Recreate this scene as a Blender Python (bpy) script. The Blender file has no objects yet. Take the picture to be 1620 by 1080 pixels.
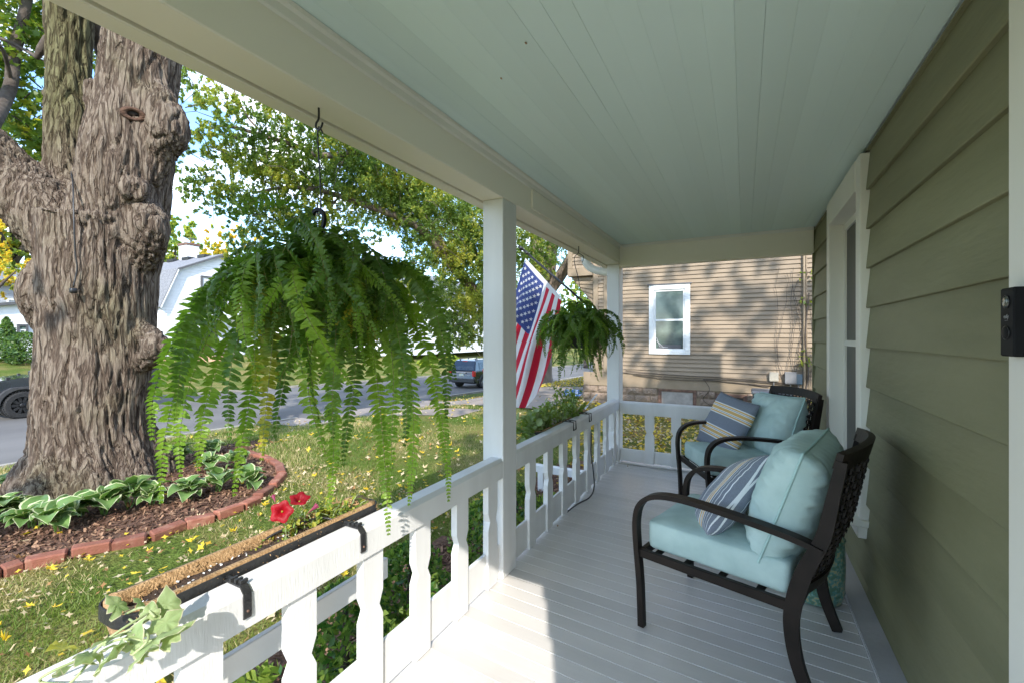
import bpy, bmesh, math, random
import numpy as np
from mathutils import Vector, Matrix, noise
random.seed(7); rng = np.random.default_rng(11)
R = math.radians
S = bpy.context.scene
COL = S.collection

# ---------------------------------------------------------------- camera, light, exposure
YAW = R(27.69); CX, HY, F, H = 810.0, 531.0, 700.0, 1.4
sY, cY = math.sin(YAW), math.cos(YAW)
cam_d = bpy.data.cameras.new('camera'); cam = bpy.data.objects.new('camera', cam_d); COL.objects.link(cam)
cam.location = (0, 0, H); cam.rotation_euler = (R(90), 0, YAW)
cam_d.sensor_width = 36; cam_d.lens = 36*F/1620; cam_d.shift_y = -(540-HY)/1620
cam_d.clip_start = 0.02; cam_d.clip_end = 2000
S.camera = cam
SUN_EL, SUN_ROT = R(34.1), math.atan2(.473, -.881)
w = bpy.data.worlds.new('World'); S.world = w; w.use_nodes = True
nt = w.node_tree; nt.nodes.clear()
def wn(t): return nt.nodes.new(t)
sky = wn('ShaderNodeTexSky'); sky.sky_type = 'NISHITA'; sky.sun_disc = False
sky.sun_elevation = SUN_EL; sky.sun_rotation = SUN_ROT; sky.dust_density = .6; sky.ozone_density = 1.6
tc = wn('ShaderNodeTexCoord'); sep = wn('ShaderNodeSeparateXYZ'); nt.links.new(tc.outputs['Generated'], sep.inputs[0])
mz = wn('ShaderNodeMath'); mz.operation = 'MAXIMUM'; mz.inputs[1].default_value = 0; nt.links.new(sep.outputs[2], mz.inputs[0])
az = wn('ShaderNodeMath'); az.operation = 'ADD'; az.inputs[1].default_value = .22; nt.links.new(mz.outputs[0], az.inputs[0])
dx = wn('ShaderNodeMath'); dx.operation = 'DIVIDE'; nt.links.new(sep.outputs[0], dx.inputs[0]); nt.links.new(az.outputs[0], dx.inputs[1])
dy = wn('ShaderNodeMath'); dy.operation = 'DIVIDE'; nt.links.new(sep.outputs[1], dy.inputs[0]); nt.links.new(az.outputs[0], dy.inputs[1])
cb = wn('ShaderNodeCombineXYZ'); nt.links.new(dx.outputs[0], cb.inputs[0]); nt.links.new(dy.outputs[0], cb.inputs[1])
nz = wn('ShaderNodeTexNoise'); nz.inputs['Scale'].default_value = 1.7; nz.inputs['Detail'].default_value = 8; nz.inputs['Roughness'].default_value = .62
nz.inputs['Distortion'].default_value = .35
nt.links.new(cb.outputs[0], nz.inputs['Vector'])
rp = wn('ShaderNodeValToRGB'); rp.color_ramp.elements[0].position = .47; rp.color_ramp.elements[1].position = .70
rp.color_ramp.elements[0].color = (0, 0, 0, 1); rp.color_ramp.elements[1].color = (.93, .93, .93, 1)
nt.links.new(nz.outputs[0], rp.inputs[0])
mx = wn('ShaderNodeMix'); mx.data_type = 'RGBA'; nt.links.new(rp.outputs[0], mx.inputs[0])
gain = wn('ShaderNodeMix'); gain.data_type = 'RGBA'; gain.blend_type = 'MULTIPLY'; gain.inputs[0].default_value = 1
gain.inputs[7].default_value = (.80, .94, 1.06, 1)
nt.links.new(sky.outputs[0], gain.inputs[6]); nt.links.new(gain.outputs[2], mx.inputs[6])
mx.inputs[7].default_value = (7.8, 7.7, 7.6, 1)
bg = wn('ShaderNodeBackground'); bg.inputs[1].default_value = .15; nt.links.new(mx.outputs[2], bg.inputs[0])
wo = wn('ShaderNodeOutputWorld'); nt.links.new(bg.outputs[0], wo.inputs[0])
sd = bpy.data.lights.new('sun', 'SUN'); sd.energy = 2.0; sd.angle = R(.53); sd.color = (1, .945, .86)
sun = bpy.data.objects.new('sun', sd); COL.objects.link(sun)
sun.rotation_euler = Vector((.473, -.881, .676)).to_track_quat('Z', 'Y').to_euler()
S.view_settings.view_transform = 'Standard'; S.view_settings.look = 'None'
S.view_settings.exposure = 1.82; S.view_settings.gamma = 1
S.render.engine = 'CYCLES'
S.cycles.max_bounces = 10; S.cycles.diffuse_bounces = 6; S.cycles.transparent_max_bounces = 8
S.cycles.use_denoising = True

# surveyed directions: a picture bearing (u, v) met with a known height z, forward distance d, plane X or plane Y
def ray(u, v):
    a = (u-CX)/F; b = (HY-v)/F
    return Vector((-sY+a*cY, cY+a*sY, b))
def atz(u, v, z): r = ray(u, v); return r*((z-H)/r.z)+Vector((0, 0, H))
def atd(u, v, d): return ray(u, v)*d+Vector((0, 0, H))
def atX(u, v, X): r = ray(u, v); return r*(X/r.x)+Vector((0, 0, H))
def atY(u, v, Y): r = ray(u, v); return r*(Y/r.y)+Vector((0, 0, H))

# ---------------------------------------------------------------- materials
def newmat(name):
    m = bpy.data.materials.new(name); m.use_nodes = True
    n = m.node_tree.nodes; n.clear()
    o = n.new('ShaderNodeOutputMaterial'); b = n.new('ShaderNodeBsdfPrincipled')
    m.node_tree.links.new(b.outputs[0], o.inputs[0]); return m, b, o
def mat(name, c1, c2=None, scale=8, rough=.6, bump=0, bscale=None, stretch=(1, 1, 1), detail=5, lo=.35, hi=.65,
        metal=0, spec=.5, coord='Object', c3=None, rnd=0, coat=0, bdist=.01):
    m, b, o = newmat(name); T = m.node_tree; N = T.nodes; L = T.links
    b.inputs['Roughness'].default_value = rough; b.inputs['Metallic'].default_value = metal
    b.inputs['Specular IOR Level'].default_value = spec; b.inputs['Coat Weight'].default_value = coat
    b.inputs['Base Color'].default_value = (*c1, 1)
    tc = N.new('ShaderNodeTexCoord'); mp = N.new('ShaderNodeMapping'); mp.inputs['Scale'].default_value = stretch
    L.new(tc.outputs[coord], mp.inputs[0])
    vec = mp.outputs[0]
    if rnd:
        oi = N.new('ShaderNodeObjectInfo'); va = N.new('ShaderNodeVectorMath'); va.operation = 'ADD'
        sc = N.new('ShaderNodeMath'); sc.operation = 'MULTIPLY'; sc.inputs[1].default_value = 37
        L.new(oi.outputs['Random'], sc.inputs[0]); L.new(vec, va.inputs[0]); L.new(sc.outputs[0], va.inputs[1]); vec = va.outputs[0]
    if c2 is not None:
        nz = N.new('ShaderNodeTexNoise'); nz.inputs['Scale'].default_value = scale; nz.inputs['Detail'].default_value = detail
        L.new(vec, nz.inputs['Vector'])
        cr = N.new('ShaderNodeValToRGB'); e = cr.color_ramp.elements
        e[0].position = lo; e[0].color = (*c1, 1); e[1].position = hi; e[1].color = (*c2, 1)
        if c3 is not None:
            k = cr.color_ramp.elements.new((lo+hi)/2); k.color = (*c3, 1)
        L.new(nz.outputs[0], cr.inputs[0]); col = cr.outputs[0]
        if rnd:
            mr = N.new('ShaderNodeMapRange'); mr.inputs[3].default_value = 1-rnd; mr.inputs[4].default_value = 1+rnd
            L.new(oi.outputs['Random'], mr.inputs[0])
            hs = N.new('ShaderNodeHueSaturation'); L.new(mr.outputs[0], hs.inputs['Value']); L.new(col, hs.inputs['Color']); col = hs.outputs[0]
        L.new(col, b.inputs['Base Color'])
    if bump:
        nb = N.new('ShaderNodeTexNoise'); nb.inputs['Scale'].default_value = bscale or scale*3; nb.inputs['Detail'].default_value = 6
        L.new(vec, nb.inputs['Vector'])
        bp = N.new('ShaderNodeBump'); bp.inputs['Strength'].default_value = bump; bp.inputs['Distance'].default_value = bdist
        L.new(nb.outputs[0], bp.inputs['Height']); L.new(bp.outputs[0], b.inputs['Normal'])
    return m
def leafmat(name, c, c2=None, trans=.35, rough=.45, scale=3, spec=.4, coord='Object'):
    m = mat(name, c, c2 or tuple(x*.75 for x in c), scale=scale, rough=rough, spec=spec, rnd=.12, coord=coord)
    T = m.node_tree; N = T.nodes; L = T.links
    b = [n for n in N if n.type == 'BSDF_PRINCIPLED'][0]; o = [n for n in N if n.type == 'OUTPUT_MATERIAL'][0]
    t = N.new('ShaderNodeBsdfTranslucent'); ms = N.new('ShaderNodeMixShader'); ms.inputs[0].default_value = trans
    src = b.inputs['Base Color'].links[0].from_socket
    g = N.new('ShaderNodeMix'); g.data_type = 'RGBA'; g.blend_type = 'MULTIPLY'; g.inputs[0].default_value = 1
    g.inputs[7].default_value = (1.5, 1.6, .8, 1); L.new(src, g.inputs[6]); L.new(g.outputs[2], t.inputs[0])
    L.new(b.outputs[0], ms.inputs[1]); L.new(t.outputs[0], ms.inputs[2]); L.new(ms.outputs[0], o.inputs[0])
    return m
M = {}
M['white'] = mat('white_paint', (.74, .74, .73), (.66, .66, .65), 3, .42, .25, 60, (1, 1, 1), lo=.3, hi=.8, bdist=.002)
M['whitewood'] = mat('white_painted_wood', (.74, .735, .725), (.62, .61, .60), 2.2, .45, .5, 45, (4, 4, .5), lo=.35, hi=.85, bdist=.002)
M['beam'] = mat('cream_beam_paint', (.90, .84, .72), (.86, .80, .68), 1.6, .5, .3, 30, (1, .2, 1), bdist=.002)
M['trim'] = mat('off_white_trim', (.78, .76, .68), (.72, .70, .63), 2, .5, .3, 40, (1, 1, .3), bdist=.002)
M['ceiling'] = mat('pale_mint_paint', (.74, .875, .845), (.71, .845, .81), 1.4, .42, .2, 25, (1, .15, 1), rnd=.035, bdist=.002)
M['siding'] = mat('olive_green_siding', (.150, .150, .076), (.235, .228, .128), 3.2, .6, .7, 30, (1, .3, 1.6), rnd=.06, bdist=.004, detail=10, lo=.25, hi=.75)
M['floor'] = mat('grey_floor_paint', (.67, .635, .60), (.59, .56, .53), 1.6, .25, .3, 34, (.25, 1.4, 1), rnd=.045, spec=.5, bdist=.002)
M['seam'] = mat('worn_ridge_highlight', (.74, .73, .72), (.62, .61, .60), 2.6, .4)  # paler tone paints in the ridge highlight, with paint wear; caulk too
M['skirt'] = mat('grey_skirting', (.36, .35, .34), (.42, .41, .40), 3, .45, .3, 40)
M['dark'] = mat('window_screen', (.015, .015, .016), (.022, .022, .024), 40, .35)
M['frame'] = mat('dark_brown_metal', (.011, .008, .0065), (.020, .014, .011), 9, .5, .15, 120, bdist=.001, spec=.22)
M['black'] = mat('black_metal', (.012, .012, .013), (.02, .02, .021), 12, .4, .15, 60)
M['blackpl'] = mat('black_plastic', (.008, .008, .009), (.011, .011, .012), 12, .55, spec=.12)
M['lens'] = mat('camera_lens', (.03, .035, .03), (.10, .10, .08), 90, .08, coat=1)
M['print'] = mat('grey_print', (.28, .28, .28), rough=.5)
# aqua cushion cloth with weave
M['aqua'] = mat('aqua_cushion_cloth', (.50, .64, .61), (.40, .535, .515), 7, .9, .5, 34, spec=.1, bdist=.006)
M['aquapipe'] = mat('aqua_piping', (.42, .60, .57), (.36, .52, .50), 12, .8, spec=.15)
M['concrete'] = mat('driveway_concrete', (.30, .25, .215), (.22, .185, .16), 1.2, .85, .4, 30, detail=9, coord='Object')
M['road'] = mat('worn_asphalt', (.095, .090, .084), (.14, .133, .124), .55, .9, .5, 70, detail=9, stretch=(1, .45, 1))
M['kerb'] = mat('kerb_concrete', (.34, .31, .27), (.24, .22, .19), 3, .9, .4, 30)
M['brick'] = mat('red_brick', (.215, .082, .048), (.29, .135, .088), 10, .9, .8, 55, rnd=.28, bdist=.006, c3=(.24, .085, .055))
M['mulch'] = mat('bark_mulch', (.075, .036, .022), (.16, .085, .05), 30, .95, 1, 60, detail=8, bdist=.02)
M['soil'] = mat('potting_soil', (.035, .022, .016), (.075, .045, .03), 60, .95, 1, 140, bdist=.01)
M['coir'] = mat('coir_fibre', (.34, .20, .09), (.50, .32, .16), 60, .95, 1, 160, stretch=(1, 1, 1), bdist=.008)
M['tarpaper'] = mat('taupe_siding', (.225, .170, .115), (.275, .21, .145), 1.5, .7, .2, 30, (1, 1, 3), rnd=.05)
M['tantrim'] = mat('tan_trim', (.225, .17, .11), (.27, .205, .14), 3, .7, .2, 30)
M['stone'] = mat('rock_face_block', (.26, .195, .145), (.19, .14, .105), 9, .9, 1, 26, rnd=.08, bdist=.03)
M['rust'] = mat('rusty_steel', (.10, .06, .045), (.20, .11, .075), 12, .8, .4)
M['pane_dusty'] = mat('dusty_pane', (.24, .22, .20), (.34, .31, .28), 7, .35)
M['glass_far'] = mat('window_glass', (.05, .075, .07), (.13, .18, .16), 2.2, .08, spec=.8)
M['curtain'] = mat('white_curtain', (.62, .63, .63), (.5, .51, .52), 18, .8, stretch=(1, 1, .1))
M['farwhite'] = mat('far_white_siding', (.74, .745, .76), (.66, .665, .68), 1.5, .7, stretch=(1, 1, 4))
M['fargrey'] = mat('far_grey_siding', (.40, .42, .45), (.34, .36, .39), 1.5, .7)
M['shingle'] = mat('grey_shingles', (.13, .135, .15), (.22, .225, .24), 9, .9, .5, 30)
M['dkgrey'] = mat('dark_grey_trim', (.07, .07, .075), (.10, .10, .105), 4, .6)
M['hpipe'] = mat('grey_meter_box', (.17, .17, .175), (.22, .22, .225), 6, .5, metal=.2)
M['beige'] = mat('beige_box', (.36, .33, .27), (.30, .275, .23), 9, .6)
M['bluebox'] = mat('slate_blue_box', (.08, .115, .14), (.11, .145, .17), 9, .6)
M['carpaint'] = mat('black_car_paint', (.006, .007, .009), (.010, .011, .014), 2, .12, coat=1, spec=.6)
M['carblue'] = mat('dark_slate_car_paint', (.022, .027, .036), (.028, .034, .044), 2, .2, coat=1, spec=.6)
M['cargls'] = mat('car_glass', (.02, .025, .03), (.05, .06, .07), 5, .05, spec=.9)
M['tyre'] = mat('tyre_rubber', (.012, .012, .013), (.024, .024, .025), 20, .85, .4, 60)
M['rim'] = mat('wheel_alloy', (.55, .55, .57), (.45, .45, .47), 6, .25, metal=.9)
M['rimblk'] = mat('black_wheel', (.02, .02, .022), (.035, .035, .037), 12, .3, metal=.4)
M['redlens'] = mat('red_lamp_lens', (.55, .012, .01), (.42, .01, .01), 20, .15, coat=1)
M['plate'] = mat('number_plate', (.65, .62, .38), (.35, .45, .60), 9, .4, stretch=(1, 1, 4))
M['trimpl'] = mat('grey_bumper_plastic', (.035, .036, .038), (.05, .05, .052), 9, .6)
M['petal'] = leafmat('red_petunia_petal', (.33, .002, .012), (.24, .001, .008), .25, .6, 30)
M['petalpur'] = leafmat('faded_purple_petal', (.20, .02, .07), (.30, .06, .12), .25, .6, 30)
M['petalpale'] = leafmat('pale_lilac_petal', (.6, .5, .6), (.3, .15, .3), .25, .6, 30)
M['fern'] = leafmat('fern_green', (.11, .195, .024), (.055, .125, .016), .42, .42, 9)
M['fern2'] = leafmat('fern_sunlit_green', (.225, .34, .04), (.15, .265, .03), .45, .42, 9)  # paler copy of the fern green, sunlight put into the frond colour
M['fern3'] = leafmat('fern_yellowing', (.42, .36, .03), (.14, .22, .02), .38, .5, 9)
M['rachis'] = mat('fern_stem', (.13, .16, .03), (.18, .13, .04), 30, .6)
M['vine'] = leafmat('vine_pale_green', (.33, .40, .20), (.22, .31, .13), .3, .55, 22)
M['vinepale'] = leafmat('vine_cream_margin', (.48, .50, .33), (.46, .40, .30), .3, .6, 30)
M['vineyel'] = leafmat('vine_yellow_leaf', (.50, .47, .08), (.40, .40, .12), .3, .55, 20)
M['vinestem'] = mat('vine_stem', (.36, .42, .22), (.28, .34, .15), 20, .6)
M['plant'] = leafmat('planter_green', (.12, .20, .03), (.22, .27, .05), .35, .55, 20)
M['box'] = leafmat('boxwood_green', (.05, .14, .02), (.03, .09, .013), .3, .4, 6)
M['hosta'] = leafmat('hosta_green', (.15, .25, .07), (.10, .19, .05), .28, .42, 9)
M['hostaw'] = leafmat('hosta_cream_margin', (.62, .64, .42), (.5, .54, .3), .3, .5, 20)
M['maple'] = leafmat('maple_green', (.185, .275, .06), (.24, .325, .07), .5, .45, .8)
M['mapley'] = leafmat('maple_yellow_green', (.38, .42, .07), (.48, .45, .07), .5, .5, .8)
M['mapled'] = leafmat('maple_deep_green', (.115, .195, .045), (.145, .23, .05), .48, .45, .8)
M['ygold'] = leafmat('yellow_leaf', (.70, .50, .03), (.55, .33, .03), .3, .6, 14)
M['yellow'] = leafmat('fallen_yellow', (.72, .56, .05), (.62, .42, .04), .25, .6, 9)
M['tanleaf'] = leafmat('fallen_tan', (.50, .38, .22), (.60, .50, .33), .2, .75, 9)
M['brownleaf'] = leafmat('fallen_brown', (.26, .13, .05), (.36, .20, .08), .2, .8, 9)
M['conifer'] = leafmat('conifer_green', (.035, .085, .03), (.06, .13, .03), .2, .6, 3)
M['grass'] = leafmat('grass_green', (.085, .155, .022), (.16, .21, .04), .35, .55, 1.2)
M['grassd'] = leafmat('grass_dry', (.36, .29, .14), (.44, .37, .20), .3, .7, 1.2)
M['strap'] = mat('planter_strap', (.016, .016, .017), (.03, .03, .03), 30, .45, .3, 90)
M['hose'] = mat('pale_grey_cable', (.45, .46, .47), (.38, .39, .40), 9, .4)
M['cut'] = mat('cut_wood', (.45, .30, .17), (.30, .18, .10), 9, .8, .5, 30)
M['hollow'] = mat('dark_hollow', (.02, .014, .01), (.035, .022, .015), 12, .95)
M['gardst'] = mat('speckled_glaze', (.10, .20, .13), (.42, .40, .22), 55, .3, lo=.42, hi=.6, c3=(.10, .30, .30))
M['hazeroof'] = M['shingle']
M['stuccow'] = mat('garage_white', (.74, .75, .77), (.68, .69, .71), 2, .8)
M['darkwood'] = mat('branch_bark', (.055, .042, .034), (.10, .08, .065), 8, .95, .8, 20, bdist=.02)

def barkmat():
    m, b, o = newmat('maple_bark'); T = m.node_tree; N = T.nodes; L = T.links
    b.inputs['Roughness'].default_value = .92; b.inputs['Specular IOR Level'].default_value = .2
    tc = N.new('ShaderNodeTexCoord')
    wv = N.new('ShaderNodeTexNoise'); wv.inputs['Scale'].default_value = 1.4; wv.inputs['Detail'].default_value = 3; L.new(tc.outputs['Object'], wv.inputs[0])
    ad = N.new('ShaderNodeMix'); ad.data_type = 'RGBA'; ad.blend_type = 'LINEAR_LIGHT'; ad.inputs[0].default_value = .07
    L.new(tc.outputs['Object'], ad.inputs[6]); L.new(wv.outputs[1], ad.inputs[7])
    mp = N.new('ShaderNodeMapping'); mp.inputs['Scale'].default_value = (1, 1, .13); L.new(ad.outputs[2], mp.inputs[0])
    v = N.new('ShaderNodeTexNoise'); v.inputs['Scale'].default_value = 17; v.inputs['Detail'].default_value = 3.5; v.inputs['Distortion'].default_value = .25; L.new(mp.outputs[0], v.inputs['Vector'])
    n = N.new('ShaderNodeTexNoise'); n.inputs['Scale'].default_value = 42; n.inputs['Detail'].default_value = 8; n.inputs['Roughness'].default_value = .7; L.new(mp.outputs[0], n.inputs[0])
    vs_ = N.new('ShaderNodeMath'); vs_.operation = 'SUBTRACT'; vs_.inputs[1].default_value = .5; L.new(v.outputs[0], vs_.inputs[0])
    va_ = N.new('ShaderNodeMath'); va_.operation = 'ABSOLUTE'; L.new(vs_.outputs[0], va_.inputs[0])
    mr = N.new('ShaderNodeMapRange'); mr.inputs[2].default_value = .085; mr.inputs[3].default_value = .22; L.new(va_.outputs[0], mr.inputs[0])
    mm = N.new('ShaderNodeMath'); mm.operation = 'MULTIPLY'; L.new(mr.outputs[0], mm.inputs[0]); L.new(n.outputs[0], mm.inputs[1])
    cr = N.new('ShaderNodeValToRGB'); e = cr.color_ramp.elements
    e[0].position = .05; e[0].color = (.05, .033, .024, 1); e[1].position = .66; e[1].color = (.32, .262, .205, 1)
    k = e.new(.34); k.color = (.145, .108, .082, 1)
    L.new(mm.outputs[0], cr.inputs[0])
    # moss, patchy
    gn = N.new('ShaderNodeTexNoise'); gn.inputs['Scale'].default_value = 1.1; gn.inputs['Detail'].default_value = 6; L.new(tc.outputs['Object'], gn.inputs[0])
    gr = N.new('ShaderNodeMapRange'); gr.inputs[1].default_value = .52; gr.inputs[2].default_value = .72; gr.inputs[4].default_value = .55; L.new(gn.outputs[0], gr.inputs[0])
    at = N.new('ShaderNodeAttribute'); at.attribute_name = 'moss'
    gm = N.new('ShaderNodeMath'); gm.operation = 'MAXIMUM'; L.new(gr.outputs[0], gm.inputs[0])
    am = N.new('ShaderNodeMath'); am.operation = 'MULTIPLY'; am.inputs[1].default_value = .75; L.new(at.outputs['Fac'], am.inputs[0]); L.new(am.outputs[0], gm.inputs[1])
    gx = N.new('ShaderNodeMix'); gx.data_type = 'RGBA'; gx.blend_type = 'MULTIPLY'; L.new(gm.outputs[0], gx.inputs[0]); L.new(cr.outputs[0], gx.inputs[6]); gx.inputs[7].default_value = (.62, .78, .42, 1)
    L.new(gx.outputs[2], b.inputs['Base Color'])
    bp = N.new('ShaderNodeBump'); bp.inputs['Strength'].default_value = 1; bp.inputs['Distance'].default_value = .05
    L.new(mm.outputs[0], bp.inputs['Height']); L.new(bp.outputs[0], b.inputs['Normal'])
    return m
M['bark'] = barkmat()

def ramp_stripes(name, axis, stops, period, base_rough=.85):
    """cloth printed with stripes along one object axis: stops = [(pos, colour)] over one period"""
    m, b, o = newmat(name); T = m.node_tree; N = T.nodes; L = T.links
    b.inputs['Roughness'].default_value = base_rough; b.inputs['Specular IOR Level'].default_value = .15
    tc = N.new('ShaderNodeTexCoord'); sp = N.new('ShaderNodeSeparateXYZ'); L.new(tc.outputs['Object'], sp.inputs[0])
    d = N.new('ShaderNodeMath'); d.operation = 'DIVIDE'; d.inputs[1].default_value = period; L.new(sp.outputs[axis], d.inputs[0])
    a = N.new('ShaderNodeMath'); a.operation = 'ADD'; a.inputs[1].default_value = 10.0; L.new(d.outputs[0], a.inputs[0])
    f = N.new('ShaderNodeMath'); f.operation = 'FRACT'; L.new(a.outputs[0], f.inputs[0])
    cr = N.new('ShaderNodeValToRGB'); cr.color_ramp.interpolation = 'CONSTANT'; e = cr.color_ramp.elements
    e[0].position = stops[0][0]; e[0].color = (*stops[0][1], 1); e[1].position = stops[1][0]; e[1].color = (*stops[1][1], 1)
    for p, c in stops[2:]:
        k = e.new(p); k.color = (*c, 1)
    L.new(f.outputs[0], cr.inputs[0])
    n = N.new('ShaderNodeTexNoise'); n.inputs['Scale'].default_value = 220; L.new(tc.outputs['Object'], n.inputs[0])
    x = N.new('ShaderNodeMix'); x.data_type = 'RGBA'; x.blend_type = 'OVERLAY'; x.inputs[0].default_value = .25
    L.new(cr.outputs[0], x.inputs[6]); L.new(n.outputs[0], x.inputs[7]); L.new(x.outputs[2], b.inputs['Base Color'])
    bp = N.new('ShaderNodeBump'); bp.inputs['Strength'].default_value = .2; bp.inputs['Distance'].default_value = .002; L.new(n.outputs[0], bp.inputs['Height']); L.new(bp.outputs[0], b.inputs['Normal'])
    return m
BL, WH, OC, NV = (.20, .225, .275), (.76, .78, .80), (.66, .43, .16), (.07, .08, .13)
M['stripeA'] = ramp_stripes('striped_cloth_wide', 1, [(0, BL), (.26, WH), (.30, OC), (.36, WH), (.39, NV), (.405, WH), (.44, OC), (.56, WH), (.595, NV), (.61, WH), (.64, OC), (.70, WH), (.74, BL)], .195)
M['stripeB'] = ramp_stripes('striped_cloth_fine', 1, [(0, WH), (0.03, BL), (0.05, WH), (0.059, BL), (0.096, WH), (0.105, BL), (0.142, WH), (0.151, BL), (0.188, WH), (0.197, BL), (0.234, WH), (0.243, BL), (0.28, WH), (0.3, WH), (0.33, OC), (0.38, WH), (0.4, NV), (0.41, WH), (0.43, OC), (0.48, WH), (0.51, BL), (0.55, WH), (0.56, BL), (0.616, WH), (0.626, BL), (0.682, WH), (0.692, BL), (0.748, WH), (0.758, BL), (0.814, WH), (0.824, BL), (0.97, WH)], .30)
M['flagred'] = mat('flag_red', (.52, .012, .04), (.44, .01, .035), 6, .7)
M['flagwhite'] = mat('flag_white', (.72, .72, .74), (.64, .64, .66), 6, .7)
M['flagblue'] = mat('flag_blue', (.035, .06, .22), (.03, .05, .18), 6, .7)
for k in ('flagred', 'flagwhite', 'flagblue'):
    m = M[k]; T = m.node_tree; N = T.nodes; b = [n for n in N if n.type == 'BSDF_PRINCIPLED'][0]; o = [n for n in N if n.type == 'OUTPUT_MATERIAL'][0]
    t = N.new('ShaderNodeBsdfTranslucent'); t.inputs[0].default_value = b.inputs['Base Color'].links[0].from_node.color_ramp.elements[0].color
    ms = N.new('ShaderNodeMixShader'); ms.inputs[0].default_value = .3; T.links.new(b.outputs[0], ms.inputs[1]); T.links.new(t.outputs[0], ms.inputs[2]); T.links.new(ms.outputs[0], o.inputs[0])
M['plaid'] = None
def plaid():
    m, b, o = newmat('blue_plaid'); T = m.node_tree; N = T.nodes; L = T.links
    tc = N.new('ShaderNodeTexCoord'); sp = N.new('ShaderNodeSeparateXYZ'); L.new(tc.outputs['Object'], sp.inputs[0]); s = []
    for i in (0, 1):
        k = N.new('ShaderNodeMath'); k.operation = 'MULTIPLY'; k.inputs[1].default_value = 9; L.new(sp.outputs[i], k.inputs[0])
        f = N.new('ShaderNodeMath'); f.operation = 'PINGPONG'; f.inputs[1].default_value = 1; L.new(k.outputs[0], f.inputs[0])
        g = N.new('ShaderNodeMath'); g.operation = 'GREATER_THAN'; g.inputs[1].default_value = .6; L.new(f.outputs[0], g.inputs[0]); s.append(g)
    ad = N.new('ShaderNodeMath'); ad.operation = 'ADD'; L.new(s[0].outputs[0], ad.inputs[0]); L.new(s[1].outputs[0], ad.inputs[1])
    cr = N.new('ShaderNodeValToRGB'); e = cr.color_ramp.elements; e[0].color = (.02, .10, .35, 1); e[1].color = (.6, .7, .8, 1)
    hm = N.new('ShaderNodeMath'); hm.operation = 'MULTIPLY'; hm.inputs[1].default_value = .5; L.new(ad.outputs[0], hm.inputs[0]); L.new(hm.outputs[0], cr.inputs[0]); L.new(cr.outputs[0], b.inputs['Base Color'])
    return m
M['plaid'] = plaid()
def lawnmat():
    m, b, o = newmat('lawn_ground'); T = m.node_tree; N = T.nodes; L = T.links
    b.inputs['Roughness'].default_value = .95; b.inputs['Specular IOR Level'].default_value = .1
    tc = N.new('ShaderNodeTexCoord')
    n1 = N.new('ShaderNodeTexNoise'); n1.inputs['Scale'].default_value = .9; n1.inputs['Detail'].default_value = 6; L.new(tc.outputs['Object'], n1.inputs[0])
    n2 = N.new('ShaderNodeTexNoise'); n2.inputs['Scale'].default_value = 45; n2.inputs['Detail'].default_value = 5; L.new(tc.outputs['Object'], n2.inputs[0])
    c1 = N.new('ShaderNodeValToRGB'); e = c1.color_ramp.elements; e[0].position = .38; e[0].color = (.10, .15, .03, 1); e[1].position = .66; e[1].color = (.25, .22, .09, 1)
    L.new(n1.outputs[0], c1.inputs[0])
    c2 = N.new('ShaderNodeValToRGB'); e = c2.color_ramp.elements; e[0].position = .35; e[0].color = (.55, .5, .4, 1); e[1].position = .65; e[1].color = (1.2, 1.15, 1.1, 1)
    L.new(n2.outputs[0], c2.inputs[0])
    x = N.new('ShaderNodeMix'); x.data_type = 'RGBA'; x.blend_type = 'MULTIPLY'; x.inputs[0].default_value = 1; L.new(c1.outputs[0], x.inputs[6]); L.new(c2.outputs[0], x.inputs[7])
    L.new(x.outputs[2], b.inputs['Base Color'])
    bp = N.new('ShaderNodeBump'); bp.inputs['Distance'].default_value = .03; L.new(n2.outputs[0], bp.inputs['Height']); L.new(bp.outputs[0], b.inputs['Normal'])
    return m
M['lawn'] = lawnmat()

# ---------------------------------------------------------------- object helpers
def tag(o, label=None, cat=None, group=None, kind=None):
    if label: o['label'] = label
    if cat: o['category'] = cat
    if group: o['group'] = group
    if kind: o['kind'] = kind
    return o
def thing(name, label, cat, loc=(0, 0, 0), rz=0, group=None):
    o = bpy.data.objects.new(name, None); COL.objects.link(o); o.empty_display_size = .1
    o.location = loc; o.rotation_euler = (0, 0, rz); return tag(o, label, cat, group)
def link(name, me, parent=None, loc=None, rot=None, scale=None):
    o = bpy.data.objects.new(name, me); COL.objects.link(o)
    if parent: o.parent = parent
    if loc is not None: o.location = loc
    if rot is not None: o.rotation_euler = rot
    if scale is not None: o.scale = (scale,)*3 if isinstance(scale, (int, float)) else scale
    return o
def rawmesh(name, verts, faces, mats, mi=None, smooth=False):
    me = bpy.data.meshes.new(name); me.from_pydata([tuple(v) for v in verts], [], faces)
    for m in (mats if isinstance(mats, (list, tuple)) else [mats]): me.materials.append(M[m] if isinstance(m, str) else m)
    if mi is not None: me.polygons.foreach_set('material_index', np.asarray(mi, dtype=np.int32))
    if smooth: me.polygons.foreach_set('use_smooth', np.ones(len(me.polygons), dtype=bool))
    me.update(); return me
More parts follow.
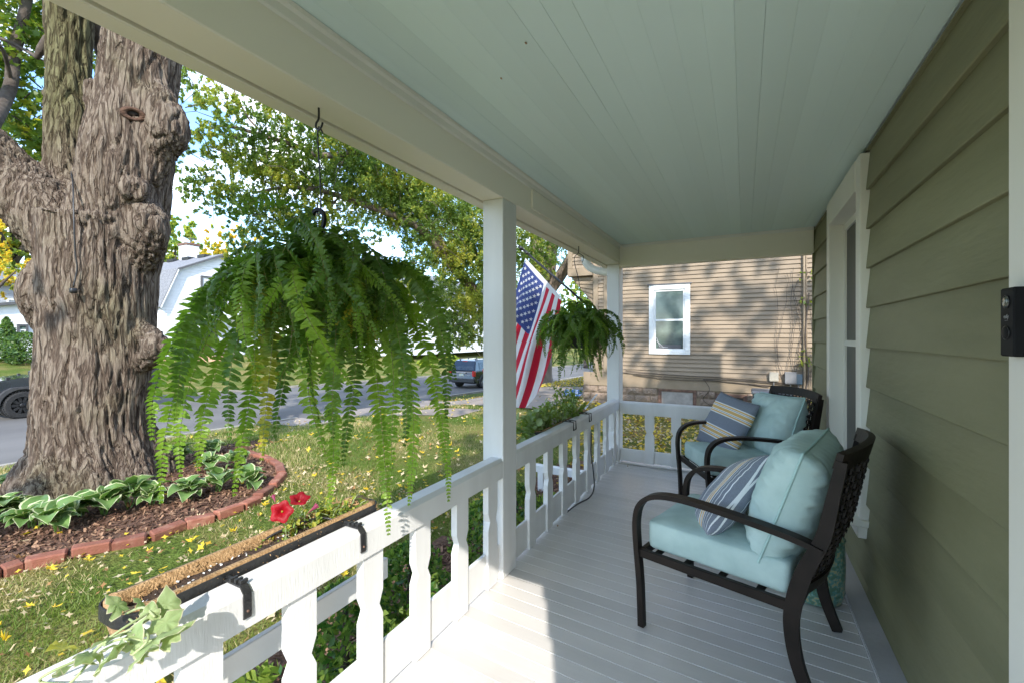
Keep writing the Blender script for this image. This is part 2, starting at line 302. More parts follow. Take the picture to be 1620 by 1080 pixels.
def npmesh(name, V, Fc, mats, mi=None, smooth=False):
    """V (n,3), Fc (m,k) all faces with k corners"""
    me = bpy.data.meshes.new(name); n, m, k = len(V), len(Fc), Fc.shape[1]
    me.vertices.add(n); me.vertices.foreach_set('co', np.asarray(V, dtype=np.float32).ravel())
    me.loops.add(m*k); me.loops.foreach_set('vertex_index', Fc.astype(np.int32).ravel())
    me.polygons.add(m); me.polygons.foreach_set('loop_start', np.arange(0, m*k, k, dtype=np.int32))
    me.polygons.foreach_set('loop_total', np.full(m, k, dtype=np.int32))
    for q in (mats if isinstance(mats, (list, tuple)) else [mats]): me.materials.append(M[q] if isinstance(q, str) else q)
    if mi is not None: me.polygons.foreach_set('material_index', np.asarray(mi, dtype=np.int32))
    me.polygons.foreach_set('use_smooth', np.full(m, smooth, dtype=bool))
    me.update(calc_edges=True); me.validate(); return me
class MB:
    def __init__(s): s.v = []; s.f = []; s.m = []
    def add(s, vs, fs, mi=0):
        b = len(s.v); s.v += [tuple(x) for x in vs]; s.f += [tuple(i+b for i in f) for f in fs]; s.m += [mi]*len(fs); return s
    def box(s, x0, x1, y0, y1, z0, z1, mi=0, rot=None, about=None):
        vs = [Vector(p) for p in ((x0, y0, z0), (x1, y0, z0), (x1, y1, z0), (x0, y1, z0), (x0, y0, z1), (x1, y0, z1), (x1, y1, z1), (x0, y1, z1))]
        if rot is not None:
            c = Vector(about) if about is not None else Vector(((x0+x1)/2, (y0+y1)/2, (z0+z1)/2)); vs = [rot @ (v-c)+c for v in vs]
        return s.add(vs, [(0, 3, 2, 1), (4, 5, 6, 7), (0, 1, 5, 4), (1, 2, 6, 5), (2, 3, 7, 6), (3, 0, 4, 7)], mi)
    def bbox(s, x0, x1, y0, y1, z0, z1, r=.005, mi=0):
        """box with bevelled edges"""
        bm = bmesh.new(); bmesh.ops.create_cube(bm, size=1)
        for v in bm.verts: v.co = Vector(((x0+x1)/2+v.co.x*(x1-x0), (y0+y1)/2+v.co.y*(y1-y0), (z0+z1)/2+v.co.z*(z1-z0)))
        bmesh.ops.bevel(bm, geom=bm.edges[:], offset=r, segments=1, affect='EDGES')
        bm.verts.index_update(); s.add([v.co.copy() for v in bm.verts], [tuple(v.index for v in f.verts) for f in bm.faces], mi); bm.free(); return s
    def prism(s, poly, axis, a, b, mi=0):
        """polygon (list of 2d) extruded along axis from a to b. axis 0: (y,z) 1: (x,z) 2: (x,y)"""
        n = len(poly)
        def P(p, t): return (t, p[0], p[1]) if axis == 0 else ((p[0], t, p[1]) if axis == 1 else (p[0], p[1], t))
        vs = [P(p, a) for p in poly]+[P(p, b) for p in poly]
        fs = [tuple(range(n))[::-1], tuple(range(n, 2*n))]+[(i, (i+1) % n, n+(i+1) % n, n+i) for i in range(n)]
        return s.add(vs, fs, mi)
    def tube(s, pts, rad, n=8, mi=0, cap=True):
        pts = [Vector(p) for p in pts]; rad = rad if isinstance(rad, (list, tuple)) else [rad]*len(pts)
        vs = []; up = None
        for i, p in enumerate(pts):
            t = (pts[min(i+1, len(pts)-1)]-pts[max(i-1, 0)]); t = t.normalized() if t.length > 1e-9 else Vector((0, 0, 1))
            if up is None: up = t.orthogonal().normalized()
            else:
                up = up-t*up.dot(t); up = up.normalized() if up.length > 1e-6 else t.orthogonal().normalized()
            b = t.cross(up)
            for k in range(n):
                a = 2*math.pi*k/n; vs.append(p+(up*math.cos(a)+b*math.sin(a))*rad[i])
        fs = [(i*n+k, i*n+(k+1) % n, (i+1)*n+(k+1) % n, (i+1)*n+k) for i in range(len(pts)-1) for k in range(n)]
        if cap: fs += [tuple(range(n))[::-1], tuple(range((len(pts)-1)*n, len(pts)*n))]
        return s.add(vs, fs, mi)
    def lathe(s, prof, c=(0, 0, 0), n=24, mi=0, axis=2, cap=True):
        vs = []
        for r, z in prof:
            for k in range(n):
                a = 2*math.pi*k/n; x, y = r*math.cos(a), r*math.sin(a)
                p = (x, y, z) if axis == 2 else ((z, x, y) if axis == 0 else (y, z, x)); vs.append((p[0]+c[0], p[1]+c[1], p[2]+c[2]))
        m = len(prof)
        fs = [(i*n+k, i*n+(k+1) % n, (i+1)*n+(k+1) % n, (i+1)*n+k) for i in range(m-1) for k in range(n)]
        if cap: fs += [tuple(range(n))[::-1], tuple(range((m-1)*n, m*n))]
        return s.add(vs, fs, mi)
    def sweep(s, pts, wdir, w, t, mi=0):
        """flat bar: rectangle w along wdir, t across, along pts; w/t may be lists"""
        pts = [Vector(p) for p in pts]; wdir = Vector(wdir).normalized(); n = len(pts); vs = []
        W = w if isinstance(w, list) else [w]*n; Tt = t if isinstance(t, list) else [t]*n
        for i, p in enumerate(pts):
            tg = (pts[min(i+1, n-1)]-pts[max(i-1, 0)]).normalized(); nn = tg.cross(wdir).normalized()
            for a, b in ((-1, -1), (1, -1), (1, 1), (-1, 1)): vs.append(p+wdir*(a*W[i]/2)+nn*(b*Tt[i]/2))
        fs = [(i*4+k, i*4+(k+1) % 4, (i+1)*4+(k+1) % 4, (i+1)*4+k) for i in range(n-1) for k in range(4)]+[(3, 2, 1, 0), tuple(range(4*n-4, 4*n))]
        return s.add(vs, fs, mi)
    def mesh(s, name, mats, smooth=False):
        me = rawmesh(name, s.v, s.f, mats, s.m, smooth)
        bm = bmesh.new(); bm.from_mesh(me); bmesh.ops.recalc_face_normals(bm, faces=bm.faces[:]); bm.to_mesh(me); bm.free()
        if smooth: me.polygons.foreach_set('use_smooth', np.ones(len(me.polygons), dtype=bool))
        return me
    def build(s, name, mats, parent=None, smooth=False, loc=None, rot=None):
        return link(name, s.mesh(name, mats, smooth), parent, loc, rot)
def auto(o, ang=40):
    try: o.data.shade_auto_smooth(angle=R(ang))
    except Exception: pass
    return o
def smooth_path(pts, n=6):
    pts = [Vector(p) for p in pts]; out = []
    for i in range(len(pts)-1):
        p0, p1, p2, p3 = pts[max(i-1, 0)], pts[i], pts[i+1], pts[min(i+2, len(pts)-1)]
        for k in range(n):
            t = k/n; out.append(.5*((2*p1)+(p2-p0)*t+(2*p0-5*p1+4*p2-p3)*t*t+(3*p1-p0-3*p2+p3)*t**3))
    out.append(pts[-1]); return out
def lerp_list(r, n): 
    out = []
    for i in range(len(r)-1):
        for k in range(n): out.append(r[i]+(r[i+1]-r[i])*k/n)
    out.append(r[-1]); return out
def ss(x): x = max(0., min(1., x)); return x*x*(3-2*x)

# ================================================================ GROUND
def G(x, y):
    z = -.5 - .7*ss((-6.5-x)/5.8) - .033*min(max(0, y-6), 60)*ss((-4-x)/8) + .05*ss((y-8)/4)*ss((x+5)/2)
    z += (1.35+.02*min(max(0, y-6), 60))*ss((-24.2-x)/11)
    return z
ROADX0, ROADX1 = -23.4, -13.1
def in_road(x): return ROADX0-.2 < x < ROADX1+.2
xs = np.concatenate([-np.geomspace(400, 24, 26), np.linspace(-23.8, -1.6, 75), np.linspace(-1.2, 6, 10), np.geomspace(7, 300, 14)])
ys = np.concatenate([-np.geomspace(300, 4, 14), np.linspace(-3.5, 30, 90), np.geomspace(31, 400, 26)])
V = []
for y in ys:
    for x in xs:
        z = G(x, y)
        if in_road(x): z -= .12
        if -13.2 < x < -4.4 and 10.4 < y < 16.2: z -= .03
        V.append((x, y, z + (.012*noise.noise(Vector((x*1.3, y*1.3, 0))) if x > -14 else 0)))
nx, ny = len(xs), len(ys)
Fq = np.array([(j*nx+i, j*nx+i+1, (j+1)*nx+i+1, (j+1)*nx+i) for j in range(ny-1) for i in range(nx-1)])
tag(link('ground', npmesh('ground', np.array(V), Fq, 'lawn', smooth=True)), kind='structure')
def sheet(name, x0, x1, y0, y1, nxx, nyy, off, m, jag=0):
    V = []
    for j in range(nyy+1):
        for i in range(nxx+1):
            x = x0+(x1-x0)*i/nxx; y = y0+(y1-y0)*j/nyy
            if jag and i in (0, nxx): x += jag*noise.noise(Vector((y*2, i, 3)))
            V.append((x, y, G(x, y)+off))
    Fq = np.array([(j*(nxx+1)+i, j*(nxx+1)+i+1, (j+1)*(nxx+1)+i+1, (j+1)*(nxx+1)+i) for j in range(nyy) for i in range(nxx)])
    return link(name, npmesh(name, np.array(V), Fq, m, smooth=True))
tag(sheet('road', ROADX0, ROADX1, -60, 120, 12, 120, -.05, 'road'), kind='structure')
def kerb(x0, x1, ya, yb, nm='kerb'):
    b = MB(); n = int((yb-ya)/3)
    for i in range(n):
        a = ya+(yb-ya)*i/n; c = ya+(yb-ya)*(i+1)/n-.02
        za, zc = G(x0, a), G(x0, c)
        b.add([(x0, a, za-.2), (x1, a, za-.2), (x1, c, zc-.2), (x0, c, zc-.2), (x0, a, za+.05), (x1, a, za+.05), (x1, c, zc+.05), (x0, c, zc+.05)],
              [(0, 3, 2, 1), (4, 5, 6, 7), (0, 1, 5, 4), (1, 2, 6, 5), (2, 3, 7, 6), (3, 0, 4, 7)])
    return tag(b.build(nm, 'kerb'), kind='structure')
kerb(ROADX0-.16, ROADX0-.002, -40, 90); kerb(ROADX1+.002, ROADX1+.16, -40, 9.6); kerb(ROADX1+.002, ROADX1+.16, 17, 90)
dw = thing('driveway', 'brown grey concrete driveway between the street and the tan house', 'driveway'); 
k = 0
for (x0, x1) in ((-13.05, -10.2), (-10.17, -7.3), (-7.27, -4.5)):
    for (y0, y1) in ((10.5, 13.2), (13.23, 16.0)):
        o = sheet('concrete_slab', x0, x1, y0, y1, 5, 5, .015, 'concrete'); o.parent = dw; k += 1
tag(sheet('path', -13.0, -6.0, 8.55, 9.75, 12, 2, .018, 'concrete'), kind='structure')
# planting beds of bark mulch: the strip beside the porch and the tree bed
def bedsheet(name, poly, off, m, step=.12, amp=.03):
    xs_ = [p[0] for p in poly]; ys_ = [p[1] for p in poly]; n = len(poly)
    def inside(x, y):
        c = False; j = n-1
        for i in range(n):
            xi, yi = poly[i]; xj, yj = poly[j]
            if ((yi > y) != (yj > y)) and (x < (xj-xi)*(y-yi)/(yj-yi)+xi): c = not c
            j = i
        return c
    V = []; idx = {}; Fc = []
    nx_ = int((max(xs_)-min(xs_))/step)+1; ny_ = int((max(ys_)-min(ys_))/step)+1
    def vid(i, j):
        if (i, j) not in idx:
            x = min(xs_)+i*step; y = min(ys_)+j*step
            idx[i, j] = len(V); V.append((x, y, G(x, y)+off+amp*noise.noise(Vector((x*5, y*5, 1)))))
        return idx[i, j]
    for i in range(nx_):
        for j in range(ny_):
            if inside(min(xs_)+(i+.5)*step, min(ys_)+(j+.5)*step): Fc.append((vid(i, j), vid(i+1, j), vid(i+1, j+1), vid(i, j+1)))
    return link(name, npmesh(name, np.array(V), np.array(Fc), m, smooth=True)), inside
brpx = [(-150, 945), (-90, 930), (-40, 916), (0, 904), (37, 892), (108, 876), (177, 861), (236, 849), (292, 829), (339, 817), (380, 802), (408, 787), (428, 771), (447, 751), (440, 736), (420, 724), (392, 715)]
brp = [atz(u, v, -.46).xy for u, v in brpx]
bedpoly = [(p.x, p.y) for p in brp]+[(-8.6, 5.6), (-10.2, 4.6), (-10.2, 1.2), (-8, -.8), (-5.5, -1.2)]
bed, in_bed = bedsheet('mulch_bed', bedpoly, .03, 'mulch'); tag(bed, kind='structure')
pbed, in_pbed = bedsheet('border_bed', [(-1.15, -3), (-2.35, -3), (-2.5, 2), (-2.3, 6.4), (-1.15, 6.4)], .035, 'mulch'); tag(pbed, kind='structure')
# mulch chips
def scatter_quads(n, pts, size, mats, nm, flat=.5, aspect=.35, leaf=False):
    n = len(pts); a = rng.uniform(0, 2*np.pi, n); t = rng.normal(0, flat, n); s = rng.uniform(.5, 1.5, n)*size
    d = np.stack([np.cos(a)*np.cos(t), np.sin(a)*np.cos(t), np.sin(t)], 1); q = np.stack([-np.sin(a), np.cos(a), rng.normal(0, .4, n)], 1)
    q /= np.linalg.norm(q, axis=1)[:, None]
    P = np.array(pts); A = d*s[:, None]; B = q*(s*aspect)[:, None]
    if leaf:
        C_ = np.cross(A, B); C_ /= np.linalg.norm(C_, axis=1)[:, None]+1e-9; C_ *= s[:, None]*.25
        V = np.stack([P-A, P-A*.45-B*.95+C_, P+A*.25-B*.9+C_, P+A, P+A*.25+B*.9+C_, P-A*.45+B*.95+C_], 1).reshape(-1, 3)
        Fc = (np.arange(n)[:, None, None]*6+np.array([[0, 1, 2, 3], [0, 3, 4, 5]])[None]).reshape(-1, 4)
        return npmesh(nm, V, Fc, mats, np.repeat(rng.integers(0, len(mats), n), 2) if len(mats) > 1 else None)
    V = np.stack([P-A-B, P+A-B, P+A+B, P-A+B], 1).reshape(-1, 3)
    Fc = np.arange(4*n).reshape(n, 4)
    return npmesh(nm, V, Fc, mats, rng.integers(0, len(mats), n) if len(mats) > 1 else None)
M['chipA'] = mat('mulch_chip_dark', (.085, .04, .024), (.13, .065, .038), 9, .95)
M['chipB'] = mat('mulch_chip_light', (.22, .125, .075), (.30, .18, .11), 9, .95)
pts = []
while len(pts) < 26000:
    x, y = random.uniform(-10, -4.6), random.uniform(-1, 5.8)
    if in_bed(x, y) and (x > -8.4 or random.random() < .3): pts.append((x, y, G(x, y)+.035+random.random()*.015))
while len(pts) < 33000:
    x, y = random.uniform(-2.4, -1.5), random.uniform(-.5, 6); pts.append((x, y, G(x, y)+.04+random.random()*.02))
tag(link('mulch_chips', scatter_quads(0, pts, .021, ['chipA', 'chipB', 'chipA'], 'mulch_chips')), 'loose brown bark chips covering the tree bed and porch border', 'mulch', kind='stuff')

# grass blades: density falls with distance
def keep_grass(x, y):
    if in_bed(x, y) or x > -2.35 or (-13.0 < x < -6.0 and 8.5 < y < 9.8) or (-13.1 < x < -4.45 and 10.45 < y < 16.05): return False
    return x > -12.9
P = []
def gpatch(x0, x1, y0, y1, dens):
    n = int((x1-x0)*(y1-y0)*dens); X = rng.uniform(x0, x1, n); Y = rng.uniform(y0, y1, n)
    for x, y in zip(X, Y):
        q = noise.noise(Vector((x*.8, y*.8, 5)))+.5*noise.noise(Vector((x*3, y*3, 2)))
        if random.random() < .62+q*.9 and keep_grass(x, y): P.append((x, y, G(x, y)))
gpatch(-4.6, -2.35, 0, 4.5, 5200); gpatch(-7.2, -4.6, -.5, 6.0, 2600); gpatch(-5, -2.35, 4.5, 7, 2200); gpatch(-12.9, -7.2, 0, 10.4, 900); gpatch(-7.2, -2.5, 6, 10.4, 1100)
P = np.array(P); n = len(P)
a = rng.uniform(0, 2*np.pi, n); h = rng.uniform(.022, .06, n)*(1+.25*np.clip(-P[:, 0]-5, 0, 4)); wd = rng.uniform(.0022, .0042, n)*(1+.35*np.clip(-P[:, 0]-4, 0, 6))
lean = rng.uniform(.2, 1.1, n); la = rng.uniform(0, 2*np.pi, n)
side = np.stack([np.cos(a), np.sin(a), np.zeros(n)], 1)*wd[:, None]
tip = P+np.stack([np.cos(la)*lean*h, np.sin(la)*lean*h, h], 1)
V = np.stack([P-side, P+side, tip], 1).reshape(-1, 3)
dry = np.array([noise.noise(Vector((p[0]*.9, p[1]*.9, 9))) for p in P])
mi = np.where(rng.random(n) < .30+dry*.85, 1, 0)
tag(link('grass', npmesh('grass', V, np.arange(3*n).reshape(n, 3), ['grass', 'grassd'], mi)), 'short green lawn grass with dry straw patches in the front yard', 'grass', kind='stuff')

# fallen maple leaves
def star_leaf(name, mats, s=.055, curl=.3, seed=0):
    r_ = random.Random(seed)
    prof = [(0, -.38), (.14, -.26), (.50, -.62), (.34, -.16), (.52, -.12), (1.0, .20), (.66, .22), (.34, .12), (.26, .42), (.36, .74), (.12, .72), (.0, 1.25)]
    out = prof+[(-x, y) for x, y in prof[-2:0:-1]]
    vs = [(0, 0, 0)]+[(x*s*r_.uniform(.8, 1.12), y*s*r_.uniform(.8, 1.15), curl*s*(x*x*.9+y*y*.6)*r_.uniform(.4, 1.5)+r_.uniform(-.14, .14)*s) for x, y in out]
    n = len(out); fs = [(0, 1+i, 1+(i+1) % n) for i in range(n)]
    # short stalk
    b = len(vs); vs += [(-.01*s, -.5*s, 0), (.03*s, -.5*s, 0), (.06*s, -1.1*s, .06*s), (.01*s, -1.1*s, .06*s)]; fs.append((b, b+1, b+2, b+3))
    return rawmesh(name, vs, fs, mats)
LM = [star_leaf('fallen_leaf', ['yellow'], seed=1), star_leaf('fallen_leaf', ['yellow'], seed=2, curl=.6), star_leaf('fallen_leaf', ['tanleaf'], seed=3, curl=.8), star_leaf('fallen_leaf', ['tanleaf'], seed=4), star_leaf('fallen_leaf', ['ygold'], seed=5, curl=.5), star_leaf('fallen_leaf', ['brownleaf'], seed=6, curl=.9)]
def put_leaf(p, me, s, label, group, tilt=.35):
    o = link('fallen_leaf', me, None, p, (random.uniform(-tilt, tilt), random.uniform(-tilt, tilt), random.uniform(0, 6.3)), (s, s*random.uniform(.55, 1), s*random.uniform(.5, 1.8)))
    return tag(o, label, 'leaf', group)
LB = {0: 'yellow fallen maple leaf lying on the front lawn', 1: 'yellow fallen maple leaf lying on the front lawn', 2: 'pale tan dried maple leaf lying on the front lawn', 3: 'pale tan dried maple leaf lying on the front lawn', 4: 'golden orange fallen leaf lying on the front lawn', 5: 'brown withered leaf lying on the front lawn'}
cnt = 0
while cnt < 130:
    x = random.uniform(-6.6, -2.5); y = random.uniform(.2, 6.3)
    if in_bed(x, y) or x > -2.4: continue
    t = random.choices(range(6), [4, 3, 3, 3, 1.5, 1])[0]
    dbr = min((Vector((x, y))-q).length for q in brp)
    zn = 'lying just outside the brick edging' if dbr < .45 else ('lying in the grass close beside the near planter' if x > -3.7 and y < 2 else ('lying on the far lawn toward the driveway' if y > 4.2 else ('lying on the lawn below the hanging fern' if y > 2.2 else 'lying in the open grass between planter and bricks')))
    put_leaf((x, y, G(x, y)+.045), LM[t], random.uniform(.6, 1.15), LB[t].replace('lying on the front lawn', zn), 'fallen leaves on the lawn'); cnt += 1
cnt = 0
while cnt < 40:
    x = random.uniform(-7.5, -4.6); y = random.uniform(.3, 5)
    if not in_bed(x, y): continue
    t = random.choice((0, 1, 2, 3, 3, 5)); nm_ = ('yellow', 'yellow', 'pale tan', 'pale tan', 'golden', 'brown')[t]
    put_leaf((x, y, G(x, y)+.07), LM[t], random.uniform(.6, 1.1), nm_+' fallen leaf on the bark mulch '+('right of the big trunk' if y > 3.2 else ('in front of the hostas' if x > -5.6 else 'among the hostas at the trunk foot')), 'fallen leaves on the tree bed'); cnt += 1
for i in range(26):
    x = random.uniform(-2.2, -1.45); y = random.uniform(.2, 4.5); t = random.choice((0, 1, 2, 3, 5))
    nm_ = ('yellow', 'yellow', 'pale tan', 'pale tan', 'golden', 'brown')[t]
    put_leaf((x, y, G(x, y)+.075), LM[t], random.uniform(.7, 1.3), nm_+' fallen leaf on the dark mulch below the porch railing', 'fallen leaves below the railing')
# smaller leaves further off: uncountable litter
def litter(name, spots, s, mats, label, w=None):
    n = len(spots); P = np.array(spots); a = rng.uniform(0, 6.28, n); sz = rng.uniform(.6, 1.4, n)*s
    base = np.array([(0, -1), (.35, -.3), (1, .1), (.35, .3), (0, 1.1), (-.35, .3), (-1, .1), (-.35, -.3)])
    ca, sa = np.cos(a), np.sin(a); tx, ty = rng.normal(0, .4, n), rng.normal(0, .4, n)
    V = []
    for bx, by in base:
        X = (bx*ca-by*sa)*sz; Y = (bx*sa+by*ca)*sz; V.append(np.stack([P[:, 0]+X, P[:, 1]+Y, P[:, 2]+X*tx+Y*ty+.5*sz], 1))
    V = np.stack(V, 1).reshape(-1, 3); Fc = np.arange(8*n).reshape(n, 8)
    return tag(link(name, npmesh(name, V, Fc, mats, rng.choice(len(mats), n, p=w))), label, 'leaves', kind='stuff')
sp = []
while len(sp) < 3000:
    x = random.uniform(-12.8, -2.5); y = random.uniform(0, 19)
    if in_bed(x, y) and random.random() < .5: continue
    if -13.1 < x < -4.4 and 10.6 < y < 15.8 and random.random() < .75: continue
    if y < 3 and random.random() < .4: continue
    if noise.noise(Vector((x*1.1, y*1.1, 4))) < random.uniform(-.35, .25): continue
    sp.append((x, y, G(x, y)+.03))
litter('leaf_litter', sp, .030, ['yellow', 'tanleaf', 'ygold', 'brownleaf'], 'small yellow and tan leaves strewn over the front lawn and driveway', [.3, .4, .1, .2])
sp = [(x, y, G(x, y)+.02) for x, y in zip(rng.uniform(-2.3, 2.2, 6500), rng.uniform(5.05, 11.7, 6500))]
litter('leaf_litter', sp, .033, ['yellow', 'tanleaf', 'ygold', 'brownleaf'], 'thick carpet of yellow and tan leaves between the porch and the tan house', [.3, .35, .15, .2])
sp = [(x, y, G(x, y)+.02) for x, y in zip(rng.uniform(-9.5, -2.3, 2600), rng.uniform(16.2, 22, 2600))]+[(x, y, G(x, y)+.03) for x, y in zip(rng.uniform(-4.4, -2.3, 1300), rng.uniform(7, 13, 1300))]
litter('leaf_litter', sp, .045, ['yellow', 'tanleaf', 'ygold'], 'yellow leaves scattered round the far trunk and the tan house corner', [.5, .3, .2])
sp = []
while len(sp) < 1500:
    x = random.uniform(-5.6, -2.5); y = random.uniform(.1, 4.5)
    if not in_bed(x, y): sp.append((x, y, G(x, y)+.03))
litter('leaf_litter', sp, .016, ['tanleaf', 'brownleaf', 'yellow'], 'crumbs of dry tan leaf caught in the near lawn grass', [.6, .25, .15])
# brick edging of the tree bed
be = thing('brick_edging', 'curved row of red and brown bricks edging the mulch bed round the big tree', 'edging', (brp[6].x, brp[6].y, -.5))
for i in range(len(brp)-1):
    p, q = brp[i], brp[i+1]; L_ = (q-p).length; c = (p+q)/2; n_ = max(1, round(L_/.36))
    for j in range(n_):
        b = MB(); hl = L_/n_/2-.008; b.bbox(-hl, hl, -.055, .055, -.045, .05, .012)
        me = b.mesh('brick', 'brick')
        for v_ in me.vertices: v_.co += Vector((noise.noise(v_.co*9+Vector((i, j, 0))), noise.noise(v_.co*9+Vector((i, 5, j))), noise.noise(v_.co*9+Vector((3, i, j)))))*.012
        cc = p+(q-p)*((j+.5)/n_)
        link('brick', me, be, (cc.x-brp[6].x+random.uniform(-.01, .01), cc.y-brp[6].y+random.uniform(-.01, .01), G(cc.x, cc.y)+.5+.035+random.uniform(-.01, .012)),
             (random.uniform(-.08, .08), random.uniform(-.05, .05), math.atan2(q.y-p.y, q.x-p.x)+random.uniform(-.05, .05)))

# ================================================================ OWN HOUSE (porch side)
XI, XPO, XW, XB = -1.224, -1.359, .571, .484
ZC, ZB = 2.397, 2.191
YN, YF = -.434, 4.876
house = thing('house', 'olive green clapboard house with a white railed porch and pale mint ceiling', 'house')
# walls behind the siding
wall = MB(); wall.box(XW+.10, 7.5, -.69, 4.93, -.55, 3.75)
wo_ = wall.build('wall', 'siding', house)
BZ = [.045, .102]+[.308+.206*i for i in range(11)]+[2.44]
def siding(y0, y1, z0, z1, jit=True):
    for a, b in zip(BZ[:-1], BZ[1:]):
        if b <= z0+.02 or a >= z1-.02: continue
        a2 = max(a, z0); b2 = min(b, z1)
        s = MB(); t0 = XW-.004; t1 = XW+.014   # thick butt at the bottom, thin at the top
        prof = [(t0, a2), (t0-.002, a2+.004), (t1-.002, b2+.0), (XW+.028, b2+.0), (XW+.028, a2)]
        s.prism([(x, z) for x, z in prof], 1, y0, y1); s.build('siding_board', 'siding', wo_)
siding(1.437, 2.915, .045, 2.396); siding(2.915, 3.995, .045, .43); siding(3.995, 4.915, .045, 2.396)
siding(-.66, .35, .045, 2.385)
MB().box(XW-.012, XW+.03, 4.916, 4.945, 0, 2.39).build('corner_board', 'siding', house)
cj = MB()
for z in BZ[2:-1]: cj.box(XW+.002, XW+.02, 4.945, 4.965, z, z+.19)
cj.build('corner_trim', 'dkgrey', wo_)
# skirting board laid at the foot of the wall
MB().prism([(XB, .004), (XB, .018), (XW-.006, .044), (XW+.02, .044), (XW+.02, .004)], 1, -.69, 4.87).build('skirting_board', 'skirt', house)
MB().box(XB-.006, XB-.0005, -.69, 4.87, .004, .013).build('caulk_line', 'seam', house)
# door casing by the camera
MB().bbox(XW-.032, XW+.03, 1.32, 1.435, .03, 2.39, .003).build('door_casing', 'trim', house)
MB().bbox(XW-.032, XW+.03, .36, .475, .03, 2.39, .003).build('door_casing', 'trim', house)
dr = MB().bbox(XW+.02, XW+.06, .48, 1.315, .04, 2.2, .004).build('door', 'trim', house)
b = MB(); [b.bbox(XW+.008, XW+.024, .60+.36*i, .90+.36*i, z0, z1, .006) for i in range(2) for z0, z1 in ((.25, .9), (1.05, 2.0))]; b.build('door_panel', 'trim', dr)
# window with deep casing
wy0, wy1, wz0, wz1 = 2.92, 3.99, .435, 2.36
b = MB(); xf = XW-.03
b.bbox(xf, XW+.03, wy0, wy0+.105, wz0, wz1, .003); b.bbox(xf, XW+.03, wy1-.105, wy1, wz0, wz1, .003)
b.bbox(xf-.004, XW+.03, wy0+.106, wy1-.106, wz1-.17, wz1-.002, .003)
win = b.build('window', 'trim', house)
b = MB(); b.bbox(xf-.045, XW+.10, wy0-.02, wy1+.02, wz0-.035, wz0-.001, .004); b.bbox(xf-.01, XW+.01, wy0, wy1, wz0-.10, wz0-.037, .003); b.build('sill', 'trim', win)
b = MB(); ya, yb = wy0+.106, wy1-.106
b.box(XW+.0305, XW+.09, ya-.02, ya-.0005, wz0, wz1-.17); b.box(XW-.025, XW+.09, yb+.0005, yb+.02, wz0+.001, wz1-.17); b.box(XW-.02, XW+.09, ya, yb, wz1-.172, wz1-.171)
for y0, y1, z0, z1 in ((ya+.001, ya+.04, wz0+.001, wz1-.175), (yb-.04, yb-.001, wz0+.001, wz1-.175), (ya+.041, yb-.041, wz0+.001, wz0+.05), (ya+.041, yb-.041, wz1-.225, wz1-.176), (ya+.041, yb-.041, 1.33, 1.37)): b.box(XW+.055, XW+.085, y0, y1, z0, z1)
b.build('window_frame', 'trim', win)
MB().box(XW+.068, XW+.072, ya+.04, yb-.04, wz0+.05, wz1-.225).build('screen', 'dark', win)

# porch floor boards: laid across, a few degrees off square
pf = MB(); pf.box(-1.36, XB+.06, -.75, 5.03, -.16, -.031); pfo = pf.build('porch_floor', 'floor', house)
ang = R(-4.335); bw = .0875; uu = Vector((math.cos(ang), math.sin(ang), 0)); nn = Vector((-math.sin(ang), math.cos(ang), 0))
for i in range(-10, 64):
    c0 = nn*(bw*i); y_mid = (c0+uu*(-.3)).y
    if y_mid < -.78 or y_mid > 5.1: continue
    def clipx(s0):  # board edge line at lateral offset s0 ends at floor outline
        return s0
    s = MB(); xl, xr = -1.285, XB+.03; N_ = 14
    rows = []
    for j in range(N_+1):
        x = xl+(xr-xl)*j/N_; t = (x-(nn*(bw*i)).x)/uu.x
        rows.append(t)
    prof = [(0.0006, -.030), (.0006, -.0016), (.0014, .0002), (.0026, .0004), (.0045, .0), (bw-.006, -.0003), (bw-.0022, .0), (bw-.0006, -.0016), (bw-.0006, -.030)]
    vs = []; fs = []; mi = []
    for j, t in enumerate(rows):
        for k_, (q, z) in enumerate(prof):
            p = uu*t+nn*(bw*i+q); wob = noise.noise(Vector((p.x*6, i*3.1, 0)))
            zz = z+(.0009*wob if .001 < q < .006 else .0004*noise.noise(Vector((p.x*3, p.y*9, 4))))
            vs.append((p.x, min(5.02, p.y), zz))
    K = len(prof)
    for j in range(N_):
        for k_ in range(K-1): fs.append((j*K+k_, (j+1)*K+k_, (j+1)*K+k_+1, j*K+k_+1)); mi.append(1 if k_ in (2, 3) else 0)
    fs += [tuple(range(K)), tuple(range(N_*K, N_*K+K))[::-1]]; mi += [0, 0]
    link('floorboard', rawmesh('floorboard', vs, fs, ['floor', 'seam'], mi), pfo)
MB().bbox(-1.40, -1.362, -.75, 5.07, -.2, .0, .003).build('rim_board', 'white', house)
MB().bbox(-1.36, .5, 5.032, 5.07, -.2, .0, .003).build('rim_board', 'white', house)
b = MB(); b.box(-1.35, -1.30, -.7, 5.0, -.6, -.2); b.box(-1.35, .5, 4.96, 5.02, -.6, -.2); b.build('porch_skirt', 'dkgrey', house)
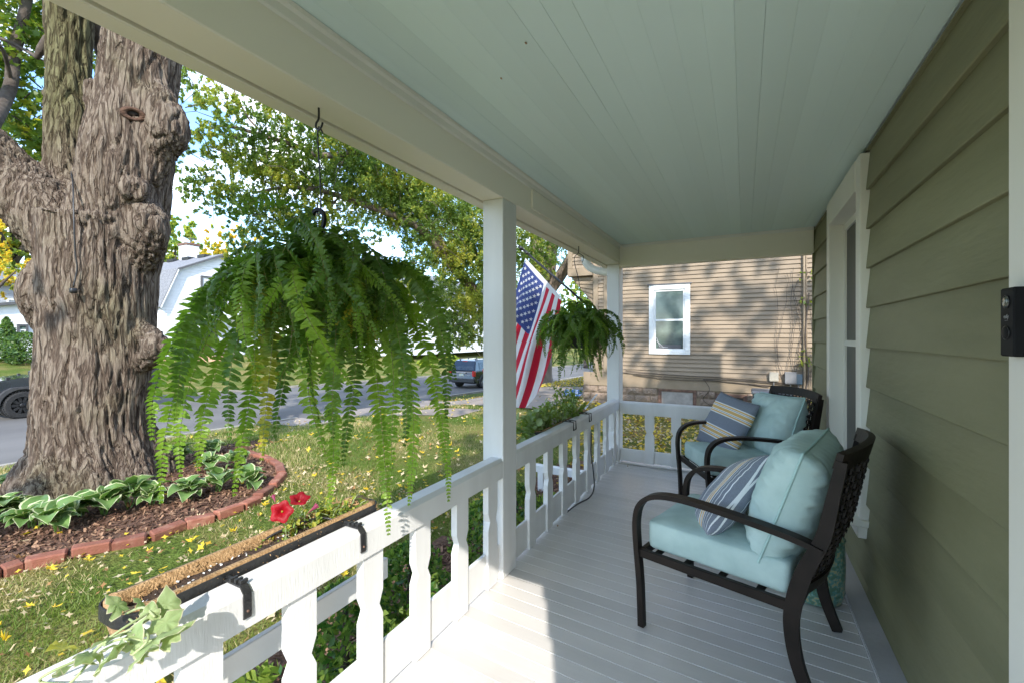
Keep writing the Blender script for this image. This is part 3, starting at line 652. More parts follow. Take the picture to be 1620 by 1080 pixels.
# ceiling boards
ce = MB(); ce.box(XI-.15, XW+.02, YN-.1, 5.03, ZC+.014, ZC+.05); ceo = ce.build('porch_ceiling', 'ceiling', house)
nb = 21; cw = (XW-XI)/nb
for i in range(nb):
    x0 = XI+cw*i; g = random.choice((.0001, .0001, .0002, .0004)) if i % 6 != 2 else .0013; dz = random.uniform(-.0005, .0005)
    s = MB(); s.prism([(x0+g/2, ZC+.013), (x0+g/2, ZC+dz+.0007), (x0+.0014, ZC+dz), (x0+cw-.0014, ZC+dz), (x0+cw-g/2, ZC+dz+.0007), (x0+cw-g/2, ZC+.013)], 1, YN-.05, 4.874)
    s.build('ceiling_board', 'ceiling', ceo)
# beams
b = MB(); b.bbox(-1.368, XI, YN-.11, 5.045, ZB, ZC+.012, .004); bm_ = b.build('beam', 'beam', house)
b = MB(); b.bbox(-1.453, -1.383, YN-.12, 5.1, ZB-.004, ZC+.03, .004); b.bbox(XI-.001, XI+.012, 2.60, 4.86, ZB+.03, ZC-.05, .002)
b.build('fascia_board', 'beam', bm_)
MB().box(-1.383, -1.368, YN-.1, 5.05, ZB+.02, ZB+.05).build('groove_backing', 'dkgrey', bm_)
b = MB(); b.prism([(XI+.0005, ZC-.048), (XI+.0005, ZC-.002), (XI+.034, ZC-.002), (XI+.030, ZC-.014), (XI+.016, ZC-.02), (XI+.010, ZC-.042)], 1, YN, 4.874); b.build('crown_moulding', 'trim', bm_)
b = MB(); b.bbox(XI+.002, XW-.005, YF, YF+.14, 2.158, ZC+.012, .004); fb = b.build('beam', 'beam', house)
MB().prism([(YF-.02, ZC-.002), (YF-.0005, ZC-.03), (YF-.0005, ZC-.002)], 0, XI+.036, XW-.008).build('crown_moulding', 'trim', fb)
MB().bbox(-1.37, .6, YN-.11, YN, 2.16, ZC+.012, .004).build('beam', 'beam', house)
# posts
for (y0, y1) in ((2.222, 2.391), (YF, 5.045)):
    po = MB().bbox(XPO, XI, y0, y1, .002, ZB-.001, .004).build('post', 'whitewood', house)
MB().bbox(XPO, XI, -.54, -.40, .002, ZB-.001, .004).build('post', 'whitewood', house)
# railings
def baluster(parent, c, z0, z1, w=.10, t=.034, along='y', off=0):
    n0, n1, n2 = z0+(z1-z0)*.56, z0+(z1-z0)*.635, z0+(z1-z0)*.72; h = w/2; d = .019
    poly = [(-h, z0), (h, z0), (h, n0), (h-d, n1), (h, n2), (h, z1), (-h, z1), (-h, n2), (-h+d, n1), (-h, n0)]
    poly = [(p[0]+c, p[1]) for p in poly]
    s = MB(); s.prism(poly, 0 if along == 'y' else 1, off, off-t if along == 'y' else off+t); return s.build('baluster', 'whitewood', parent)
def rail_y(y0, y1, ztop, cs):
    s = MB(); zi = ztop-.018; zb_ = .588
    s.prism([(XI, zb_), (XI, zi), (XI-.016, ztop), (XI-.078, ztop), (XI-.086, ztop-.008), (XI-.086, zb_+.004)], 1, y0, y1)
    r = s.build('railing', 'whitewood', house)
    edges = sorted(cs); prev = y0
    for c in edges:
        baluster(r, c, .012, zb_-.001, off=XI-.012)
        if c-.052 > prev: MB().bbox(XI-.046, XI-.026, prev+.001, c-.0515, .02, .205, .003).build('bottom_board', 'whitewood', r)
        prev = c+.0515
    if y1 > prev+.01: MB().bbox(XI-.046, XI-.026, prev, y1-.001, .02, .205, .003).build('bottom_board', 'whitewood', r)
    return r
r1 = rail_y(-.39, 2.2215, .70, [2.128, 1.83, 1.525, 1.233, .933, .64, .34, .05, -.24])
r2 = rail_y(2.392, 4.875, .70, [2.65, 2.95, 3.25, 3.55, 3.85, 4.15, 4.45, 4.75])
s = MB(); s.prism([(YF+.02, .545), (YF+.02, .664), (YF+.034, .677), (YF+.09, .677), (YF+.10, .667), (YF+.10, .55)], 0, XI+.002, XW-.015); r3 = s.build('railing', 'whitewood', house)
prev = XI+.003
for c in (-.905, -.634, -.36, -.09, .18, .45):
    baluster(r3, c, .02, .544, w=.095, along='x', off=YF+.03)
    MB().bbox(prev, c-.049, YF+.045, YF+.065, .025, .155, .003).build('bottom_board', 'whitewood', r3); prev = c+.049
MB().box(XI+.001, XB, YF-.005, YF+.03, .0045, .010).build('caulk_line', 'seam', house)
# ledge board outside the near balusters carrying the trough
MB().bbox(-1.395, -1.372, -.35, 1.455, .35, .437, .003).build('ledge_board', 'white', house)
# roofs
b = MB(); b.add([(-1.72, -.8, 2.44), (.6, -.8, 3.0), (.6, 5.35, 3.0), (-1.72, 5.35, 2.44), (-1.72, -.8, 2.50), (.6, -.8, 3.07), (.6, 5.35, 3.07), (-1.72, 5.35, 2.50)], [(0, 1, 2, 3), (7, 6, 5, 4), (0, 4, 5, 1), (1, 5, 6, 2), (2, 6, 7, 3), (3, 7, 4, 0)])
b.box(XI+.05, .6, YN-.09, 5.02, ZC+.051, ZC+.06)
b.build('porch_roof', 'shingle', house)
b = MB(); b.prism([(-.1, 3.7), (-.1, 3.82), (4.0, 4.7), (8.1, 3.82), (8.1, 3.7)], 1, -1.0, 5.25); b.build('roof', 'shingle', house)
MB().box(2.75, 3.65, 3.3, 4.2, 4.0, 6.9).build('chimney', 'brick', house)
# downspout elbow at the far corner, white pipe at its foot
b = MB(); b.sweep(smooth_path([atY(926, 388, 5.02)+Vector((0, 0, .05)), atY(926, 405, 5.0), atY(929, 418, 5.0), atY(940, 427, 5.0), atY(962, 431, 5.0), atY(972, 433, 5.05)], 5), (0, 1, 0), .065, .085)
b.build('downspout', 'trim', house, True)
b = MB(); b.bbox(-2.3, -1.62, 4.9, 4.99, -.25, -.17, .004).build('downspout_extension', 'white', house)
MB().box(-2.22, -2.15, 4.9, 4.99, -.52, -.25).build('pipe_support', 'white', house)

# doorbell
db = thing('doorbell', 'black video doorbell with round lens and button on the door casing', 'doorbell', (XW-.033, 1.368, 1.40))
MB().bbox(-.026, 0, -.026, .03, -.045, .105, .003).build('housing', 'blackpl', db)
for zc_, r_ in ((.074, .0125), (.006, .0135)):
    MB().lathe([(r_, 0), (r_, -.0015), (r_-.002, -.003), (0.001, -.0035)], (-.0262, .002, zc_), 24, axis=0).build('lens' if zc_ > .05 else 'button', 'lens' if zc_ > .05 else 'blackpl', db, True)
b = MB()
for zc_, r_ in ((.074, .0145), (.006, .0152)): b.lathe([(r_, 0), (r_, -.002), (r_-.0014, -.002), (r_-.0014, 0)], (-.0262, .002, zc_), 24, axis=0)
b.build('ring', 'rimblk', db, True)
def text(body, size, name, parent, loc, rot, m, depth=.0003):
    c = bpy.data.curves.new(name, 'FONT'); c.body = body; c.size = size; c.align_x = 'CENTER'; c.extrude = depth
    t = bpy.data.objects.new('t', c); COL.objects.link(t); bpy.context.view_layer.update()
    me = bpy.data.meshes.new_from_object(t.evaluated_get(bpy.context.evaluated_depsgraph_get())); me.name = name
    bpy.data.objects.remove(t); me.materials.clear(); me.materials.append(M[m]); return link(name, me, parent, loc, rot)
text('eufy', .0125, 'lettering', db, (-.0268, .002, .038), (R(90), 0, R(-90)), 'print')
MB().box(-.0268, -.0262, -.004, .008, .033, .0335).build('lettering_underline', 'print', db)

# ================================================================ TAN NEIGHBOUR HOUSE
NY = 11.9
nh = thing('neighbour_house', 'tan clapboard house with a white framed window and rock faced foundation beyond the porch end', 'house', (0, 0, 0))
nw = MB().box(-3.66, 9, NY+.03, 20, -.9, 5.9).build('wall', 'tantrim', nh)
WX0, WX1, WZ0, WZ1 = -2.2, -1.2, .93, 2.70
ex = .105
for i in range(52):
    z0 = .41+ex*i; z1 = z0+ex
    def brd(x0, x1):
        s = MB(); s.prism([(NY-.012, z0), (NY+.016, z1), (NY+.028, z1), (NY+.028, z0)], 0, x0, x1); s.build('siding_board', 'tarpaper', nw)
    if z1 > WZ0+.01 and z0 < WZ1-.01: brd(-3.56, WX0-.002); brd(WX1+.002, 8.9)
    else: brd(-3.56, 8.9)
b = MB(); b.bbox(-3.70, -3.562, NY-.02, NY+.03, .3, 5.9, .004); b.build('corner_board', 'tantrim', nh)
b = MB(); b.bbox(-3.40, -3.30, NY-.03, NY+.0, .41, 5.9, .004); b.build('corner_board', 'tantrim', nh)
MB().box(-3.98, 9, NY-.012, NY+.03, .05, .405).build('skirt_board', 'tantrim', nh)
# rock faced foundation blocks
fo = MB().box(-3.98, 9, NY+.045, NY+.3, -.95, .048).build('foundation', 'stone', nh)
def rock(parent, x0, x1, z0, z1, y, seed):
    n, m = 7, 4; vs = []; fs = []
    for j in range(m+1):
        for i in range(n+1):
            x = x0+(x1-x0)*i/n; z = z0+(z1-z0)*j/m; e = 0 if i in (0, n) or j in (0, m) else 1
            vs.append((x, y-.012-e*(.022+.045*abs(noise.noise(Vector((x*11, z*13, seed))))), z))
    for j in range(m):
        for i in range(n): a = j*(n+1)+i; fs.append((a, a+1, a+n+2, a+n+1))
    b_ = len(vs); vs += [(x0, y+.05, z0), (x1, y+.05, z0), (x1, y+.05, z1), (x0, y+.05, z1)]
    fs += [(0, b_, b_+1, n), tuple([m*(n+1), (m+1)*(n+1)-1, b_+2, b_+3]), (0, m*(n+1), b_+3, b_), (n, b_+1, b_+2, (m+1)*(n+1)-1)]
    link('foundation_block', rawmesh('foundation_block', vs, fs, 'stone'), parent)
BW = [(-1.97, -1.06, -.48, .06), (-.62, .06, -.48, .0)]
k = 0
for r in range(4):
    z1 = .046-r*.205; z0 = z1-.195; x = -3.98-(.2 if r % 2 else 0)
    while x < 3.2:
        x1 = x+.40; xa, xb = max(x, -3.98), x1-.012
        for (a, c, d, e) in BW:
            if z1 > d and z0 < e+.05:
                if xa < c and xb > a:
                    if xa < a-.08: xb = a-.005
                    elif xb > c+.08: xa = c+.005
                    else: xa = xb
        if xb-xa > .05: rock(fo, xa, xb, z0, z1, NY+.03, k)
        k += 1; x = x1
# side face blocks of the foundation at the street corner
for r in range(4):
    for j in range(4): MB().bbox(-4.02, -3.981, NY+.05+j*.4, NY+.43+j*.4, -.15-.205*r-.0, .04-.205*r, .015).build('foundation_block', 'stone', fo)
def house_window(parent, x0, x1, z0, z1, y, tr=.12, mt='white', open_=False):
    b = MB(); b.bbox(x0, x0+tr, y-.03, y+.04, z0, z1, .004); b.bbox(x1-tr, x1, y-.03, y+.04, z0, z1, .004); b.bbox(x0+tr+.001, x1-tr-.001, y-.032, y+.04, z1-tr, z1, .004); b.bbox(x0+tr+.001, x1-tr-.001, y-.036, y+.04, z0, z0+tr*.75, .004)
    wdo = b.build('window', mt, parent)
    a, c, d, e = x0+tr+.002, x1-tr-.002, z0+tr*.75+.002, z1-tr-.002; mid = (d+e)/2
    b = MB()
    for q in ((a, a+.045, d, e), (c-.045, c, d, e), (a+.046, c-.046, d, d+.05), (a+.046, c-.046, e-.045, e), (a+.046, c-.046, mid-.025, mid+.025)): b.box(q[0], q[1], y+.0, y+.035, q[2], q[3])
    b.build('sash', 'white', wdo)
    MB().box(a+.046, c-.046, y+.02, y+.024, mid+.026, e-.046).build('pane', 'glass_far', wdo)
    MB().box(a+.046, c-.046, y+.012, y+.016, d+.051, mid-.026).build('pane', 'glass_far', wdo)
    return wdo, (a+.046, c-.046, d+.051, mid-.026)
wn_, (a, c, d, e) = house_window(nh, WX0, WX1, WZ0, WZ1, NY)
MB().box(a+.07, c-.05, NY-.002, NY+.004, d+.001, d+.10).build('window_fan', 'dkgrey', wn_)
b = MB(); b.tube([(a+.02, NY-.004, d+.28), (a+.10, NY-.004, d+.05), (a+.3, NY-.004, d+.03)], .006, 5); b.tube([(a+.02, NY-.004, d+.2), (a+.2, NY-.004, d+.02)], .006, 5); b.build('cord', 'hose', wn_)
MB().box(WX0-.04, WX1+.04, NY-.05, NY-.004, WZ1+.002, WZ1+.03).build('drip_cap', 'dkgrey', wn_)
for i, (a, c, d, e) in enumerate(BW):
    b = MB(); t = .05
    b.bbox(a, a+t, NY-.005, NY+.03, d, e, .003); b.bbox(c-t, c, NY-.005, NY+.03, d, e, .003); b.bbox(a+t, c-t, NY-.006, NY+.03, e-t, e, .003); b.bbox(a+t, c-t, NY-.006, NY+.03, d, d+t, .003)
    bwn = b.build('basement_window', 'rust', nh)
    b = MB(); b.bbox(a+t+.005, a+t+.03, NY+.005, NY+.03, d+t, e-t, .002); b.bbox(c-t-.03, c-t-.005, NY+.005, NY+.03, d+t, e-t, .002); b.bbox(a+t+.03, c-t-.03, NY+.004, NY+.03, e-t-.03, e-t, .002); b.build('sash', 'rust', bwn)
    MB().box(a+t+.03, c-t-.03, NY+.02, NY+.026, d+t, e-t-.03).build('pane', 'pane_dusty' if i == 0 else 'dark', bwn)
    if i == 1:
        b = MB(); b.bbox(a+.12, a+.34, NY+.0, NY+.018, d+t, e-.18, .004); b.bbox(a+.36, c-.16, NY-.002, NY+.017, d+t, e-.23, .004, 0); b.build('broken_board', 'pane_dusty', bwn)
# overhanging upper storey at the street end with a panelled soffit
b = MB(); b.box(-4.42, -3.71, NY-.05, 19, 3.06, 5.9); up = b.build('upper_wall', 'tantrim', nh)
for i in range(26):
    z0 = 3.28+ex*i
    s = MB(); s.prism([(NY-.090, z0), (NY-.062, z0+ex), (NY-.052, z0+ex), (NY-.052, z0)], 0, -4.28, -3.72); s.build('siding_board', 'tarpaper', up)
MB().bbox(-4.42, -3.71, NY-.10, NY-.052, 3.06, 3.275, .004).build('fascia_board', 'tantrim', nh)
MB().bbox(-4.42, -4.285, NY-.09, NY-.052, 3.28, 5.9, .004).build('corner_board', 'tantrim', nh)
b = MB(); b.add([(-4.38, NY+.1, 3.055), (-3.72, NY+.1, 3.055), (-3.72, NY+.1, 2.25), (-4.38, NY+.16, 3.055), (-3.72, NY+.16, 3.055), (-3.72, NY+.16, 2.25)], [(0, 1, 2), (3, 5, 4), (0, 3, 4, 1), (1, 4, 5, 2), (2, 5, 3, 0)]); br = b.build('bracket_panel', 'tantrim', nh)
b = MB()
for i in range(6):
    t = i/6; b.prism([(-4.33+.5*t, 3.05-.62*t-.01), (-3.73, 3.05-.13*i-.02), (-3.73, 3.05-.13*i-.10), (-4.30+.5*t, 2.985-.62*t-.01)], 1, NY+.07, NY+.095)
b.build('siding_board', 'tarpaper', br)
b = MB(); b.prism([(NY-.75, 5.75), (NY-.75, 5.9), (15.7, 9.3), (20.8, 5.9), (20.8, 5.75)], 0, -4.9, 9.5); b.build('roof', 'shingle', nh)
# meter boxes, conduit, vine stem
def mbox(c0, w_, h_, d_, m, nm, lab, parts=True):
    t = thing(nm, lab, 'utility box', (c0[0], NY-.006, c0[1]))
    MB().bbox(-w_/2, w_/2, -d_, 0, -h_/2, h_/2, .008).build('housing', m, t); MB().bbox(-w_/2-.006, w_/2+.006, -d_-.012, -d_-.001, -h_/2+.02, h_/2+.008, .004).build('cover', m, t)
    MB().tube([(0, -d_/2, -h_/2), (0, -d_/2, -h_/2-.12)], .012, 8).build('conduit', 'hpipe', t); return t
mbox((.605, .455), .17, .21, .09, 'beige', 'utility_box', 'small beige utility box on the tan wall, leftmost of three')
mbox((.93, .445), .21, .27, .11, 'hpipe', 'utility_box', 'larger light grey utility box on the tan wall, middle of three')
mbox((1.09, .42), .12, .23, .08, 'bluebox', 'utility_box', 'narrow slate blue utility box next to the conduit on the tan wall')
b = MB(); b.tube([(1.185, NY-.05, 5.6), (1.19, NY-.05, 2.5), (1.20, NY-.05, .3), (1.19, NY-.05, -.45)], .028, 10); b.tube([(1.235, NY-.03, 5.6), (1.24, NY-.03, 1.5), (1.25, NY-.03, .3)], .012, 8)
tag(b.build('conduit', 'tantrim', None, True), 'tan vertical conduit pipe running up the tan house wall', 'pipe')
b = MB()
for dz, sg, (u0, u1) in ((0, .06, (-2.9, 1.1)), (-.05, .09, (-2.6, .5)), (.05, .04, (-2.8, .9)), (-.09, .03, (-.9, 1.6))):
    pts = [(u0+(u1-u0)*t, NY-.045, .43+dz-.16*t-sg*math.sin(t*math.pi*2)*.4) for t in np.linspace(0, 1, 18)]; b.tube(pts, .009, 5)
b.tube(smooth_path([(-.9, NY-.05, .35), (-.75, NY-.08, .1), (-.9, NY-.06, -.15), (-.72, NY-.1, -.3)], 5), .008, 5)
tag(b.build('cables', 'darkwood', None, True), 'dark cables strung loosely along the base of the tan siding', 'cables')
# climbing vine on that wall
vi = thing('climbing_vine', 'thin bare vine with a few green leaves climbing beside the conduit', 'vine', (1.15, NY-.06, -.45))
b = MB(); r_ = random.Random(3)
for s_ in range(7):
    x = r_.uniform(-.55, .2); z = .5 if s_ % 2 else .9; pts = []
    for k in range(14): pts.append((x, 0+r_.uniform(-.01, .01), z)); x += r_.uniform(-.06, .06); z += r_.uniform(.12, .26)
    b.tube(pts, .006, 4)
b.tube(smooth_path([(.1, -.02, 0), (.05, -.03, .5), (.12, -.02, 1.0), (.06, -.02, 1.8), (.13, -.02, 2.8)], 5), .016, 6)
b.build('stem', 'darkwood', vi)
pp = [(r_.uniform(-.05, .22), r_.uniform(-.05, .01), z) for z in [r_.choice([.2, .35, .5, 1.2, 1.35, 1.45, 2.6, 3.2])+r_.uniform(-.12, .12) for _ in range(130)]]
link('leaves', scatter_quads(0, pp, .024, ['maple', 'mapley'], 'leaves', flat=1, aspect=.7), vi)
# condenser under the boxes
ac = thing('air_conditioner', 'black air conditioner unit with a pale grey lid against the tan foundation', 'air conditioner', (.53, 11.3, G(.5, 11.3)))
MB().bbox(-.36, .36, -.3, .3, .03, .56, .02).build('casing', 'dkgrey', ac); MB().bbox(-.39, .39, -.33, .33, .565, .66, .03).build('lid', 'hpipe', ac)
b = MB(); [b.box(-.33, .33, -.318, -.303, .08+.045*i, .10+.045*i) for i in range(10)]; b.build('louvre', 'black', ac)
b = MB(); b.bbox(-.1, .1, -.06, .06, 0, .02, .005); b.box(-.08, .08, -.04, .04, .0205, .028); t = b.build('foot_pad', 'kerb', ac)
# window well rim and a small dark post light in the yard between
t = thing('window_well', 'low rusty red edging board in front of the tan house basement window', 'edging', (-1.5, 11.2, G(-1.5, 11.2)))
MB().bbox(-.6, .6, -.03, .03, 0, .14, .006).build('board', 'rust', t); MB().bbox(.561, .6, .031, .5, 0, .13, .006).build('board', 'rust', t)
# small things on the drive and rail
p = atz(905, 632, -.62); t = thing('plaid_mat', 'blue and white plaid folded mat lying near the driveway edge', 'mat', (p.x, p.y, G(p.x, p.y)+.03), R(10))
MB().bbox(-.28, .28, -.20, .20, 0, .05, .02).build('cushion', 'plaid', t); MB().bbox(-.28, .28, .205, .24, .02, .16, .012).build('folded_edge', 'plaid', t)

# ================================================================ FAR HOUSES
def clap(poly_fn, y0, y1, z0, z1, X, step, mat_, name, parent):
    """lap siding on a plane x = X facing +X; poly_fn(z) -> (ya, yb); rows joined: too fine to pick apart"""
    s = MB(); z = z0
    while z < z1-.01:
        a, b_ = poly_fn(z); c, d = poly_fn(min(z+step, z1))
        s.add([(X+.03, a, z), (X+.03, b_, z), (X+.004, d, min(z+step, z1)), (X+.004, c, min(z+step, z1)), (X, a, z), (X, b_, z)], [(0, 1, 2, 3), (0, 4, 5, 1)]); z += step
    o = s.build(name, mat_, parent); o['kind'] = 'stuff'; return o
def win_x(parent, X, y0, y1, z0, z1, mt='dkgrey', curtain=True, tr=.12):
    b = MB(); b.box(X+.0, X+.09, y0, y0+tr, z0, z1); b.box(X+.0, X+.09, y1-tr, y1, z0, z1); b.box(X+.0, X+.092, y0+tr, y1-tr, z1-tr, z1); b.box(X, X+.094, y0+tr, y1-tr, z0, z0+tr)
    o = b.build('window', mt, parent); m_ = (z0+z1)/2
    b = MB(); b.box(X+.03, X+.06, y0+tr, y1-tr, m_-.03, m_+.03); b.box(X+.03, X+.055, y0+tr, y0+tr+.05, z0+tr, m_-.03); b.box(X+.03, X+.055, y1-tr-.05, y1-tr, z0+tr, m_-.03); b.build('sash', 'white', o)
    MB().box(X+.02, X+.028, y0+tr, y1-tr, m_+.03, z1-tr).build('pane', 'curtain' if curtain else 'glass_far', o)
    MB().box(X+.02, X+.028, y0+tr, y1-tr, z0+tr, m_-.03).build('pane', 'glass_far', o); return o
gx = -35.7; gh = thing('gambrel_house', 'white house with grey gambrel roof and chimney across the street', 'house', (0, 0, 0))
yl, yr, ylb, yrb, yc_ = 15.84, 23.76, 16.8, 22.8, 19.8; zeave, zbrk, zrd = 3.6, 6.07, 7.54
b = MB(); b.prism([(yl, -.6), (yr, -.6), (yr, zeave), (yrb, zbrk), (yc_, zrd), (ylb, zbrk), (yl, zeave)], 0, gx-11, gx); b.build('wall', 'farwhite', gh)
def gam(z):
    if z <= zeave: return yl, yr
    if z <= zbrk: t = (z-zeave)/(zbrk-zeave); return yl+(ylb-yl)*t, yr+(yrb-yr)*t
    t = (z-zbrk)/(zrd-zbrk); return ylb+(yc_-ylb)*t, yrb+(yc_-yrb)*t
clap(gam, yl, yr, -.2, zrd, gx, .2, 'farwhite', 'siding', gh)
b = MB(); o_ = .28
outer = [(yl-.25, zeave-.25), (ylb-.1, zbrk+.1), (yc_, zrd+.14), (yrb+.1, zbrk+.1), (yr+.25, zeave-.25)]
inner = [(yr+.10, zeave-.22), (yrb, zbrk+.001), (yc_, zrd+.001), (ylb, zbrk+.001), (yl-.10, zeave-.22)]
b.prism(outer+inner, 0, gx-11.3, gx+.32); rf = b.build('roof', 'shingle', gh)
b = MB(); b.prism([(p[0], p[1]-.02) for p in outer]+[(p[0], p[1]-.16) for p in outer[::-1]], 0, gx+.325, gx+.36); b.build('rake_board', 'dkgrey', rf)
b = MB(); b.sweep([(gx+.34, outer[0][0]+.05, outer[0][1]-.05), (gx+.34, outer[1][0]+.03, outer[1][1]-.12)], (1, 0, 0), .08, .07); b.build('rake_trim', 'white', rf)
for i in range(4): MB().box(gx-2.6-i*2.3, gx-1.6-i*2.3, yc_-.4, yc_+.1, zrd+.0, zrd+.22).build('roof_vent', 'black', rf)
b = MB(); cp = atX(299.5, 400, gx-6.5); b.bbox(gx-7.2, gx-5.9, cp.y-.48, cp.y+.48, 6, cp.z+.55, .02); ch = b.build('chimney', 'farwhite', rf)
MB().bbox(gx-7.26, gx-5.84, cp.y-.54, cp.y+.54, cp.z+.552, cp.z+.75, .02).build('chimney_cap', 'rust', ch)
b = MB(); b.tube([(gx-6.5, cp.y+.1, cp.z+.7), (gx-6.5, cp.y+.1, cp.z+1.3)], .05, 5); b.tube([(gx-6.5, cp.y-.3, cp.z+1.2), (gx-6.5, cp.y+.5, cp.z+1.25)], .04, 5); b.build('antenna', 'dkgrey', ch)
win_x(gh, gx+.03, 18.3, 19.45, 4.2, 5.85); win_x(gh, gx+.03, 20.3, 21.4, 4.2, 5.85); win_x(gh, gx+.03, 16.8, 17.75, 1.75, 2.9, 'white', False, .1); win_x(gh, gx+.03, 21.4, 22.6, 1.6, 2.9, 'white', False, .1)
b = MB(); b.prism([(18.0, 2.6), (20.0, 2.6), (19.8, 3.2), (18.2, 3.2)], 0, gx+.05, gx+1.3); b.build('door_canopy', 'farwhite', gh)
b = MB(); b.sweep([(gx+1.25, 18.0, 2.6), (gx+.1, 18.0, 1.6)], (0, 1, 0), .08, .08); b.sweep([(gx+1.25, 20.0, 2.6), (gx+.1, 20.0, 1.6)], (0, 1, 0), .08, .08); b.build('canopy_bracket', 'white', gh)
dd = MB().box(gx+.035, gx+.09, 18.5, 19.5, .5, 2.5).build('door', 'dkgrey', gh); b = MB(); b.box(gx+.1, gx+.12, 18.58, 19.42, .6, 2.4); b.build('door_panel', 'black', dd)
b = MB(); b.box(gx+.05, gx+1.8, 18.1, 19.9, -.3, .45); b.box(gx+1.81, gx+2.2, 18.1, 19.9, -.3, .2); b.build('steps', 'kerb', gh)
b = MB()
for y in (18.12, 19.88):
    b.box(gx+.1, gx+1.8, y-.02, y+.02, 1.28, 1.33)
    for i in range(9): b.box(gx+.1+.2*i, gx+.13+.2*i, y-.015, y+.015, .45, 1.28)
b.build('handrail', 'black', gh)
# white garage wing and grey house at far left
wg = thing('white_garage', 'low white building with one dark window at the far left', 'garage')
p0 = atX(-60, 500, -36); p1 = atX(70, 500, -36)
ya, yb = p0.y-6, atX(95, 500, -36).y; zt0 = atX(0, 491, -36).z; zt1 = atX(50, 483, -36).z
b = MB(); b.prism([(ya, -.6), (yb, -.6), (yb, zt1+.3), (ya, zt0-1.0)], 0, -44, -36); b.build('wall', 'stuccow', wg)
b = MB(); b.prism([(ya-.2, zt0-1.02), (yb+.2, zt1+.34), (yb+.2, zt1+.5), (ya-.2, zt0-.86)], 0, -44.2, -35.7); b.build('roof', 'dkgrey', wg)
q0, q1 = atX(26, 531, -36), atX(44, 513, -36); win_x(wg, -35.97, q0.y, q1.y, q0.z, q1.z, 'dkgrey', False, .1)
gg = thing('grey_house', 'pale grey sided house with grey shingle roof behind the white garage', 'house')
X2 = -46; q0, q1 = atX(0, 489, X2), atX(75, 445, X2)
b = MB(); b.box(X2-10, X2, q0.y-8, q1.y+3.5, -.8, q1.z-.5); b.build('wall', 'fargrey', gg)
clap(lambda z: (q0.y-8, q1.y+3.5), 0, 0, -.4, q1.z-.5, X2, .28, 'fargrey', 'siding', gg)
b = MB(); rz_ = atX(40, 436, X2-4).z
b.prism([(X2+.6, q1.z-.5), (X2+.6, q1.z-.3), (X2-5, rz_+.6), (X2-10.6, q1.z-.3), (X2-10.6, q1.z-.5)], 1, q0.y-8.4, q1.y+4.0); b.build('roof', 'shingle', gg)
b = MB(); b.box(X2-2.6, X2-1.8, q1.y+.6, q1.y+1.5, q1.z-.2, rz_+1.2); b.build('chimney', 'brick', gg)
win_x(gg, X2+.04, q0.y+.3, q0.y+1.5, 2.2, 4.0, 'white', True, .1)
# white house far right beyond the lawn
rh = thing('white_house', 'long white house with dark basement windows beyond the parked car', 'house')
XR = -30; a0, a1 = atX(640, 500, XR).y-1, atX(775, 500, XR).y+14
zr = atX(690, 548, XR).z
b = MB(); b.box(XR-9, XR, a0, a1, zr-.8, zr+5.6); b.build('wall', 'farwhite', rh)
clap(lambda z: (a0, a1), 0, 0, zr+.5, zr+5.6, XR, .25, 'farwhite', 'siding', rh)
b = MB(); b.prism([(XR+.6, zr+5.5), (XR+.6, zr+5.7), (XR-4.5, zr+8.6), (XR-9.6, zr+5.7), (XR-9.6, zr+5.5)], 1, a0-.5, a1+.5); b.build('roof', 'shingle', rh)
for u in (680, 712): 
    y = atX(u, 500, XR).y; win_x(rh, XR+.03, y-.5, y+.5, zr+1.2, zr+3.0, 'white', True, .1)
    
for u in (678, 735): 
    y = atX(u, 545, XR).y; f_ = MB().box(XR+.03, XR+.06, y-1.1, y+.9, zr-.05, zr+.45).build('basement_window', 'dkgrey', rh); MB().box(XR+.065, XR+.07, y-.9, y+.7, zr+.02, zr+.4).build('pane', 'glass_far', f_)
# mounded red mulch with plants by that house
M['redmulch'] = mat('red_mulch', (.24, .075, .05), (.34, .13, .085), 8, .95, 1, 20)
M['straw'] = mat('orange_mulch', (.48, .25, .14), (.55, .33, .2), 8, .95, 1, 20)
def mound(name, x, y, rx, ry, h, m):
    vs = []; fs = []; n, k_ = 18, 5
    for j in range(k_):
        for i in range(n):
            a = 6.283*i/n; r = 1-j/(k_-.999)*1; r = max(r, .02)*(1+.1*noise.noise(Vector((math.cos(a)*2, math.sin(a)*2, j))))
            vs.append((x+rx*r*math.cos(a), y+ry*r*math.sin(a), G(x, y)-.15+(h+.15)*math.sin(math.pi/2*(1-max(0, (1-j/(k_-1))))) if j else G(x+rx*r*math.cos(a), y+ry*r*math.sin(a))-.1))
    for j in range(k_-1):
        for i in range(n): fs.append((j*n+i, j*n+(i+1) % n, (j+1)*n+(i+1) % n, (j+1)*n+i))
    fs.append(tuple(range((k_-1)*n, k_*n)))
    return tag(link(name, rawmesh(name, vs, fs, m, smooth=True)), kind='structure')
p = atX(752, 558, -25.6); mound('mulch_mound', p.x, p.y+1.5, 1.6, 3.2, .75, 'redmulch')
p = atX(285, 564, -33.4); mound('mulch_mound', p.x, p.y+1.2, 1.3, 3.4, .12, 'straw')

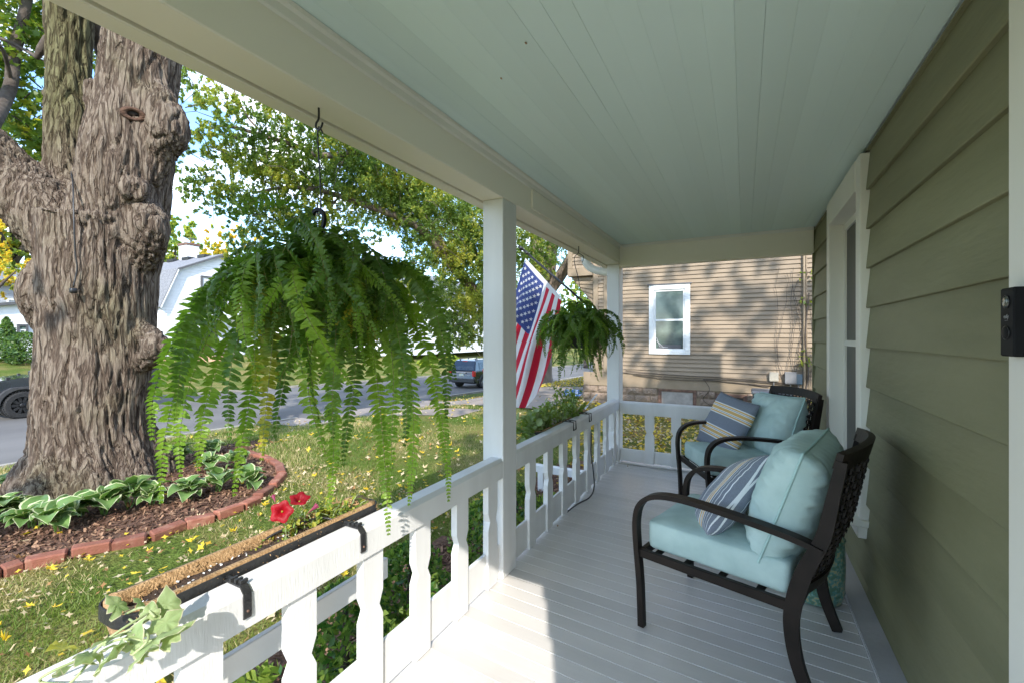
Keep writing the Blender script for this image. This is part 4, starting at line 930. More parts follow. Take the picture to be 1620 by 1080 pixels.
# ================================================================ VEHICLES
def wheel(parent, x, y, z, r, w_, rimm, spokes=5, side=1, lug=False):
    """axle along local x; side = +1 outer face to +x"""
    t = MB(); t.lathe([(r*.62, -w_/2), (r*.9, -w_/2), (r*.985, -w_*.40), (r, -w_*.3), (r, w_*.3), (r*.985, w_*.40), (r*.9, w_/2), (r*.62, w_/2)], (0, 0, 0), 36, axis=0, cap=False)
    if lug:
        for k in range(36):
            a = 6.283*k/36; rot = Matrix.Rotation(a, 3, 'X')
            for sx in (-.28, .28): t.box(sx*w_-.04, sx*w_+.04, -.018, .018, r-.012, r+.014, 0, rot, (0, 0, 0))
    o = t.build('wheel', 'tyre', parent, False, (x, y, z)); auto(o)
    m = MB(); xo = side*w_*.36
    m.lathe([(r*.63, -w_*.42), (r*.63, w_*.42), (r*.58, w_*.42), (r*.56, w_*.1), (r*.56, -w_*.42)], (0, 0, 0), 30, axis=0, cap=False)
    for k in range(spokes):
        a = 6.283*k/spokes+.3; rot = Matrix.Rotation(a, 3, 'X'); hw = r*(.085 if spokes > 6 else .12)
        m.box(xo-.02, xo+.02, -hw, hw, r*.1, r*.6, 0, rot, (0, 0, 0))
    m.lathe([(r*.16, xo-.03), (r*.16, xo+.03*side), (r*.10, xo+.045*side), (.001, xo+.045*side)], (0, 0, 0), 18, axis=0)
    if lug:
        for k in range(16):
            a = 6.283*k/16; m.box(side*w_*.42-.008, side*w_*.42+.01, math.cos(a)*r*.60-.01, math.cos(a)*r*.60+.01, math.sin(a)*r*.60-.01, math.sin(a)*r*.60+.01)
    rr = m.build('rim', rimm, o)
    MB().lathe([(r*.5, -.03), (r*.5, .02)], (0, 0, 0), 20, axis=0).build('brake_disc', 'black', o); return o
def loft(sections, name, m, parent, close=True, bevel=None, mi=None):
    """sections: list of equal-length point rings"""
    n = len(sections[0]); vs = [p for s_ in sections for p in s_]
    fs = [(i*n+k, i*n+(k+1) % n, (i+1)*n+(k+1) % n, (i+1)*n+k) for i in range(len(sections)-1) for k in range(n)]
    fs += [tuple(range(n))[::-1], tuple(range((len(sections)-1)*n, len(sections)*n))]
    s_ = MB(); s_.add(vs, fs); o = s_.build(name, m, parent); 
    if bevel:
        bm = bmesh.new(); bm.from_mesh(o.data); bmesh.ops.bevel(bm, geom=[e for e in bm.edges if len(e.link_faces) == 2 and e.calc_face_angle(0) > .3], offset=bevel, segments=2, affect='EDGES'); bm.to_mesh(o.data); bm.free()
    auto(o, 35); return o
def suv(loc, rz, label):
    t = thing('parked_car', label, 'car', loc, rz)   # local: +y forward, x right, rear at y=0
    W = .93
    prof = [(.02, .48), (-.06, .62), (.0, .95), (.05, 1.08), (.35, 1.10), (3.4, 1.10), (4.55, 1.02), (4.68, .85), (4.72, .6), (4.68, .38), (4.3, .30), (.25, .32)]
    b = MB(); b.prism(prof, 0, -W, W)
    bm = bmesh.new(); me = b.mesh('body', 'carpaint'); bm.from_mesh(me)
    # wheel arches cut as recessed dark discs is costly: arches are flared lips below
    bmesh.ops.bevel(bm, geom=bm.edges[:], offset=.045, segments=3, affect='EDGES'); bm.to_mesh(me); bm.free()
    auto(link('body', me, t), 35)
    g0 = [(.10, 1.10), (.40, 1.70), (.75, 1.78), (2.7, 1.76), (3.05, 1.68), (3.75, 1.10)]
    b = MB(); n = len(g0)
    vs = []
    for sx in (-1, 1):
        for y, z in g0: vs.append((sx*(W-.02-(z-1.1)*.26), y, z))
    fs = [tuple(range(n)), tuple(range(n, 2*n))[::-1]]+[(i, (i+1) % n, n+(i+1) % n, n+i) for i in range(n)]
    b.add(vs, fs); me = b.mesh('cabin', 'carpaint'); bm = bmesh.new(); bm.from_mesh(me); bmesh.ops.bevel(bm, geom=bm.edges[:], offset=.04, segments=2, affect='EDGES'); bm.to_mesh(me); bm.free(); auto(link('cabin', me, t), 35)
    # glass
    def quad(nm, pts, m, off=.012):
        p = [Vector(q) for q in pts]; nrm = (p[1]-p[0]).cross(p[2]-p[0]).normalized(); s_ = MB(); s_.add([q+nrm*off for q in p]+[q-nrm*.02 for q in p], [tuple(range(len(p))), tuple(range(len(p), 2*len(p)))[::-1]]+[(i, len(p)+i, len(p)+(i+1) % len(p), (i+1) % len(p)) for i in range(len(p))])
        return s_.build(nm, m, t)
    quad('rear_window', [(-.74, .155, 1.17), (.74, .155, 1.17), (.66, .385, 1.62), (-.66, .385, 1.62)][::1], 'cargls', .02)
    for sx in (-1, 1):
        def sp(y, z): return (sx*(W-.02-(z-1.1)*.26+.004), y, z)
        for ya_, yb_, sl0, sl1 in ((.62, 1.28, .12, 0), (1.40, 2.22, 0, 0), (2.34, 3.30, 0, .42)):
            pts = [sp(ya_, 1.17), sp(yb_, 1.17), sp(yb_-sl1, 1.60), sp(ya_+sl0*.6, 1.60)]
            quad('side_window', pts if sx > 0 else pts[::-1], 'cargls', .008)
        for yy in (.98, 3.72):
            b = MB(); ring = [(yy+.47*math.cos(a), .40+.47*math.sin(a)) for a in np.linspace(-.15, math.pi+.15, 14)]; ri = [(yy+.39*math.cos(a), .40+.39*math.sin(a)) for a in np.linspace(math.pi+.15, -.15, 14)]
            b.prism(ring+ri, 0, sx*(W-.02), sx*(W+.035)); b.build('wheel_arch', 'trimpl', t)
            b = MB(); b.lathe([(.40, sx*(W-.25)), (.40, sx*(W+.004))], (0, yy, .42), 24, axis=0); b.build('wheel_well', 'black', t)
            wheel(t, sx*(W-.10), yy, .37, .37, .25, 'rim', 5, sx)
        b = MB(); b.bbox(sx*.60-.035 if 0 else sx*.58-.02, sx*.58+.02, .6, 2.75, 1.82, 1.85, .008); [b.box(sx*.58-.015, sx*.58+.015, y, y+.08, 1.74, 1.82) for y in (.65, 1.6, 2.6)]; b.build('roof_rail', 'black', t)
        MB().bbox(sx*(W-.16), sx*(W+.006), -.035, .16, .78, 1.12, .02).build('tail_lamp', 'redlens', t)
        MB().bbox(sx*(W-.01), sx*(W+.012), .3, 4.4, .52, .62, .01).build('side_moulding', 'trimpl', t)
        b = MB(); b.bbox(sx*(W+.02), sx*(W+.2), 2.95, 3.12, 1.12, 1.28, .03); b.build('mirror', 'carpaint', t)
        for yy in (1.36, 2.28): MB().box(sx*(W-.004), sx*(W+.003), yy-.006, yy+.006, .5, 1.1).build('door_gap', 'black', t)
        for yy in (1.5, 2.4): MB().bbox(sx*(W+.002), sx*(W+.03), yy, yy+.17, .98, 1.01, .006).build('door_handle', 'carpaint', t)
    MB().bbox(-W+.02, W-.02, -.12, .05, .42, .66, .03).build('bumper', 'trimpl', t)
    b = MB(); b.bbox(-.16, .16, -.045, -.02, .80, .95, .004); pl = b.build('number_plate', 'plate', t)
    MB().bbox(-.34, .34, -.04, -.005, .965, 1.03, .008).build('tailgate_garnish', 'rim', t)
    MB().bbox(-.17, .17, .36, .43, 1.66, 1.70, .006).build('brake_lamp', 'redlens', t)
    b = MB(); b.sweep([(.05, .17, 1.19), (.45, .21, 1.22)], (0, 1, .3), .02, .02); b.build('wiper', 'black', t)
    b = MB(); b.bbox(.30, .62, -.03, -.012, .82, .86, .004); b.build('badge', 'rim', t)
    return t
sv = atz(752, 612, G(-14.5, 23)-.05)
suv((-15.35, 22.6, G(-15.3, 24.5)-.03), R(0), 'black parked SUV seen from behind with red tail lamps')
jp = thing('parked_car', 'dark slate off-road car with chunky black wheels, its nose beside the big trunk', 'car', (-21.55, 5.3, G(-21.5, 5.3)-.05), math.pi)  # local +y forward -> world -y
# local origin: front axle
W = .92
prof = [(-3.9, .62), (-3.9, 1.12), (-.75, 1.16), (-.55, 1.30), (-.4, 1.33), (.55, 1.22), (.72, 1.12), (.78, .72), (.74, .58), (.5, .52), (-3.7, .52)]
me = MB().prism(prof, 0, -W*.86, W*.86).mesh('body', 'carblue'); bm = bmesh.new(); bm.from_mesh(me); bmesh.ops.bevel(bm, geom=bm.edges[:], offset=.04, segments=2, affect='EDGES'); bm.to_mesh(me); bm.free(); auto(link('body', me, jp), 35)
b = MB(); b.prism([(-3.88, 1.12), (-3.8, 1.85), (-1.05, 1.82), (-.55, 1.2)], 0, -.72, .72); auto(b.build('cabin', 'carblue', jp))
for sx in (-1, 1):
    b = MB(); b.add([(sx*.735, -3.6, 1.25), (sx*.735, -2.3, 1.25), (sx*.735, -2.3, 1.72), (sx*.735, -3.55, 1.72)], [(0, 1, 2, 3)]); b.add([(sx*.735, -2.2, 1.25), (sx*.735, -.75, 1.25), (sx*.735, -1.12, 1.72), (sx*.735, -2.2, 1.72)], [(0, 1, 2, 3)]); b.build('side_window', 'cargls', jp)
    for yy in (0, -2.95):
        ring = [(yy+.60*math.cos(a), .45+.60*min(math.sin(a), .93)) for a in np.linspace(.05, math.pi-.05, 12)]; ri = [(yy+.50*math.cos(a), .45+.50*math.sin(a)) for a in np.linspace(math.pi-.05, .05, 12)]
        b = MB(); b.prism(ring+ri, 0, sx*(W*.80), sx*(W+.06)); b.build('fender_flare', 'trimpl', jp)
        b = MB(); b.lathe([(.5, sx*.55), (.5, sx*(W*.86+.003))], (0, yy, .48), 24, axis=0); b.build('wheel_well', 'black', jp)
        wheel(jp, sx*(W-.08), yy, .43, .43, .28, 'rimblk', 10, sx, True)
    b = MB(); b.bbox(sx*(.80), sx*(.99), -.78, -.62, 1.24, 1.42, .03); b.build('mirror', 'black', jp)
    MB().lathe([(.10, 0), (.09, .03), (.001, .04)], (sx*.55, .76, .98), 16, axis=1).build('headlight', 'rim', jp)
b = MB(); b.bbox(-.85, .85, .80, .98, .55, .75, .02); b.build('bumper', 'trimpl', jp)
b = MB(); b.sweep([(-.5, -.50, 1.36), (.2, -.44, 1.37)], (0, 1, 0), .05, .03); b.bbox(.60, .70, -.35, -.28, 1.30, 1.36, .01); b.bbox(-.70, -.60, .2, .3, 1.22, 1.32, .01); b.build('hood_latch', 'black', jp)
for sx in (-.55, -.3, -.1, .1, .3, .55): pass
b = MB(); [b.box(x-.035, x+.035, .775, .80, .82, 1.08) for x in np.linspace(-.32, .32, 7)]; b.build('grille', 'black', jp)

# ================================================================ TREES
def leaf_cloud(blobs, size, n_tot, aspect=.5, vert=.5):
    """blobs: (centre, radii, weight). small bent leaves spread through the volume in twiggy sprays -> V (quads)"""
    P = []; wt = np.array([b[2] for b in blobs], float); wt /= wt.sum()
    for (c, rad, w_), f in zip(blobs, wt):
        n = int(n_tot*f); sprays = max(1, n//26)
        d = rng.normal(0, 1, (sprays, 3)); d /= np.linalg.norm(d, axis=1)[:, None]; rr = rng.uniform(.25, 1, sprays)**.5
        cc = np.array(c)+d*rr[:, None]*np.array(rad)
        ax = rng.normal(0, .6, (sprays, 3)); ax[:, 2] -= vert; ax /= np.linalg.norm(ax, axis=1)[:, None]
        L_ = rng.uniform(.25, .6, sprays)*max(rad)*.55
        k = 26; t = rng.uniform(0, 1, (sprays, k))
        q = cc[:, None, :]+ax[:, None, :]*(t*L_[:, None])[:, :, None]+rng.normal(0, .05, (sprays, k, 3))*(max(rad)*.55)
        P.append(q.reshape(-1, 3))
    P = np.concatenate(P); n = len(P)
    d = rng.normal(0, 1, (n, 3)); d[:, 2] -= .5; d /= np.linalg.norm(d, axis=1)[:, None]
    e = np.cross(d, rng.normal(0, 1, (n, 3))); e /= np.linalg.norm(e, axis=1)[:, None]
    s_ = rng.uniform(.6, 1.35, n)*size
    A = d*s_[:, None]; B = e*(s_*aspect)[:, None]
    V = np.stack([P-A, P-A*.1-B, P+A, P-A*.1+B], 1).reshape(-1, 3)
    return V, np.arange(4*n).reshape(n, 4), P
def crown(name, blobs, size, n, mats, w, parent=None, loc=None, aspect=.5, vert=.5):
    V, Fc, P = leaf_cloud(blobs, size, n, aspect, vert); m = len(Fc)
    # colour varies by spray, so clumps read light and dark
    q = np.array([noise.noise(Vector(p)*.9) for p in P[::13]]); q = np.repeat(q, 13)[:m]; q = np.pad(q, (0, m-len(q)))
    r = rng.random(m)*.7+(q*.9+.15); th = np.cumsum(w); th = th/th[-1]; mi = np.clip(np.searchsorted(th, np.clip(r, 0, .999)), 0, len(mats)-1)
    return link(name, npmesh(name, V, Fc, mats, mi), parent, loc)
def limb_obj(paths, name, m, parent=None, n=8):
    b = MB()
    for pts, rad in paths:
        p = smooth_path(pts, 5); r = lerp_list(rad, 5); b.tube(p, r, n)
    o = b.build(name, m, parent, True); return o

# ---- the big old maple
def voxel_tree(paths, vox, nm, m, moss_from=None):
    b = MB()
    for pts, rad in paths: b.tube(smooth_path(pts, 6), lerp_list(rad, 6), 22)
    me = b.mesh('tmp', m); o = bpy.data.objects.new('tmp', me); COL.objects.link(o)
    r = o.modifiers.new('r', 'REMESH'); r.mode = 'VOXEL'; r.voxel_size = vox; r.use_smooth_shade = True
    s_ = o.modifiers.new('s', 'SMOOTH'); s_.factor = .6; s_.iterations = 7
    bpy.context.view_layer.update(); me2 = bpy.data.meshes.new_from_object(o.evaluated_get(bpy.context.evaluated_depsgraph_get()))
    bpy.data.objects.remove(o); me2.name = nm
    n = len(me2.vertices); co = np.empty(n*3, np.float32); me2.vertices.foreach_get('co', co); co = co.reshape(-1, 3)
    no = np.empty(n*3, np.float32); me2.vertex_normals.foreach_get('vector', no); no = no.reshape(-1, 3)
    disp = np.empty(n, np.float32); cx, cy = TC.x, TC.y
    for i in range(n):
        x, y, z = co[i]
        a = Vector((x*10+.8*noise.noise(Vector((x*1.4, y*1.4, z*1.2))), y*10+.8*noise.noise(Vector((x*1.4, z*1.2, y))), z*.95))
        f = abs(noise.noise(a)); f2 = abs(noise.noise(a*2.3+Vector((7, 3, 1))))
        disp[i] = .050*min(f, .16)/.16+.035*f2-.055+.05*noise.noise(Vector((x*1.7, y*1.7, z*1.1)))
    co = co+no*disp[:, None]; me2.vertices.foreach_set('co', co.ravel()); 
    at = me2.attributes.new('moss', 'FLOAT', 'POINT'); vals = np.array([moss_from(c) for c in co], np.float32) if moss_from else np.zeros(n, np.float32)
    at.data.foreach_set('value', vals)
    me2.materials.clear(); me2.materials.append(M[m]); me2.polygons.foreach_set('use_smooth', np.ones(len(me2.polygons), bool)); me2.update(); return me2
TC = atd(153, 600, 5.76)
def T(u, v, d=5.76): return atd(u, v, d)
gb = G(TC.x, TC.y)
base = Vector((TC.x, TC.y, gb-.15))
paths = [
 ([base+Vector((0, 0, -.1)), base+Vector((.0, 0, .25)), T(150, 700), T(153, 600), T(158, 500), T(160, 420), T(165, 350)], [.80, .76, .63, .575, .58, .61, .64]),
 ([T(165, 400), T(190, 320), T(207, 230), T(222, 120), T(232, 10), T(255, -140), T(300, -320)], [.50, .50, .46, .405, .39, .37, .33]),
 ([T(125, 400), T(110, 310, 5.95), T(108, 220, 6.05), T(109, 90, 6.1), T(106, -60, 6.1), T(90, -260, 6.2)], [.34, .27, .245, .25, .25, .22]),
 ([T(140, 430), T(85, 350, 5.7), T(10, 275, 5.6), T(-60, 215, 5.5), T(-150, 140, 5.4), T(-260, -20, 5.3)], [.42, .40, .36, .33, .31, .28]),
]
for a in range(9):     # root flare
    an = a*6.283/9+.3; d = Vector((math.cos(an), math.sin(an), 0)); paths.append(([base+Vector((0, 0, .75))+d*.38, base+Vector((0, 0, .28))+d*.62, base+Vector((0, 0, -.05))+d*(.98+.12*math.sin(a*5))], [.26, .22, .10]))
# burls and broken stubs
camd = Vector((.9, -.35, 0)).normalized()
paths += [([T(238, 120, 5.7), T(258, 175, 5.65), T(266, 208, 5.65), T(250, 240, 5.7), T(225, 290, 5.7)], [.14, .21, .23, .21, .2]), ([T(215, 310), T(233, 350, 5.65), T(233, 375, 5.65), T(215, 420)], [.2, .22, .21, .2]),
          ([T(105, 390), T(88, 445, 5.65), T(86, 470, 5.65), T(102, 520)], [.2, .33, .32, .25]), ([T(225, 520), T(244, 543, 5.62), T(244, 552, 5.62), T(225, 575)], [.1, .125, .12, .1]), ([T(185, 195, 5.55), T(158, 165, 5.5), T(147, 128, 5.45)], [.22, .14, .09]),
          ([T(95, 150, 6.0), T(70, 148, 6.0)], [.12, .08]), ([T(210, 300, 5.6), T(214, 300, 5.4)], [.2, .10])]
def mossf(c):
    p = Vector(c)-Vector((0, 0, H)); d = -sY*p.x+cY*p.y; u = CX+F*(cY*p.x+sY*p.y)/d; v = HY-F*p.z/d
    return ss((300-v)/150)*ss((158-u)/20)*ss((u-60)/15) if d > 5.75 else 0
mt = thing('maple_tree', 'massive old maple with furrowed bark, split into three limbs beside the porch', 'tree', (TC.x, TC.y, gb))
me = voxel_tree([([p-Vector((TC.x, TC.y, gb)) for p in a], r) for a, r in paths], .021, 'trunk', 'bark', lambda c: mossf(Vector(c)+Vector((TC.x, TC.y, gb))))
link('trunk', me, mt)
def loc(p): return Vector(p)-Vector((TC.x, TC.y, gb))
# sawn branch scar with dark hollow
M['scar'] = mat('rusty_scar_wood', (.06, .030, .018), (.12, .065, .042), 14, .95, 1, 40, bdist=.02)
kp = loc(T(211, 181, 5.40)); nrm = (loc(Vector((0, 0, 1.6)))-kp).normalized()
def oriented(mb, name, m, parent, p, n_, sm=True):
    q = n_.to_track_quat('Z', 'Y'); return link(name, mb.mesh(name, m, sm), parent, p, q.to_euler())
b = MB(); b.lathe([(.12, -.14), (.115, -.02), (.095, .004), (.07, -.004), (.055, -.03), (.05, -.06)], (0, 0, 0), 18); o = oriented(b, 'branch_scar', 'scar', mt, kp, nrm); o.scale = (1.1, .7, .6)
b = MB(); b.lathe([(.062, -.035), (.001, -.04)], (0, 0, 0), 14); o2 = oriented(b, 'hollow', 'hollow', mt, kp+nrm*.008, nrm); o2.scale = (1.35, .8, 1)
# smaller limbs, dead twig stubs and the high crown
tw = []
def L_(pts, rad): tw.append(([loc(p) for p in pts], rad))
L_([T(-30, 215, 5.5), T(5, 165, 6.6), T(18, 130, 6.9), T(22, 85, 7.1), T(35, 35, 7.2), T(48, -30, 7.4), T(60, -150, 7.6)], [.12, .085, .08, .085, .07, .06, .05])
L_([T(18, 130, 6.9), T(5, 80, 6.6), T(-10, 70, 6.5)], [.03, .025, .02]); L_([T(-30, 50, 6.4), T(10, 65, 6.5), T(40, 80, 6.5), T(60, 92, 6.4)], [.03, .024, .02, .03])
L_([T(76, 60, 6.2), T(66, 78, 6.2), T(58, 92, 6.2)], [.05, .055, .03]); L_([T(140, 20, 6.4), T(152, 55, 6.6), T(160, 90, 6.7), T(168, 108, 6.7)], [.10, .09, .06, .05])
L_([T(20, 145, 6.9), T(-20, 140, 7.2), T(-60, 120, 7.6)], [.05, .04, .03])
top = [TC+Vector(v) for v in ((-1.5, 1.0, 9), (2.2, 0.2, 9.5), (0, 2.5, 10), (-3, -1.5, 8.5), (1, -2.5, 9), (3.2, 2.6, 8.6))]
L_([T(300, -320), TC+Vector((1.4, .5, 7.5)), top[1]], [.33, .22, .08]); L_([T(300, -320), TC+Vector((1.2, 1.8, 7.5)), top[5]], [.3, .2, .08])
L_([T(90, -260, 6.2), TC+Vector((-.4, 1.2, 8)), top[2]], [.22, .17, .08]); L_([T(90, -260, 6.2), TC+Vector((-1, .6, 8)), top[0]], [.2, .15, .07])
L_([T(-260, -20, 5.3), TC+Vector((-2.6, -1.6, 6)), top[3]], [.28, .18, .08]); L_([T(-260, -20, 5.3), TC+Vector((-.4, -2.6, 7)), top[4]], [.24, .15, .07])
limb_obj(tw, 'limb', 'darkwood', mt)
bl = []
for p in top:
    for k in range(4): q = loc(p)+Vector((random.uniform(-1.8, 1.8), random.uniform(-1.8, 1.8), random.uniform(-1, 1.8))); bl.append((q, (1.4, 1.4, 1.0), 1))
crown('crown', bl, .085, 26000, ['mapled', 'maple', 'mapley'], [.35, .5, .15], mt, aspect=.62)
# near foliage hanging in the upper left, real lobed leaves
def lobed_cloud(blobs, s, n_tot, mats, w_, parent, name='foliage'):
    base = np.array([(0, -.5), (.30, -.2), (.8, -.35), (.45, .1), (.75, .6), (.28, .45), (0, 1.1), (-.28, .45), (-.75, .6), (-.45, .1), (-.8, -.35), (-.30, -.2)])
    P = []; wt = np.array([b_[2] for b_ in blobs], float); wt /= wt.sum()
    for (c, rad, _), f in zip(blobs, wt):
        n = int(n_tot*f); d = rng.normal(0, 1, (n, 3)); d /= np.linalg.norm(d, axis=1)[:, None]; P.append(np.array(c)+d*(rng.uniform(0, 1, n)**.5)[:, None]*np.array(rad))
    P = np.concatenate(P); n = len(P)
    nz_ = rng.normal(0, .7, (n, 3)); nz_[:, 2] += .8; nz_ /= np.linalg.norm(nz_, axis=1)[:, None]
    t = np.cross(nz_, rng.normal(0, 1, (n, 3))); t /= np.linalg.norm(t, axis=1)[:, None]; b2 = np.cross(nz_, t); sz = rng.uniform(.6, 1.3, n)*s
    V = np.stack([P+(t*bx+b2*by-nz_*(abs(bx)**2*.35))*sz[:, None] for bx, by in base], 1).reshape(-1, 3)
    return link(name, npmesh(name, V, np.arange(12*n).reshape(n, 12), mats, rng.choice(len(mats), n, p=w_)), parent)
bl = []
for u, v, d, r, w_ in ((10, 20, 7.5, .55, 1), (35, 60, 7.3, .4, .7), (60, 20, 7.6, .5, 1.2), (65, 60, 7.4, .35, .5), (5, 120, 7.3, .4, .7), (50, 100, 7.3, .28, .3), (40, 150, 7.5, .33, .5), (75, 160, 7.4, .22, .3), (30, 185, 7.5, .4, .8), (65, 215, 7.6, .35, .7), (45, 215, 7.4, .35, .7), (70, 245, 7.5, .25, .5), (10, 90, 7.0, .25, .3),
                      (-30, 60, 7, .6, 1), (-30, 150, 7, .5, .8), (165, 60, 7.6, .3, .3), (160, 100, 7.6, .22, .2), (165, 20, 7.5, .3, .3), (20, -40, 7.4, .6, 1), (75, 110, 7.5, .2, .25)):
    bl.append((loc(T(u, v, d)), (r, r, r*.75), w_))
lobed_cloud(bl, .085, 2100, ['maple', 'mapley', 'mapled'], [.5, .2, .3], mt)
tg = MB(); r_ = random.Random(5)
for c, rad, w_ in bl:
    for k in range(3):
        a = Vector(c)+Vector((r_.uniform(-1, 1), r_.uniform(-1, 1), r_.uniform(-1, 1)))*rad[0]; e = Vector(c)+Vector((r_.uniform(-1, 1), r_.uniform(-1, 1), r_.uniform(-1, 1)))*rad[0]
        tg.tube([a, (a+e)/2+Vector((0, 0, .08)), e], [.012, .008, .004], 4)
tg.build('twigs', 'darkwood', mt)['kind'] = 'stuff'
b = MB(); b.tube(smooth_path([T(113, 272, 5.42), T(116, 300, 5.22), T(117, 350, 5.13), T(119, 400, 5.15), T(122, 425, 5.17), T(116, 455, 5.16)], 5), .008, 6); b.bbox(*sum([[a-.03, a+.03] for a in T(116, 460, 5.14)], []), .008)
cdo = b.build('light_string', 'black', None, True); tag(cdo, 'thin black cord hanging down the front of the big trunk', 'cord')

# ---- willowy maple behind the post and flag
T2 = atd(853, 595, 22.5); g2 = G(T2.x, T2.y)
t2 = thing('maple_tree', 'large leafy maple with cut limbs standing behind the flag', 'tree', (T2.x, T2.y, g2))
def l2(p): return Vector(p)-Vector((T2.x, T2.y, g2))
def A(u, v, d): return l2(atd(u, v, d))
tr = [([Vector((0, 0, -.2)), Vector((0, 0, .6)), A(856, 520, 22.5), A(862, 470, 22.4), A(868, 430, 22.2), A(871, 405, 22), A(873, 385, 22)], [.95, .66, .56, .45, .36, .31, .27]),
      ([A(865, 462, 22.3), A(884, 440, 22), A(898, 418, 21.6), A(912, 398, 21.4)], [.40, .30, .27, .24]),
      ([A(860, 500, 22.5), A(852, 450, 22.6), A(850, 390, 22.8), A(843, 300, 23), A(820, 150, 22.5), A(780, 0, 21)], [.45, .38, .36, .33, .28, .18]),
      ([A(855, 575, 22.5), A(820, 535, 21.5), A(763, 477, 20), A(723, 427, 18.5), A(670, 367, 17.3), A(633, 345, 16.6), A(573, 323, 15.6), A(500, 300, 14.5), A(450, 297, 13.8), A(405, 305, 13.4)], [.5, .34, .27, .22, .17, .13, .10, .075, .055, .03]),
      ([A(722, 427, 18.5), A(690, 370, 17.8), A(655, 320, 17.3), A(633, 285, 17), A(600, 235, 16.5), A(560, 180, 16)], [.14, .12, .10, .09, .07, .05]),
      ([A(800, 500, 21), A(760, 420, 19.5), A(735, 370, 19), A(700, 320, 18.5), A(690, 250, 18)], [.2, .16, .13, .10, .07]),
      ([A(600, 235, 16.5), A(513, 247, 14.5), A(470, 232, 14), A(423, 217, 13.3), A(360, 200, 12.8), A(330, 205, 12.6)], [.09, .10, .075, .06, .045, .025]),
      ([A(423, 217, 13.3), A(395, 190, 13), A(378, 160, 12.8), A(365, 130, 12.7)], [.035, .03, .022, .015]), ([A(470, 232, 14), A(420, 235, 13.8), A(363, 240, 13.5)], [.03, .026, .012]),
      ([A(470, 236, 13.8), A(462, 260, 13.7), A(466, 290, 13.7)], [.022, .02, .012]), ([A(520, 330, 14.8), A(545, 310, 15), A(580, 330, 15.5)], [.04, .04, .03]),
      ([A(540, 330, 15), A(500, 340, 14.4), A(460, 345, 14)], [.035, .025, .012])]
M['bark2'] = mat('grey_brown_bark', (.14, .105, .08), (.27, .215, .17), 5, .95, 1, 14, (1, 1, .25), bdist=.05)
limb_obj(tr, 'trunk', 'bark2', t2, 14)
b = MB(); cp_ = A(873, 388, 21.7); b.tube([cp_, cp_+Vector((.02, -.12, .03))], [.26, .2], 16); b.build('sawn_end', 'cut', t2, True)
C2 = []
for u, v, d, r, w_ in (
    # upper left sprays, open with sky between
    (300, 130, 12.5, .8, .6), (345, 165, 12.5, .7, .5), (305, 215, 12.5, .8, .6), (340, 225, 12.6, .7, .5), (300, 280, 12.6, .7, .4), (395, 160, 13, .7, .4), (410, 195, 13, .8, .5), (385, 240, 13, .9, .8), (430, 255, 13.5, .9, .8),
    (400, 285, 13.2, 1.0, .9), (335, 290, 13, .7, .35), (365, 310, 13, .8, .6), (440, 290, 13.5, .8, .7), (420, 340, 13.6, .9, .8), (400, 380, 13.6, .8, .6), (385, 400, 13.4, .6, .35), (445, 350, 14, .9, .7), (470, 270, 14, .9, .7), (500, 235, 14, .8, .5),
    (455, 210, 13.6, .7, .3), (480, 330, 14.2, .8, .6), (490, 380, 14.6, .8, .5), (530, 290, 14.8, .9, .6), (470, 190, 13.6, .6, .25), (500, 200, 14.5, .6, .3),
    # dense mass right of the hook
    (535, 230, 15.5, 1.2, 1.5), (560, 200, 15.5, 1.2, 1.6), (590, 240, 16, 1.4, 1.9), (560, 280, 15.5, 1.2, 1.4), (620, 270, 16.5, 1.4, 2.0), (600, 310, 16.5, 1.1, 1.1), (650, 300, 17, 1.4, 1.9), (690, 310, 17.5, 1.5, 2.0), (730, 330, 18, 1.5, 2.0), (765, 350, 18, 1.4, 1.6),
    (660, 350, 17, 1.1, 1.2), (700, 370, 17.8, 1.5, 1.9), (745, 390, 18.5, 1.5, 1.9), (660, 400, 17.5, 1.1, 1.2), (640, 440, 17.5, 1.0, .9), (690, 430, 18, 1.3, 1.4), (735, 450, 18.5, 1.4, 1.6), (765, 420, 18.5, 1.2, 1.2),
    (650, 480, 17.5, 1.0, .9), (700, 480, 18, 1.1, 1.2), (745, 500, 18.5, 1.1, 1.3), (765, 520, 18, .9, .8), (735, 530, 17.5, .8, .7), (755, 480, 18, 1.1, 1.0), (680, 510, 17, .7, .5), (715, 520, 17, .8, .6), (540, 350, 15, .8, .7), (585, 300, 16, 1.0, 1.0), (630, 330, 16.6, .9, .9), (560, 430, 16, .8, .5), (600, 440, 16.5, .9, .5),
    # right of the post
    (800, 380, 19.5, 1.6, 1.6), (832, 350, 19.5, 1.2, 1.1), (840, 385, 19.8, 1.1, 1.2), (850, 415, 20, 1.0, .9), (835, 445, 20, .8, .5), (880, 350, 20, 1.4, 1.2), (897, 395, 23, 1.1, .6), (890, 370, 22, 1.1, .8), (920, 420, 24, 1.1, .6), (905, 470, 25, 1.3, .6), (880, 500, 26, 1.4, .5),
    # out of the frame, above
    (540, 80, 15, 2.2, 3), (620, 150, 16, 2.0, 2.5), (700, 180, 18, 2.5, 3), (460, 60, 13.5, 2, 1.5), (780, 200, 19, 2.8, 3), (850, 220, 20, 2.8, 3)):
    C2.append((A(u, v, d), (r, r, r*.72), w_))
C2 = C2+[((c[0]+random.uniform(-1, 1), c[1]+random.uniform(-.5, 2.5), c[2]+random.uniform(-.6, .6)), r, w_*.7) for c, r, w_ in C2[:57]]
crown('crown', C2, .052, 290000, ['mapled', 'maple', 'mapley'], [.20, .50, .30], t2, aspect=.42, vert=.9)
tg = MB(); r_ = random.Random(15)
